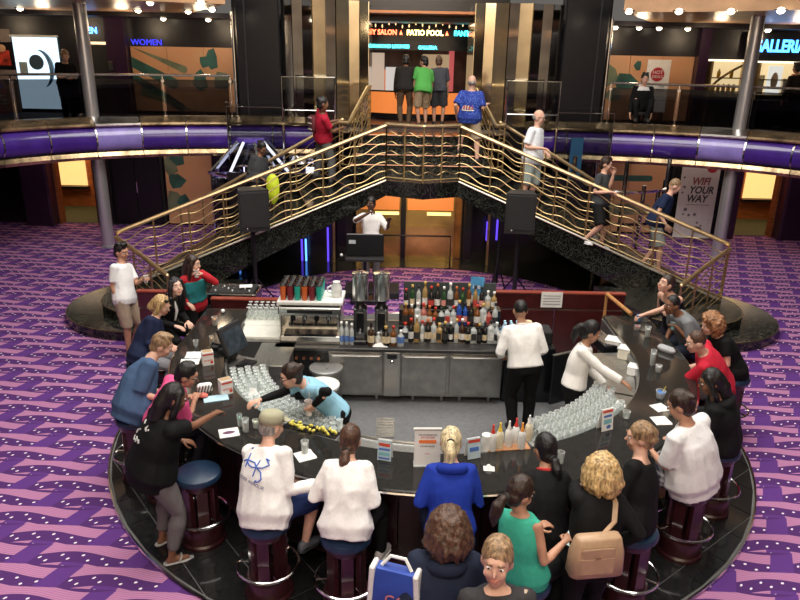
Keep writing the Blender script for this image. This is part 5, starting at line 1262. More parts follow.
def person(label, pel, head, face, s=1.0, bulk=1.0, fem=False, pose='stand', floor=0.0, hface=None, hpitch=10, skin='fair', hair=('short', 'darkbrown'),
           top=None, bottom=None, shoes=('shoe', (.02, .02, .02)), R=None, L=None, feet=None, slouch=.02, lean=8, curl=(.35, .35), seed=0, glasses=False, poleR=None, poleL=None, shface=None, vest=None, zfoot=None, footdir=None, group=None):
    """one figure; pel = hip centre (world), head = photo pixel of the head centre"""
    Lh = .665 * s; f0 = vdir(face)
    pref = (Z * math.cos(math.radians(lean)) + f0 * math.sin(math.radians(lean))).normalized()
    if head is None: hc = pel + pref * Lh
    else:
        d = ray(*head); oc = CAM - pel; b_ = d.dot(oc); c_ = oc.dot(oc) - Lh * Lh; disc = b_ * b_ - c_
        if disc <= 0:
            q = CAM + d * (-b_); hc = pel + (q - pel).normalized() * Lh
        else:
            cs = [CAM + d * (-b_ - math.sqrt(disc)), CAM + d * (-b_ + math.sqrt(disc))]
            hc = max(cs, key=lambda q: (q - pel).normalized().dot(pref))
    base = Vector((pel.x, pel.y, floor)); u = (hc - pel).normalized()
    f = (f0 - u * f0.dot(u)).normalized(); r = f.cross(u)
    fs0 = vdir(shface if shface is not None else face); fs = (fs0 - u * fs0.dot(u)).normalized(); rs = fs.cross(u)
    hfd = vdir(hface if hface is not None else face); hp = math.radians(hpitch); hf = (hfd * math.cos(hp) - Z * math.sin(hp)).normalized()
    hr = hfd.cross(Z).normalized(); hu = hr.cross(hf).normalized(); HM = Matrix((hr, hf, hu)).transposed()
    def spine(d_): return pel + u * (d_ * s) - f * (slouch * math.sin(math.pi * min(1, max(0, d_ / .68))))
    def frame(d_): k = min(1, max(0, d_ / .45)); rr = r.lerp(rs, k).normalized(); return rr, rr.cross(u) * -1
    bk = bulk; bl = 1 + (bk - 1) * .55
    hw = .172 if not fem else .178; sw = (.172 if not fem else .15)
    prof = [(-.10, .145 * bl, .10 * bl), (-.03, hw * bk ** .8, .118 * bk), (.06, (.158 if not fem else .155) * bk, .112 * bk), (.14, (.15 if not fem else .135) * bk, .105 * bk), (.26, .158 * bk ** .8, .112 * bk ** .8), (.35, .163 * bl, .105 * bl), (.42, .156 * bl, .09), (.468, .118, .074), (.507, .068, .06)]
    def ring(d_, rx, ry, n=16, dz=0):
        rr, ff = frame(d_); ff = u.cross(rr); c = spine(d_); out = []
        for j in range(n):
            w = 2 * math.pi * j / n; cw, sn = math.cos(w), math.sin(w)
            out.append(c + rr * (rx * s * math.copysign(abs(cw) ** .85, cw)) + ff * (ry * s * math.copysign(abs(sn) ** .85, sn)) - base)
        return out
    def pr_at(d_):
        ds = [p[0] for p in prof]; return np.interp(d_, ds, [p[1] for p in prof]), np.interp(d_, ds, [p[2] for p in prof])
    B = Soup(); B.loft([ring(d_, a * .93, b * .93) for d_, a, b in prof])
    # head and neck
    hs = 1.11 * s ** .6
    def H(x, y, z): return hc + HM @ (Vector((x, y, z)) * hs) - base
    def he(S, c, rad, n=12, m=8): S.ell(H(*c), [q * hs for q in rad], n, m, HM)
    he(B, (0, -.008, .015), (.075, .094, .105), 14, 10); he(B, (0, .03, -.055), (.055, .056, .058)); he(B, (0, .058, -.09), (.026, .024, .022), 8, 6)
    B.tube([H(0, .088, .012), H(0, .108, -.022)], [.008, .014], 8, round_ends=True)
    for k in (-1, 1): he(B, (k * .076, -.008, -.01), (.011, .022, .032), 8, 6); he(B, (k * .034, .064, -.028), (.028, .026, .03), 8, 6)
    he(B, (0, .074, .034), (.05, .02, .014), 8, 6)
    B.tube([spine(.47) - base, spine(.53) - base, H(0, -.015, -.07)], [.062 * bl, .054 * bl, .052 * bl], 10)
    # arms
    J = {}; EX = Soup()
    for side, sg, tgt, pole, cu in (('R', 1, R, poleR, curl[0]), ('L', -1, L, poleL, curl[1])):
        sh = spine(.437) + rs * (sg * sw * s * bl); l1, l2 = .285 * s, .255 * s
        if tgt is None: tg = sh - Z * .60 * s + f * .10 + rs * sg * .07
        elif isinstance(tgt, Vector): tg = tgt
        elif tgt[0] == 'loc': tg = pel + r * (tgt[1]) + f * tgt[2] + Z * tgt[3]
        else: tg = P(*tgt)
        pl = (pole if pole is not None else (-Z * .9 + rs * sg * .28 - f * .3))
        el, tg = ik(sh, tg, l1, l2 + .07, pl); wr = tg - (tg - el).normalized() * .07
        ra = bl * s
        B.tube([sh - base, sh.lerp(el, .5) - base, el - base, el.lerp(wr, .3) - base, wr - base], [.050 * ra, .045 * ra, .037 * s, .038 * s, .026 * s], 10, round_ends=True)
        B.ell(sh - base, (.056 * ra,) * 3, 10, 6)
        hd = (tg - wr).normalized()
        if abs(hd.z) > .75: nrm = -rs * sg
        else: nrm = -Z
        nrm = (nrm - hd * nrm.dot(hd)).normalized(); sd = hd.cross(nrm)  # side axis
        if sd.dot(rs) * sg < 0: sd = -sd      # points outwards (little finger side)
        hm = Matrix((sd, hd, -nrm)).transposed()
        B.ell(wr + hd * .045 - base, (.040 * s, .055 * s, .016 * s), 10, 6, hm); B.tube([wr - base, wr + hd * .04 - base], [.026 * s, .026 * s], 8)
        for i, (lx, ln) in enumerate(((-.030, .070), (-.010, .080), (.011, .074), (.031, .058))):
            p0 = wr + hd * .082 * s + sd * lx * s; pts = [p0 - hd * .03 - base, p0 - base]; dd = hd.copy()
            for seg in (.42, .33, .25):
                dd = (dd * math.cos(cu * .9) + nrm * math.sin(cu * .9)).normalized(); nn = dd.cross(sd); p0 = p0 + dd * ln * seg * s; pts.append(p0 - base)
            EX.tube(pts, [.0095, .0095, .009, .0085, .0075], 6, round_ends=True)
        p0 = wr + hd * .025 - sd * .03; q1 = p0 + (hd * .5 - sd * .7 + nrm * .3).normalized() * .035; q2 = q1 + (hd * .8 - sd * .25 + nrm * (.3 + cu * .5)).normalized() * .03; q3 = q2 + (hd * .9 + sd * .05 + nrm * cu * .5).normalized() * .024
        EX.tube([p0 - base, q1 - base, q2 - base, q3 - base], [.012, .011, .010, .008], 6, round_ends=True)
        J['sh' + side], J['el' + side], J['wr' + side], J['hand' + side], J['hd' + side], J['nrm' + side] = sh, el, wr, wr + hd * .075 + nrm * .03, hd, nrm
    # legs
    legs = []
    for k, sg in enumerate((1, -1)):
        hip = pel + r * (sg * .09 * s * bl) - u * .02; l1, l2 = .43 * s, .41 * s
        if feet and feet[k] is not None:
            q = feet[k]; an = (P(*q) if not isinstance(q, Vector) else q.copy()) + Z * .075
        elif pose == 'sit':
            an = pel + f0 * .30 * s + f0.cross(Z) * (sg * .12) + Z * (-.50 * s); an.z = max(an.z, floor + .36)
        else: an = Vector((pel.x, pel.y, floor + .075)) + f0.cross(Z) * sg * .10 + f0 * (.03 * sg)
        pole = f0 * 1.0 + f0.cross(Z) * sg * .25 + (Z * .6 if pose == 'sit' else Z * 0)
        kn, an = ik(hip, an, l1, l2, pole)
        ra = bl * s * (1.06 if fem else 1)
        B.tube([hip - base, hip.lerp(kn, .35) - base, kn - base, kn.lerp(an, .28) - base, an - base], [.086 * ra, .080 * ra, .054 * s, .054 * ra, .034 * s], 12, round_ends=True)
        B.ell(hip - base, (.09 * ra,) * 3, 10, 6)
        fd = vdir(footdir[k]) if footdir else (f0 + f0.cross(Z) * sg * .22).normalized()
        fr = fd.cross(Z)
        B.tube([an - fd * .03 - Z * .045 - base, an + fd * .06 - Z * .045 - base, an + fd * .14 - Z * .055 - base], [.03, .034, .026], 8, round_ends=True)
        legs.append((hip, kn, an, fd, fr, ra))
    body = obj('person', B, skin_mat(skin), None, False, base); tag(body, label, 'person', group); job(body, .0135, 3, extra=EX)
    def child(name, S, m, vox=None, it=3, amp=0.0, freq=8.0, aniso=(1, 1, 1), lab=None):
        o = obj(name, S, m, body)
        if vox: job(o, vox, it, amp, freq, None, seed * 3.1, aniso)
        else: o.data.shade_smooth()
        if lab: o['label'] = lab
        return o
    # face
    if True:
        E = Soup(); E2 = Soup(); E3 = Soup(); Lp = Soup()
        for k in (-1, 1):
            e = Soup(); he(e, (k * .031, .0785, .010), (.0135, .0092, .0062), 10, 6); eo = child('eye', e, mat('eye_white', (.75, .73, .70), .25, 0, .02))
            i_ = Soup(); he(i_, (k * .031, .0852, .010), (.0062, .004, .0056), 8, 6); o = obj('iris', i_, mat('iris_dark', (.03, .018, .012), .2), eo); o.data.shade_smooth()
            w = Soup(); w.tube([H(k * .014, .092, .0345), H(k * .030, .094, .0375), H(k * .048, .082, .031)], [.004, .005, .003], 6); child('eyebrow', w, hair_mat(hair[1], HAIR[hair[1]]))
        he(Lp, (0, .083, -.054), (.024, .010, .0065), 10, 6); he(Lp, (0, .082, -.064), (.021, .010, .0065), 10, 6)
        child('lips', Lp, mat('lips_' + skin, tuple(np.array(SKIN[skin]) * np.array((.85, .55, .55))), .4))
    if glasses:
        g = Soup()
        for k in (-1, 1):
            g.tube([H(k * .033 + .026 * math.cos(a), .103, .008 + .019 * math.sin(a)) for a in np.linspace(0, 2 * math.pi, 13)[:-1]], .003, 5, closed=True); g.tube([H(k * .058, .1, .012), H(k * .08, .0, .012)], .003, 5)
        g.tube([H(-.008, .105, .012), H(.008, .105, .012)], .003, 5); child('spectacles', g, M_BLACK)
    # hair
    st_, hc_ = hair; rr = random.Random(seed + 5); hm_ = hair_mat(hc_, HAIR[hc_])
    if st_ != 'none':
        h = Soup(); amp = .006; fr_ = 28
        if st_ == 'buzz': he(h, (0, -.014, .028), (.079, .093, .100)); amp = .002
        elif st_ == 'bald': he(h, (0, -.03, -.005), (.0795, .078, .060)); amp = .002
        elif st_ == 'cap': he(h, (0, -.026, -.012), (.079, .085, .075)); amp = .003
        else: he(h, (0, -.018, .032), (.084, .098, .106)); he(h, (0, -.045, -.03), (.074, .064, .075))
        if st_ in ('short', 'messy'):
            for k in range(8): he(h, (rr.uniform(-.045, .045), rr.uniform(-.05, .055), .115 + rr.uniform(-.012, .012)), (.03, .03, .02), 8, 6)
        if st_ in ('pony', 'lowpony'):
            z0 = .035 if st_ == 'pony' else -.045
            h.tube([H(0, -.09, z0), H(0, -.125, z0 - .01), H(0, -.145, z0 - .07), H(0, -.135, z0 - .15), H(.01, -.115, z0 - .21)], [.02, .036, .05, .046, .014], 8, round_ends=True)
        if st_ in ('long', 'longpart', 'bob'):
            ln = -.24 if st_ != 'bob' else -.11
            for k in (-1, 1): h.tube([H(k * .062, .02, .07), H(k * .086, .012, -.02), H(k * .088, -.005, -.10), H(k * .075, -.02, ln)], [.03, .03, .034, .018], 8, round_ends=True)
            h.tube([H(0, -.06, .03), H(0, -.09, -.06), H(0, -.095, ln * .75), H(0, -.085, ln)], [.07, .075, .072, .03], 10, round_ends=True)
        if st_ == 'curly':
            for k in range(170):
                a = rr.uniform(0, 2 * math.pi); z = rr.uniform(-.125, .135); q = math.sqrt(max(.3, 1 - (z / .16) ** 2)); x, y = .118 * q * math.cos(a), -.022 + .120 * q * math.sin(a)
                if y > .03 and z < .075: continue
                q_ = rr.uniform(.017, .027); he(h, (x, y, z), (q_, q_, q_), 6, 5)
            he(h, (0, -.025, .03), (.108, .112, .118)); amp = .012; fr_ = 60
        if st_ == 'wavy':
            for k in range(46):
                a = math.pi * (1 - .18) + (math.pi * 1.36) * (k / 45) + rr.uniform(-.05, .05); x, y = math.cos(a), math.sin(a)
                ln = rr.uniform(-.17, -.11); w1, w2 = rr.uniform(.95, 1.15), rr.uniform(1.0, 1.35)
                h.tube([H(.03 * x, -.01 + .03 * y, .125), H(.085 * x, -.015 + .09 * y, .075), H(.105 * x * w1, -.02 + .108 * y * w1, -.01), H(.10 * x * w2, -.02 + .105 * y * w2, -.08), H(.085 * x * w1, -.02 + .10 * y * w1, ln)], [.016, .022, .024, .024, .010], 6, round_ends=True)
            amp = .010; fr_ = 45
        if st_ in ('bun', 'updo'):
            n_ = 3 if st_ == 'bun' else 12
            for k in range(n_): he(h, (rr.uniform(-.03, .03) * (1 if n_ < 5 else 1.8), -.095 + rr.uniform(-.02, .03), (.06 if st_ == 'bun' else .03) + rr.uniform(-.03, .04)), (.034, .034, .032), 8, 6)
        child('hair', h, hm_, .0115, 2, amp, fr_, (1, 1, .45))
        if st_ in ('pony', 'lowpony'):
            z0 = .035 if st_ == 'pony' else -.045; child('hair_tie', Soup().tube([H(.024 * math.cos(a), -.112, z0 - .004 + .024 * math.sin(a)) for a in np.linspace(0, 2 * math.pi, 11)[:-1]], .008, 6, closed=True), M_BLACKM)
        if st_ == 'cap':
            c = Soup(); V = []
            rings = []
            for a, k in ((0, 1.0), (.35, .99), (.7, .93), (1.0, .78), (1.25, .52), (1.45, .2), (1.56, .02)):
                rings.append([H(.086 * k * math.cos(w), -.012 + .105 * k * math.sin(w), .035 + .093 * math.sin(a)) for w in np.linspace(0, 2 * math.pi, 21)[:-1]])
            c.loft(rings); co = child('cap', c, cloth_mat('cap_khaki', (.36, .35, .24)), lab='khaki baseball cap')
            b_ = Soup(); up = [H(.075 * math.cos(w), .075 + .095 * math.sin(w), .05 - .015 * math.sin(w)) for w in np.linspace(0, math.pi, 12)]; b_.loft([up, [p - Vector((0, 0, .006)) for p in up]]); bo = obj('brim', b_, cloth_mat('cap_khaki', (.36, .35, .24)), co)
    # clothes
    if bottom:
        inf = bottom.get('inf', .012); ln = bottom.get('len', 2.0); S = Soup(); m = cloth_mat(bottom['name'], bottom['col'], bump=bottom.get('bump', .35)) if 'mat' not in bottom else bottom['mat']
        dtop = bottom.get('top', .09)
        S.loft([ring(d_, pr_at(d_)[0] + inf, pr_at(d_)[1] + inf) for d_ in (dtop, .04, 0, -.05, -.11)])
        for hip, kn, an, fd, fr, ra in legs:
            pts, rad = [hip, hip.lerp(kn, .35), kn], [.088 * ra + inf, .083 * ra + inf, .056 * s + inf * 1.3]
            if ln <= 1: pts[2] = hip.lerp(kn, ln); rad[2] = .064 * ra + inf * 1.8; pts[1] = hip.lerp(kn, ln * .5)
            else:
                e = kn.lerp(an, ln - 1); pts += [kn.lerp(an, min(.28, (ln - 1) * .5)), e]; fl_ = bottom.get('flare', 0.0); rad += [.056 * ra + inf * 1.2 + fl_ * .4, np.interp(ln - 1, [0, .3, 1], [.056, .056, .038]) * s + inf * 1.2 + fl_]
            S.tube([p - base for p in pts], rad, 12); S.ell(hip - base, (.092 * ra + inf,) * 3, 10, 6)
            if pose == 'sit': pass
        if bottom.get('skirt'):
            kn0 = (legs[0][1] + legs[1][1]) / 2; hip0 = (legs[0][0] + legs[1][0]) / 2; e0 = hip0.lerp(kn0, bottom['skirt']); ax = (e0 - hip0).normalized(); a1 = r; a2 = ax.cross(a1)
            S.loft([[p_ + a1 * rx * math.cos(w) + a2 * ry * math.sin(w) - base for w in np.linspace(0, 2 * math.pi, 15)[:-1]] for p_, rx, ry in ((hip0 - ax * .05, .2 * bk, .14 * bk), (hip0.lerp(e0, .5), .2 * bk, .13 * bk), (e0, .20 * bk, .13 * bk))])
        child(bottom.get('part', 'trousers' if ln > 1 else 'shorts'), S, m, .0145, 3, .007, 9, (1, 1, .6))
    if top:
        inf = top.get('inf', .016); sl = top.get('sleeve', .55); hem = top.get('hem', -.08); nk = top.get('neck', .492); S = Soup(); m = cloth_mat(top['name'], top['col'], top.get('rough', .8), bump=top.get('bump', .35)) if 'mat' not in top else top['mat']
        ds = [d_ for d_ in (-.22, -.16, -.1, -.03, .06, .14, .2, .26, .35, .42, .465) if hem + .02 < d_ < nk - .015]
        ds = [hem] + ds + [nk]; lo = top.get('loose', .0)
        S.loft([ring(d_, pr_at(d_)[0] + inf + (lo * (1 - max(0, d_) / .4) if d_ < .4 else 0), pr_at(d_)[1] + inf + (lo * (1 - max(0, d_) / .4) if d_ < .4 else 0)) for d_ in ds])
        for side, sg in (('R', 1), ('L', -1)):
            sh, el, wr = J['sh' + side], J['el' + side], J['wr' + side]; ra = bl * s
            if sl <= 0:
                if nk > .44: S.tube([spine(.44) + rs * sg * .06 - base, sh + u * .02 - base], [.05, .04], 8, round_ends=True)
                continue
            S.ell(sh - base, (.055 * ra + inf * .6,) * 3, 10, 6); inf = top.get('inf', .016) * .75
            pts, rad = [spine(.435) + rs * (sg * .09) - base, sh - base], [.055 * ra + inf, .056 * ra + inf]
            if sl <= 1: pts.append(sh.lerp(el, sl) - base); rad.append(.047 * ra + inf * (1.5 if sl < 1 else 1.1))
            else:
                pts += [sh.lerp(el, .5) - base, el - base, el.lerp(wr, (sl - 1) * .5) - base, el.lerp(wr, sl - 1) - base]; rad += [.046 * ra + inf, .040 * s + inf, .039 * s + inf, .031 * s + inf * .9]
            S.tube(pts, rad, 10)
        to = child(top.get('part', 'shirt'), S, m, .0145, 3, top.get('wr', .008) * .62, top.get('wf', 8), (1, 1, .55), top.get('lab'))
        J['top'] = to
        if top.get('collar'):
            cs = Soup(); cs.tube([spine(.505) + rs * (.066 * math.cos(a)) + fs * (.006 + .062 * math.sin(a)) - u * (.018 * (1 + math.sin(a))) - base for a in np.linspace(0, 2 * math.pi, 17)[:-1]], .013, 6, closed=True); obj('collar', cs, m, to).data.shade_smooth()
        if top.get('hood'):
            cs = Soup(); cs.tube([spine(.47) + rs * (.10 * math.cos(a)) - fs * (.05 + .07 * math.sin(a)) - u * .015 - base for a in np.linspace(-.2, math.pi + .2, 12)], [.03, .04, .045, .05, .05, .05, .05, .05, .05, .045, .04, .03], 8, round_ends=True); obj('hood', cs, m, to).data.shade_smooth()
    if top and top.get('under'):
        for side in ('R', 'L'):
            sh, el, wr = J['sh' + side], J['el' + side], J['wr' + side]; ra = bl * s
            q = Soup(); q.tube([sh.lerp(el, .3) - base, el - base, el.lerp(wr, .4) - base, wr.lerp(el, .05) - base], [.052 * ra, .049 * s, .045 * s, .033 * s], 10); q.ell(el - base, (.052 * s,) * 3, 10, 6); child('arm_sleeve', q, cloth_mat('sleeve_black', BLK), .0145, 2)
    if vest:
        S = Soup(); inf = vest.get('inf', .026); ds = [d_ for d_ in (-.03, .06, .14, .2, .26, .35, .42) if vest['hem'] < d_ < vest['neck']]; ds = [vest['hem']] + ds + [vest['neck']]
        S.loft([[p + fs * vest.get('fwd', 0) for p in ring(d_, pr_at(d_)[0] * vest.get('rxs', 1) + inf, pr_at(d_)[1] + inf - vest.get('fwd', 0) * .5)] for d_ in ds]); child(vest.get('part', 'vest'), S, cloth_mat(vest['name'], vest['col']), .0145, 3, .006, 10, (1, 1, .6))
    if shoes:
        kd, sc = shoes
        for hip, kn, an, fd, fr, ra in legs:
            o = an - Z * .075; S = Soup(); m = mat('shoe_%s_%02d%02d%02d' % (kd, *(int(q * 99) for q in sc)), sc, .5)
            if kd == 'shoe':
                S.loft([[o + fd * y + fr * (w * math.cos(a)) + Z * max(.004, h * (.5 + .5 * math.sin(a))) - base for a in np.linspace(0, 2 * math.pi, 13)[:-1]] for y, w, h in ((-.075, .022, .07), (-.06, .036, .10), (-.01, .042, .115), (.05, .045, .09), (.11, .048, .065), (.155, .042, .052), (.185, .018, .035))])
                so = child('shoe', S, m); q = Soup(); q.loft([[o + fd * y + fr * (w * math.cos(a)) + Z * (.010 + .010 * math.sin(a)) - base for a in np.linspace(0, 2 * math.pi, 13)[:-1]] for y, w in ((-.082, .02), (-.06, .042), (.05, .05), (.12, .052), (.19, .02))]); obj('sole', q, M_WHITE if sum(sc) > .9 else M_BLACKM, so)
            else:
                S.loft([[o + fd * y + fr * (w * math.cos(a)) + Z * (.006 + .008 * math.sin(a)) - base for a in np.linspace(0, 2 * math.pi, 13)[:-1]] for y, w in ((-.08, .02), (-.055, .04), (.05, .045), (.12, .05), (.195, .02))])
                so = child('sandal', S, m); q = Soup().tube([o + fd * .06 + fr * .045 + Z * .02 - base, o + fd * .09 + fr * .02 + Z * .06 - base, o + fd * .09 - fr * .02 + Z * .06 - base, o + fd * .06 - fr * .045 + Z * .02 - base], .008, 6); obj('strap', q, m, so)
    J.update(dict(body=body, base=base, spine=spine, u=u, f=f, r=r, hc=hc, H=lambda *a: H(*a) + base, legs=legs, pel=pel, fs=fs, rs=rs))
    return J

def T(name, col, **k): d = dict(name=name, col=col); d.update(k); return d
BLK = (.010, .010, .011); WHT = (.78, .77, .75)
def toward_bar(p): return math.degrees(math.atan2(BC[1] - p.y, BC[0] - p.x))
def seat(key, up=.088): q = STOOL[key].location.copy(); q.z = ZF + .772 + up; return q
PP = {}
# --- patrons seated or standing round the counter
q = seat('ua'); PP['ua'] = person('man in a khaki cap and white long-sleeved shirt with blue hook print', q, (272, 421), 62, 1.04, 1.12, pose='sit', floor=ZF, hface=48, hpitch=14, hair=('cap', 'grey'), skin='fair',
    top=T('ua_white', WHT, sleeve=2, inf=.03, loose=.03, hem=-.15, wr=.012), bottom=T('navy_shorts', (.015, .03, .11), len=.95, inf=.022), shoes=('shoe', (.10, .11, .13)), R=('loc', .30, .42, .26), L=('loc', -.05, .45, .26), zfoot=.3, feet=[Vector((q.x + .30, q.y + .18, .33)), Vector((q.x + .05, q.y + .16, .31))], slouch=.04, seed=1)
q = seat('blouse'); PP['blouse'] = person('woman in a loose white blouse with a brown low ponytail', q, (351, 432), 80, 1.0, 1.0, True, 'sit', ZF, hface=78, hpitch=12, hair=('lowpony', 'brown'),
    top=T('blouse_white', (.80, .78, .76), sleeve=2, inf=.03, loose=.035, hem=-.13, wr=.014), bottom=T('black_leggings', BLK), shoes=('shoe', (.55, .52, .5)), R=('loc', .16, .42, .26), L=('loc', -.16, .40, .26), feet=[Vector((q.x + .28, q.y + .28, .30)), Vector((q.x + .10, q.y + .1, .10))], slouch=.04, seed=2)
q = seat('blonde'); PP['blonde'] = person('woman in a royal blue jacket with a long blonde ponytail', q, (451, 437), 92, 1.0, .98, True, 'sit', ZF, hface=84, hpitch=16, hair=('pony', 'platinum'),
    top=T('royal_blue', (.012, .035, .30), sleeve=2, inf=.03, loose=.02, hem=-.13, hood=True), bottom=T('jeans_dark', (.02, .03, .07)), R=('loc', .08, .30, .52), L=('loc', -.10, .40, .26), slouch=.03, seed=3)
q = seat('pony'); q.x += .0; PP['pony'] = person('woman in a black top with a black ponytail and red collar', q, (545, 444), 104, 1.0, 1.0, True, 'sit', ZF, hface=112, hpitch=14, skin='olive', hair=('lowpony', 'black'),
    top=T('black_top_a', BLK, sleeve=1, inf=.022, loose=.02, hem=-.14), bottom=T('black_pants_a', BLK), R=('loc', .2, .42, .27), L=('loc', -.15, .38, .27), slouch=.03, seed=4)
q = seat('teal'); q.z -= .02; PP['teal'] = person('woman in a sea green sleeveless top with a dark side ponytail looking at her phone', q, (520, 493), 50, .97, .92, True, 'sit', ZF, hface=30, hpitch=26, skin='tan', hair=('lowpony', 'darkbrown'),
    top=T('sea_green', (.05, .42, .29), sleeve=0, inf=.020, loose=.03, hem=-.17), bottom=T('black_pants_b', BLK), R=('loc', .22, .26, .22), L=('loc', -.02, .30, .22), curl=(.7, .5), seed=5)
q = seat('dress'); PP['dress'] = person('woman in a black dress with dark blonde updo drinking from a cup', q, (640, 437), 140, 1.02, 1.12, True, 'sit', ZF, hface=168, hpitch=6, hair=('updo', 'dirty'),
    top=T('black_dress', BLK, sleeve=1, inf=.022, loose=.02, hem=-.12, neck=.455), bottom=T('black_dress', BLK, len=.9, skirt=.95, part='skirt'), shoes=('sandal', (.3, .2, .12)), R=('loc', .10, .32, .10), L=('loc', -.12, .30, .50), curl=(.5, .9), seed=6)
q = seat('white'); PP['white'] = person('person in a loose white tee and checked shorts with dark hair', q, (680, 405), 128, 1.06, 1.28, False, 'sit', ZF, hface=150, hpitch=24, skin='tan', hair=('bun', 'darkbrown'),
    top=T('tee_white', (.76, .76, .76), sleeve=.9, inf=.024, loose=.05, hem=-.16, wr=.014), bottom=T('plaid', (.05, .06, .09), len=.95, inf=.022), shoes=('shoe', (.02, .02, .02)), R=('loc', .14, .42, .22), L=('loc', -.14, .42, .26), slouch=.05, seed=7)
q = seat('hood'); PP['hood'] = person('woman in a black hoodie with long black hair at the counter', q, (711, 382), 150, 1.02, 1.15, True, 'sit', ZF, hface=170, hpitch=18, skin='brown', hair=('long', 'black'),
    top=T('black_hoodie', (.014, .014, .016), sleeve=2, inf=.034, loose=.03, hem=-.13, hood=True), bottom=T('leopard', (.22, .19, .16)), R=('loc', .1, .36, .24), L=('loc', -.14, .4, .26), slouch=.04, seed=8)
q = seat('red'); PP['red'] = person('man in a red shirt with short brown hair holding a phone', q, (696, 342), 160, 1.04, 1.15, False, 'sit', ZF, hface=176, hpitch=14, hair=('buzz', 'brown'),
    top=T('red_tee', (.50, .018, .04), sleeve=.9, inf=.024, loose=.03, hem=-.14), bottom=T('grey_shorts', (.12, .11, .11), len=.95, inf=.02), R=('loc', .05, .55, .26), L=('loc', -.16, .66, .27), curl=(.4, .8), seed=9)
q = seat('ginger'); PP['ginger'] = person('woman in black with curly ginger hair holding a dark camera', q, (711, 325), 182, 1.0, 1.05, True, 'sit', ZF, hface=186, hpitch=14, hair=('curly', 'ginger'),
    top=T('black_top_c', BLK, sleeve=.6, inf=.022, hem=-.14), bottom=T('black_pants_c', BLK), R=('loc', .0, .62, .34), L=('loc', -.14, .60, .32), curl=(.7, .7), seed=10)
q = seat('grey'); PP['grey'] = person('man in a grey tee with cropped black hair drinking from a glass', q, (672, 305), 190, 1.04, 1.12, False, 'sit', ZF, hface=200, hpitch=6, skin='brown', hair=('buzz', 'black'),
    top=T('grey_tee', (.20, .21, .22), sleeve=.8, inf=.024, loose=.02, hem=-.14), bottom=T('dark_jeans', (.02, .025, .04)), R=('loc', .05, .46, .26), L=('loc', -.12, .46, .58), curl=(.4, .9), seed=11)
PP['tank'] = person('woman in a black tank top gazing up with dark tied hair', Vector((3.62, 9.42, .93)), (666, 284), 205, 1.02, 1.12, True, 'stand', 0.0, hface=200, hpitch=-16, skin='fair', hair=('bun', 'darkbrown'),
    top=T('black_tank', BLK, sleeve=0, inf=.014, neck=.40, hem=-.12), bottom=T('dark_jeans2', (.02, .02, .03)), R=('loc', .0, .25, .3), L=(627, 321, ZC + .05), curl=(.4, .7), seed=12)
q = seat('blue'); PP['blue'] = person('man in a blue shirt with short blond hair reading papers', q, (165, 339), 25, 1.08, 1.32, False, 'sit', ZF, hface=10, hpitch=26, hair=('short', 'dirty'),
    top=T('steel_blue', (.055, .10, .19), sleeve=.95, inf=.026, loose=.04, hem=-.15), bottom=T('khaki_a', (.25, .2, .14)), R=('loc', .10, .42, .24), L=('loc', -.12, .46, .26), slouch=.06, seed=13)
q = seat('pink'); PP['pink'] = person('dark haired man in a bright pink shirt resting his chin on his hand', q, (187, 375), 35, 1.0, 1.0, False, 'sit', ZF, hface=5, hpitch=22, skin='tan', hair=('short', 'black'),
    top=T('hot_pink', (.75, .10, .26), sleeve=.8, inf=.022, loose=.02, hem=-.14), bottom=T('dark_shorts', (.03, .03, .04)), R=('loc', .16, .40, .46), L=('loc', -.1, .44, .26), curl=(.9, .5), seed=14, glasses=True)
pw = P(152, 466, .95); PP['standing'] = person('woman in a black printed top and grey leggings standing at the empty stool', pw, (174, 398), 38, 1.04, 1.28, True, 'stand', ZF, hface=30, hpitch=16, skin='brown', hair=('long', 'black'),
    top=T('black_print', BLK, sleeve=.6, inf=.026, loose=.04, hem=-.16), bottom=T('grey_leggings', (.13, .12, .12), len=1.85), shoes=('sandal', (.35, .34, .33)), R=(236, 404, 1.22), L=('loc', -.1, .42, .2), feet=[Vector((pw.x + .16, pw.y - .18, ZF)), Vector((pw.x - .02, pw.y + .10, ZF))], poleR=Vector((.2, -.3, -1)), curl=(.7, .4), seed=15)
q = seat('navy'); PP['navywoman'] = person('blonde woman in a navy jacket with sunglasses pushed into her hair', q, (164, 299), 5, 1.0, 1.05, True, 'sit', ZF, hface=-10, hpitch=22, hair=('bob', 'blonde'),
    top=T('navy_jacket', (.012, .018, .05), sleeve=1.7, inf=.03, loose=.02, hem=-.14), bottom=T('white_jeans', (.3, .3, .32)), R=('loc', .14, .44, .25), L=('loc', -.10, .46, .26), seed=16)
q = seat('suit'); PP['suit'] = person('woman in a black suit with a white scarf tilting her face up', q, (176, 287), -25, 1.0, 1.0, True, 'sit', ZF, hface=-50, hpitch=-14, skin='pale', hair=('long', 'black'),
    top=T('black_suit', BLK, sleeve=2, inf=.026, hem=-.14), bottom=T('black_pants_d', BLK), R=('loc', .1, .42, .25), L=('loc', -.08, .44, .26), seed=17)
PP['vest'] = person('woman in a red sweater and teal vest drinking from a white cup', Vector((-3.55, 9.98, .92)), (193, 264), -40, 1.0, 1.08, True, 'stand', 0.0, hface=-12, hpitch=4, hair=('long', 'darkbrown'),
    top=T('red_sweater', (.42, .02, .03), sleeve=2, inf=.022, hem=-.12), vest=T('teal_vest', (.03, .24, .26), hem=.07, neck=.42, inf=.036), bottom=T('black_pants_e', BLK), R=('loc', .2, .2, .1), L=('loc', .06, .24, .60), poleL=Vector((.8, .2, -.6)), curl=(.4, .9), seed=18)
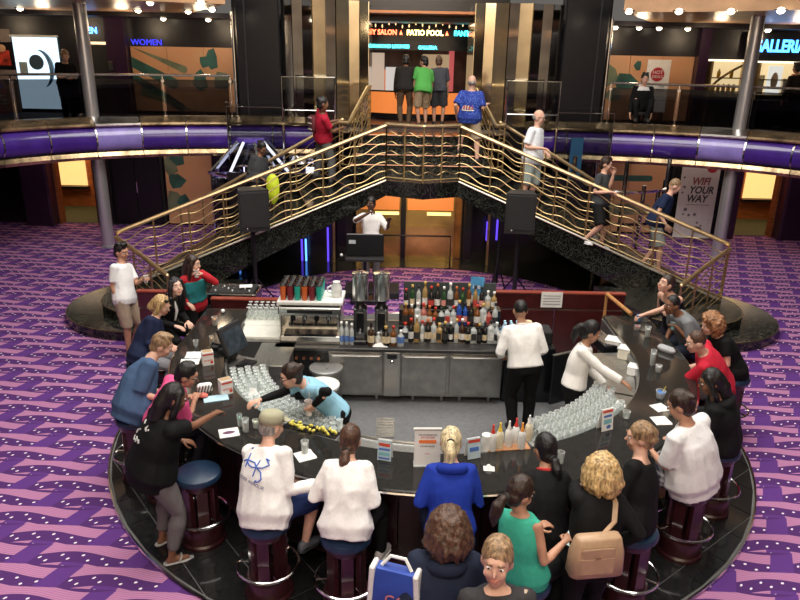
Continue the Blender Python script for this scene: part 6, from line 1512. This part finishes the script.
PP['whiteshirt'] = person('man in a white short sleeved shirt and khaki shorts holding a cup', Vector((P(130, 353, 0).x + .02, P(130, 353, 0).y, .95)), (121, 247), -12, 1.05, 1.0, False, 'stand', 0.0, hface=-20, hpitch=12, skin='tan', hair=('short', 'black'),
    top=T('linen_white', (.74, .74, .74), sleeve=.75, inf=.018, loose=.015, hem=-.11, collar=True), bottom=T('khaki_shorts', (.36, .28, .21), len=1.02, inf=.026), shoes=('sandal', (.25, .16, .1)), R=None, L=('loc', -.08, .34, .30), curl=(.4, .9), seed=19)
# --- people standing before the counter
PP['navy'] = person('woman in a navy fleece with tousled brown hair standing outside the stools', Vector((-.10, 3.62, .98)), (448, 527), 92, 1.05, 1.15, True, 'stand', 0.0, hface=96, hpitch=12, hair=('wavy', 'brown'),
    top=T('navy_fleece', (.014, .02, .042), sleeve=2, inf=.034, loose=.03, hem=-.1, hood=True), bottom=T('navy_jeans', (.02, .03, .06)), R=('loc', .22, .2, .0), L=('loc', -.25, .1, -.05), seed=20)
PP['face'] = person('woman with pulled back dark blonde hair in a grey cardigan over pink', Vector((.24, 3.18, 1.0)), (497, 561), 268, 1.1, 1.0, True, 'stand', 0.0, hface=255, hpitch=-4, hair=('sleek', 'dirty'), skin='fair',
    top=T('grey_cardigan', (.035, .033, .036), sleeve=2, inf=.03, hem=-.12), bottom=T('jeans_c', (.03, .04, .08)), vest=T('pink_inner', (.62, .05, .16), hem=.10, neck=.462, inf=.03, rxs=.22, fwd=.024, part='pink_top'), seed=21)
pb_ = P(590, 556, .96); PP['bagwoman'] = person('woman in black with short curly blonde hair and a tan shoulder bag', pb_, (601, 470), 100, 1.0, 1.06, True, 'stand', ZF, hface=95, hpitch=10, skin='fair', hair=('wavy', 'blonde'),
    top=T('black_knit', BLK, sleeve=2, inf=.028, loose=.02, hem=-.14), bottom=T('black_pants_f', BLK, flare=.02), L=(571, 474, ZC + .05), R=('loc', .25, .15, .05), seed=22)
# --- bartenders
pb_ = P(336, 410, .95); PP['bt_blue'] = person('bartender in a light blue shirt with black arm sleeves reaching over the bar', pb_, (291, 376), 205, 1.0, 1.0, True, 'stand', .034, hface=200, hpitch=14, hair=('bun', 'darkbrown'), skin='fair', glasses=True, lean=50,
    top=T('light_blue', (.27, .52, .66), sleeve=.7, under=True, inf=.022, hem=-.06, collar=True), bottom=T('black_pants_g', BLK, inf=.016), R=(249, 404, 1.22), L=(309, 410, 1.14), curl=(.5, .9), seed=23, poleL=Vector((.5, -.8, .1)))
pb_ = P(525, 365, .95); PP['bt_back'] = person('bartender in a white shirt and black trousers facing the bottles', pb_, (520, 307), 92, 1.02, 1.05, False, 'stand', .034, hface=96, hpitch=14, skin='olive', hair=('buzz', 'black'),
    top=T('shirt_white', (.78, .77, .74), sleeve=2, inf=.028, loose=.02, hem=-.02, collar=True, wr=.012), bottom=T('black_trousers', BLK, inf=.022, top=.06), R=('loc', .22, .36, .12), L=('loc', -.24, .34, .12), seed=24)
pb_ = P(574, 384, .95); PP['bt_woman'] = person('bartender in a white shirt with black ponytail bending over the glasses', pb_, (591, 332), -20, .98, .98, True, 'stand', .034, hface=-10, hpitch=20, skin='olive', hair=('pony', 'black'), lean=25,
    top=T('shirt_white_b', (.80, .78, .74), sleeve=2, inf=.024, loose=.015, hem=-.02, collar=True), bottom=T('black_trousers_b', BLK, inf=.018, top=.06), R=(640, 394, 1.02), L=('loc', -.12, .40, .05), seed=25)
# --- the singer
obj_r = tag(obj('stage_riser', Soup().box((PD(372, 280, 13.3).x, 13.3, .065), (1.1, .7, .13), bev=.01), M_BLACKM), 'low black riser under the singer', 'riser')
PP['singer'] = person('woman in a white top singing into a microphone behind the flat screen', Vector((PD(371, 230, 13.3).x, 13.3, 1.12)), (371, 203), 275, 1.06, 1.0, True, 'stand', .13, hface=262, hpitch=2, skin='dark', hair=('sleek', 'black'),
    top=T('singer_white', (.78, .76, .74), sleeve=1.0, inf=.02, hem=-.08), bottom=T('grey_pants', (.17, .16, .16)), R=('loc', .02, .19, .56), L=('loc', -.34, .26, .42), poleR=Vector((-1, 0, -.6)), curl=(1.0, .2), seed=26)
# --- people on the stairs and the upper deck
def on_steps(px, py, y, zf, **k): x = PD(px, py, y).x; return Vector((x, y, zf + .93 * k.get('s', 1.0)))
def tread(px, py, y):
    """foot point on the flight tread under a photo pixel column"""
    x = PD(px, py, y).x; a = abs(x); t = .3
    for _ in range(12):
        w = (y - (13.9 - 1.6 * t)) / ((15.9 - .3 * t) - (13.9 - 1.6 * t)); x0 = .73 + 1.02 * w; x1 = 5.6 - .45 * w; t = (a - x0) / (x1 - x0)
    k = max(-1, min(10, math.floor((t - .03) / .97 * 11)))
    return Vector((x, y, ZL - RIS * (k + 1)))
def over(a, b, h=.93): q = (a + b) / 2; return Vector((q.x, q.y, min(a.z, b.z) + h))
fa, fb = tread(332, 188, 15.2), tread(316, 192, 15.5)
PP['bagred'] = person('woman in a red tee with a striped backpack climbing the stairs', over(fa, fb, 1.05), (323, 104), 25, 1.12, 1.12, True, 'stand', fb.z, hface=15, hpitch=6, skin='brown', hair=('bun', 'black'),
    top=T('crimson_tee', (.42, .015, .04), sleeve=.7, inf=.024, loose=.03, hem=-.1), bottom=T('grey_sweats', (.10, .10, .10), inf=.024), R=('loc', .2, .42, .22), L=('loc', -.1, .38, .24), feet=[fa, fb], seed=27)
fa, fb = tread(264, 228, 14.6), tread(252, 225, 14.9)
PP['yellowbag'] = person('person in a charcoal jacket on the stairs carrying a neon yellow bag', over(fa, fb, .98), (263, 142), -30, 1.06, 1.15, True, 'stand', fb.z, hface=-50, hpitch=30, skin='brown', hair=('bun', 'black'),
    top=T('charcoal_jacket', (.045, .047, .05), sleeve=2, inf=.032, loose=.02, hem=-.02), bottom=T('black_pants_h', BLK), R=('loc', .05, .25, .1), L=('loc', -.1, .3, .1), feet=[fa, fb], seed=28)
fa, fb = tread(520, 196, 13.75), tread(527, 200, 13.95)
PP['whitetee'] = person('grey haired man in a white tee and pale shorts coming down the stairs', over(fa, fb, 1.04) + Vector((.12, 0, 0)), (539, 117), -35, 1.14, 1.02, False, 'stand', fb.z, hface=-30, hpitch=10, hair=('bald', 'grey'), skin='fair',
    top=T('tee_pale', (.72, .76, .8), sleeve=.8, inf=.026, loose=.03, hem=-.12), bottom=T('pale_shorts', (.42, .50, .47), len=1.05, inf=.028), R=('loc', .16, .3, .2), L=('loc', -.22, .2, .1), feet=[fa, fb], seed=29, glasses=True)
fa, fb = tread(584, 245, 13.1), tread(600, 251, 13.35)
PP['greypolo'] = person('man in a dark grey polo and black shorts walking down the stairs', over(fb, fa, .98) + Vector((.05, 0, 0)), (608, 153), -38, 1.06, 1.05, False, 'stand', fb.z, hface=-25, hpitch=14, hair=('short', 'darkbrown'),
    top=T('grey_polo', (.045, .05, .055), sleeve=.75, inf=.022, loose=.02, hem=-.1, collar=True), bottom=T('black_shorts', BLK, len=1.0, inf=.024), shoes=('shoe', (.7, .7, .7)), R=('loc', .2, .3, .22), L=('loc', .02, .22, .60), feet=[fa, fb], seed=30)
fa, fb = tread(657, 277, 12.95), tread(642, 264, 13.3)
PP['navytee'] = person('man in a navy tee and grey shorts at the bottom of the stairs', over(fa, fb, .97), (676, 184), -30, 1.1, 1.1, False, 'stand', fa.z, hface=-10, hpitch=22, hair=('buzz', 'dirty'),
    top=T('navy_tee', (.012, .022, .06), sleeve=.7, inf=.024, loose=.03, hem=-.1), bottom=T('grey_chino_shorts', (.26, .28, .26), len=1.0, inf=.026), shoes=('sandal', (.15, .1, .07)), R=('loc', .2, .28, -.02), L=('loc', -.26, .1, -.02), feet=[fa, fb], seed=31)
fa, fb = Vector((PD(477, 163, 15.1).x, 15.12, 2.375)), Vector((PD(459, 150, 15.4).x, 15.45, 2.55))
PP['hawaiian'] = person('man in a blue patterned tropical shirt and khaki shorts on the upper steps', over(fa, fb, 1.0), (473, 70), 70, 1.06, 1.15, False, 'stand', fa.z, hface=70, hpitch=0, hair=('bald', 'grey'), skin='fair',
    top=T('hawaii', (.02, .05, .32), sleeve=.85, inf=.028, loose=.04, hem=-.13), bottom=T('khaki_b', (.35, .27, .18), len=1.0, inf=.028), shoes=('shoe', (.05, .04, .04)), R=('loc', .32, .25, .28), L=('loc', -.30, .05, -.05), feet=[fa, fb], seed=32)
PP['green'] = person('man in a bright green tee and khaki shorts walking through the passage', on_steps(423, 95, 18.0, 2.9), (424, 62), 110, 1.04, 1.05, False, 'stand', 2.9, hface=140, hpitch=5, skin='tan', hair=('short', 'black'),
    top=T('lime_tee', (.10, .42, .09), sleeve=.8, inf=.026, loose=.03, hem=-.12), bottom=T('khaki_c', (.33, .24, .15), len=1.0, inf=.026), seed=33)
PP['dark'] = person('person in a dark jacket and brown trousers beside the man in green', on_steps(405, 95, 18.2, 2.9), (406, 61), 90, 1.05, 1.1, False, 'stand', 2.9, skin='brown', hair=('short', 'black'),
    top=T('dark_jacket', (.02, .017, .016), sleeve=2, inf=.03, loose=.02, hem=-.1), bottom=T('brown_trousers', (.12, .075, .045)), seed=34)
PP['greyback'] = person('person in a slate shirt with brown hair beyond the man in green', on_steps(439, 95, 18.6, 2.9), (439, 62), 85, 1.04, 1.02, False, 'stand', 2.9, skin='tan', hair=('short', 'brown'),
    top=T('slate_shirt', (.06, .065, .08), sleeve=.9, inf=.026, hem=-.12), bottom=T('slate_shorts', (.05, .05, .06), len=1.0, inf=.026), seed=35)
PP['reader'] = person('woman in black reading a white leaflet at the upper deck rail', on_steps(66, 85, 17.6, 2.9), (65, 56), -50, 1.02, 1.08, True, 'stand', 2.9, hface=-60, hpitch=24, hair=('bun', 'dirty'),
    top=T('black_uniform', BLK, sleeve=.7, inf=.024, hem=-.12), bottom=T('black_pants_i', BLK), R=('loc', -.08, .34, .30), L=('loc', -.05, .36, .28), curl=(.8, .8), seed=36)
PP['peek'] = person('man with black hair and white collar seated behind the upper glass rail', Vector((PD(645, 79, 17.6).x, 17.7, PD(645, 79, 17.6).z - .68)), (645, 79), 262, 1.06, 1.05, False, 'sit', 2.9, hface=262, hpitch=5, hair=('short', 'black'),
    top=T('black_waiter', BLK, sleeve=2, inf=.024), bottom=T('black_pants_j', BLK), vest=T('white_collar', (.8, .8, .78), hem=.42, neck=.5, inf=.03, part='collar'), seed=37)
q = PP['peek']['pel']; tb2 = thing('lounge_stool', 'low black stool under the seated waiter on the upper deck', 'stool', (q.x, q.y, 2.9)); obj('seat', Soup().lathe([(.2, q.z - 3.06), (.21, q.z - 3.02), (.19, q.z - 2.99), (0, q.z - 2.985)], n=18), M_BLACKM, tb2, True); obj('column', Soup().lathe([(.16, .005), (.04, .03), (.04, q.z - 3.05)], n=14), M_CHROME, tb2, True)
PP['edge'] = person('person in dark clothes standing at the galleria shop counter', on_steps(797, 95, 18.4, 2.9), (797, 66), 100, 1.0, 1.1, False, 'stand', 2.9, skin='tan', hair=('short', 'black'),
    top=T('dark_jacket', (.02, .017, .016), sleeve=2, inf=.03), bottom=T('black_pants_k', BLK), seed=38)
finalize()
# ------------------------------------------------------------------ prints on clothes
def decal(J, side, strokes, m, d0=.30, name='print', rad=.005, a0=0.0, off=.004):
    """strokes: polylines in metres (right, up) on the person's back (-1) or chest (+1)"""
    to = J['top']; bv = BVHTree.FromObject(to, bpy.context.evaluated_depsgraph_get()); base = J['base']
    dr = J['fs'] * (-side); out = Soup()
    for st in strokes:
        pts = []
        for k in range(len(st) - 1):
            n = 4
            for i in range(n + (k == len(st) - 2)):
                t = i / n; pts.append((st[k][0] + (st[k + 1][0] - st[k][0]) * t, st[k][1] + (st[k + 1][1] - st[k][1]) * t))
        w = []
        for a, b in pts:
            o = J['spine'](d0) + J['rs'] * (a + a0) + J['u'] * b - dr * .8 - base
            h = bv.ray_cast(o, dr)
            if h[0] is not None: w.append(h[0] - dr * off)
        if len(w) > 1: out.tube(w, rad, 5)
    if out.v: o = obj(name, out, m, to); return o
def decal_text(J, side, body, size, m, a, b, rot=0.0, d0=.30):
    to = J['top']; bv = BVHTree.FromObject(to, bpy.context.evaluated_depsgraph_get()); base = J['base']; dr = J['fs'] * (-side)
    me = text_mesh(body, size, 0.0); c, s_ = math.cos(rot), math.sin(rot)
    for v in me.vertices:
        x, y = (v.co.x * c - v.co.y * s_) * -side + a, v.co.x * s_ + v.co.y * c + b
        o = J['spine'](d0) + J['rs'] * x + J['u'] * y - dr * .8 - base; h = bv.ray_cast(o, dr)
        v.co = (h[0] if h[0] is not None else o + dr * .7) - dr * .006
    me.materials.append(m); o = bpy.data.objects.new('print', me); COL.objects.link(o); o.parent = to
bpy.context.view_layer.update()
k_ = .0102 / 7.5
def U_(pts): return [((x - 230) * k_, -(y - 190) * k_ * 1.1) for x, y in pts]
inkb = mat('print_blue', (.05, .12, .48), .6)
decal(PP['ua'], -1, [U_(q) for q in ([(180, 85), (165, 90)], [(135, 160), (160, 150), (190, 178), (225, 190), (255, 188)], [(178, 115), (165, 190)], [(165, 150), (190, 155), (235, 165), (258, 188)], [(268, 150), (255, 190), (240, 238)], [(255, 190), (300, 190), (335, 172), (308, 138), (330, 150)], [(262, 192), (295, 215), (305, 250), (285, 266), (255, 268), (270, 258)])], inkb, a0=.0, rad=.006, d0=.33)
decal_text(PP['ua'], -1, 'UNDER ARMOUR', .040, mat('print_navy', (.08, .09, .2), .6), -.02, -.085, -.33)
rr_ = random.Random(4)
decal(PP['standing'], -1, [[(x, y), (x + rr_.uniform(-.02, .02), y + rr_.uniform(.01, .04)), (x + rr_.uniform(.01, .03), y + rr_.uniform(-.01, .02))] for x, y in [(rr_.uniform(-.13, .05), rr_.uniform(-.12, .10)) for _ in range(12)]], mat('print_white', (.5, .5, .48), .7), a0=-.01, rad=.006)
hw = [[(-.12 + .02 * k + rr_.uniform(-.008, .008), -.02), (-.11 + .02 * k, rr_.uniform(.03, .07))] for k in range(12)]
for i, (nm, c) in enumerate((('print_cream', (.8, .75, .6)), ('print_red', (.6, .06, .03)), ('print_orange', (.75, .3, .08)))): decal(PP['hawaiian'], -1, hw[i::3], mat(nm, c, .7), d0=.16, rad=.007)
decal(PP['hawaiian'], -1, [[(-.14, -.03), (0, -.045), (.13, -.03)]], mat('print_cream', (.8, .75, .6), .7), d0=.16, rad=.009)
def pattern_mat(name, base, dots, scale, thr=.35, kind='vor'):
    m = bpy.data.materials.new(name); m.use_nodes = True; nt = m.node_tree; N = nt.nodes; L = nt.links; b = _pr(m); b.inputs['Roughness'].default_value = .8
    tc = N.new('ShaderNodeTexCoord')
    if kind == 'vor':
        v = N.new('ShaderNodeTexVoronoi'); v.inputs['Scale'].default_value = scale; L.new(tc.outputs['Object'], v.inputs['Vector']); out = v.outputs['Distance']
        r = N.new('ShaderNodeValToRGB'); r.color_ramp.interpolation = 'CONSTANT'; e = r.color_ramp.elements; e[0].color = (*dots, 1); e[1].position = thr; e[1].color = (*base, 1); L.new(out, r.inputs[0]); L.new(r.outputs[0], b.inputs['Base Color'])
    else:
        mix = None
        for ax in ('X', 'Z'):
            w = N.new('ShaderNodeTexWave'); w.bands_direction = ax; w.inputs['Scale'].default_value = scale; L.new(tc.outputs['Object'], w.inputs['Vector'])
            r = N.new('ShaderNodeValToRGB'); r.color_ramp.interpolation = 'CONSTANT'; r.color_ramp.elements[0].color = (*base, 1); r.color_ramp.elements[1].position = thr; r.color_ramp.elements[1].color = (*dots, 1); L.new(w.outputs['Fac'], r.inputs[0])
            if mix is None: mix = r.outputs[0]
            else:
                q = N.new('ShaderNodeMix'); q.data_type = 'RGBA'; q.inputs[0].default_value = .5; L.new(mix, q.inputs[6]); L.new(r.outputs[0], q.inputs[7]); mix = q.outputs[2]
        L.new(mix, b.inputs['Base Color'])
    return m
def set_mat(J, part, m):
    for ch in J['body'].children:
        if ch.name.split('.')[0] == part: ch.data.materials[0] = m
set_mat(PP['hawaiian'], 'shirt', pattern_mat('tropical_print', (.012, .035, .26), (.06, .13, .5), 26, .35))
set_mat(PP['white'], 'shorts', pattern_mat('plaid_check', (.02, .025, .045), (.4, .4, .42), 6, .6, 'wave'))
set_mat(PP['hood'], 'trousers', pattern_mat('leopard_print', (.35, .31, .26), (.04, .035, .03), 70, .3))
decal_text(PP['face'], 1, 'SMILE', .05, M_PAPER, 0, .02, 0, .30)

# ------------------------------------------------------------------ things people hold or carry
def cup(J, side, label, r=.036, h=.11, m=None, up=None, name='paper_cup', straw=None, lid=None):
    p = J['hand' + side]; t = thing(name, label, 'cup', p - Vector((0, 0, h * .5)))
    obj('wall', Soup().lathe([(r * .75, 0), (r, h), (r * 1.05, h + .004), (r * .92, h), (r * .7, .006), (0, .006)], n=14), m or M_WHITE, t, True)
    if lid: obj('lid', Soup().lathe([(r * 1.05, h), (r * 1.05, h + .012), (0, h + .02)], n=14), lid, t, True)
    if straw: obj('straw', Soup().tube([(0, 0, h * .4), (.01, 0, h * 1.6)], .004, 6), straw, t)
    return t
cup(PP['dress'], 'L', 'clear plastic cup held to the mouth of the woman in the black dress', .042, .12, glassm('plastic_cup', (.85, .85, .85), .45))
cup(PP['grey'], 'L', 'small glass with green lime raised by the man in the grey tee', .034, .09, mat('lime_glass', (.25, .42, .40), .2))
cup(PP['vest'], 'L', 'white cup held to the mouth of the woman in the teal vest', .042, .11)
cup(PP['tank'], 'L', 'small blue cup under the hand of the woman in the tank top', .036, .09, mat('cup_blue', (.06, .25, .5), .4))
cup(PP['bt_blue'], 'L', 'frosty white frozen drink with a straw held by the blue shirted bartender', .04, .16, mat('frozen', (.75, .68, .66), .3, 0, .2, 18), straw=M_WHITE)
cup(PP['whiteshirt'], 'L', 'clear cup held by the man in the white shirt', .036, .11, glassm('plastic_cup', (.85, .85, .85), .45))
def slab(J, side, label, dims, m, name='phone', cat='phone', rot=0.0, scr=None):
    p = J['hand' + side] + Vector((0, 0, .015)); t = thing(name, label, cat, p, math.atan2(J['f'].y, J['f'].x) - math.pi / 2)
    obj('case', Soup().box((0, 0, 0), dims, rx=rot, bev=min(dims) * .4), m, t)
    if scr: obj('screen', Soup().box(Matrix.Rotation(rot, 3, 'X') @ Vector((0, 0, dims[2] * .55)), (dims[0] * .88, dims[1] * .88, dims[2] * .15), rx=rot), scr, t)
slab(PP['teal'], 'R', 'phone with a lit screen in the hand of the woman in green', (.075, .15, .01), M_BLACK, rot=.5, scr=emis('phone_lit', (.55, .65, .6), .8))
slab(PP['red'], 'L', 'white phone held by the man in the red shirt', (.075, .15, .01), M_WHITE, rot=.6)
slab(PP['ginger'], 'R', 'dark compact camera held by the curly haired woman', (.12, .06, .08), M_BLACK, 'camera', 'camera')
slab(PP['reader'], 'R', 'white leaflet held by the woman in black at the rail', (.26, .2, .006), M_PAPER, 'leaflet', 'leaflet', .5)
slab(PP['standing'], 'R', 'small black wallet handed over the bar by the standing woman', (.09, .07, .02), M_BLACKM, 'wallet', 'wallet')
mic = thing('microphone', 'hand microphone held to the mouth of the singer', 'microphone', PP['singer']['handR'])
mh = (PP['singer']['H'](0, .11, -.06) - PP['singer']['handR']); obj('handle', Soup().tube([-mh.normalized() * .06, mh.normalized() * .06], [.012, .016], 8), M_BLACKM, mic, True); obj('head', Soup().ell(mh.normalized() * .08, (.026, .026, .026), 10, 6), M_STEEL, mic, True)
# tan shoulder bag
J = PP['bagwoman']; cb_ = P(588, 536, .92); cb_ = J['pel'] - J['f'] * .25 - J['r'] * .10 + Z * .14
bg = thing('shoulder_bag', 'tan leather shoulder bag hanging on the woman with curly blonde hair', 'bag', cb_ - Z * .17, math.radians(8))
M_TAN = mat('tan_leather', (.42, .27, .16), .45, 0, .06, 20, bump=.1)
obj('bag_body', Soup().loft([[Vector((a * w, b * d, z)) for a, b in ((-1, -.6), (-.85, -1), (.85, -1), (1, -.6), (1, .6), (.85, 1), (-.85, 1), (-1, .6))] for w, d, z in ((.17, .05, 0), (.20, .075, .03), (.19, .075, .2), (.165, .05, .32), (.155, .035, .335))]), M_TAN, bg, 50)
obj('pocket_flap', Soup().box((-.02, -.072, .225), (.25, .02, .11), bev=.008), M_TAN, bg); obj('clasp', Soup().box((-.02, -.084, .20), (.04, .006, .012)), M_BRASS, bg)
pk = obj('pocket', Soup().box((-.02, -.075, .13), (.26, .02, .14), bev=.008), M_TAN, bg)
sp = J['shR'] + Z * .10 - J['r'] * .05 - bg.location; R_ = Matrix.Rotation(-math.radians(8), 3, 'Z'); sp = R_ @ sp; bk_ = R_ @ (J['shR'] - J['f'] * .10 - bg.location)
st = Soup(); 
nk_ = [R_ @ (q - bg.location) for q in (J['spine'](.34) - J['f'] * .16 + J['r'] * .05, J['spine'](.46) - J['f'] * .10 + J['r'] * .08, J['spine'](.50) - J['f'] * .0 + J['r'] * .10, J['spine'](.42) + J['f'] * .13 + J['r'] * .10)]
for dx in (-.012, 0, .012): st.tube([Vector((.02 + dx, .0, .32))] + [q + Vector((dx, -.01, 0)) for q in nk_], .010, 6)
obj('strap', st, M_TAN, bg, True)
# blue and white tote
J = PP['navy']; tt = thing('tote_bag', 'blue and white tote bag hanging from the arm of the woman in navy', 'bag', J['pel'] + J['r'] * -.29 - J['f'] * .02 + Z * .08, math.radians(-18))
obj('bag_body', Soup().loft([[Vector((a * w, b * d, z)) for a, b in ((-1, -.6), (-.8, -1), (.8, -1), (1, -.6), (1, .6), (.8, 1), (-.8, 1), (-1, .6))] for w, d, z in ((.15, .05, 0), (.18, .07, .05), (.17, .06, .26), (.15, .04, .36))]), mat('tote_blue', (.02, .06, .34), .6, 0, .1), tt, 50)
for k in (-1, 1): obj('white_panel', Soup().box((k * .155, -.02, .2), (.035, .11, .37), ry=k * -.06, bev=.01), M_WHITE, tt)
text_obj('letters', 'CO', .1, mat('tote_red', (.6, .2, .2), .6), (.02, -.071, .16), parent=tt, depth=.002)
obj('handles', Soup().tube([(-.1, 0, .36), (-.05, .03, .42), (.05, .03, .42), (.1, 0, .36)], .012, 6), M_WHITE, tt, True)
# striped backpack and neon yellow bag on the stairs
J = PP['bagred']; bp = thing('striped_backpack', 'red black and white striped backpack on the woman in red', 'backpack', J['spine'](.10) - J['f'] * .21 - J['r'] * .02, math.radians(25 - 90))
obj('pack', Soup().box((0, 0, .17), (.27, .13, .36), bev=.045), mat('pack_maroon', (.12, .015, .02), .7), bp, 50)
for k in range(5): obj('stripe', Soup().box((0, -.066, .06 + .06 * k), (.24, .006, .022)), M_PAPER if k % 2 == 0 else M_BLACKM, bp)
obj('strap', Soup().tube([(-.09, .05, .32), (-.10, .20, .36), (-.10, .30, .25)], .016, 6), M_BLACKM, bp, True)
J = PP['yellowbag']; yb = thing('neon_bag', 'neon yellow drawstring bag hanging at the side of the person in charcoal', 'bag', Vector((PD(273, 190, J['pel'].y - .3).x, J['pel'].y - .3, J['pel'].z - .42)))
s = Soup(); s.loft([[Vector((w * math.cos(a) * (1 + .08 * math.sin(3 * a)), d * math.sin(a), z)) for a in np.linspace(0, 2 * math.pi, 13)[:-1]] for w, d, z in ((.03, .02, 0), (.09, .06, .08), (.13, .08, .22), (.14, .08, .40), (.12, .06, .55), (.05, .03, .62))]); obj('sack', s, mat('bag_yellow', (.62, .75, .03), .6, 0, .15, 8), yb, True)
obj('cord', Soup().tube([(0, 0, .6), (-.05, -.05, .78)], .008, 6), M_WHITE, yb)
pw_ = Soup(); J2 = J; pw_.tube([J['spine'](.02) + J['r'] * (.20 * math.cos(a)) + J['f'] * (.15 * math.sin(a)) - J['base'] for a in np.linspace(0, 2 * math.pi, 19)[:-1]], .035, 8, closed=True)
o = obj('belt', pw_, mat('hot_pink_belt', (.6, .05, .2), .7), J['body'], True)
# white scarf on the suit, sunglasses in the blonde hair, red collar
J = PP['suit']; o = obj('scarf', Soup().tube([J['spine'](.48) + J['f'] * .075 + J['rs'] * .03 - J['base'], J['spine'](.36) + J['f'] * .15 + J['rs'] * .01 - J['base'], J['spine'](.2) + J['f'] * .16 - J['base']], [.018, .02, .014], 8), M_PAPER, J['body'], True)
J = PP['navywoman']; g = Soup()
for k in (-1, 1): g.ell(J['H'](k * .045, .06, .105) - J['base'], (.03, .02, .022), 10, 6)
g.tube([J['H'](-.08, .02, .08) - J['base'], J['H'](0, .07, .115) - J['base'], J['H'](.08, .02, .08) - J['base']], .006, 6); obj('sunglasses', g, M_BLACK, J['body'], True)
J = PP['pony']; obj('red_collar', Soup().tube([J['spine'](.5) + J['rs'] * (.07 * math.cos(a)) + J['fs'] * (.065 * math.sin(a)) - J['base'] for a in np.linspace(0, 2 * math.pi, 17)[:-1]], .014, 6, closed=True), mat('collar_red', (.5, .03, .03), .7), J['body'], True)
J = PP['face']; obj('bag_strap', Soup().tube([J['shL'] + Z * .075 - J['base'], J['spine'](.3) + J['fs'] * .165 - J['rs'] * .10 - J['base'], J['spine'](.1) + J['fs'] * .17 - J['base']], .012, 6), mat('strap_beige', (.6, .5, .38), .6), J['body'], True)
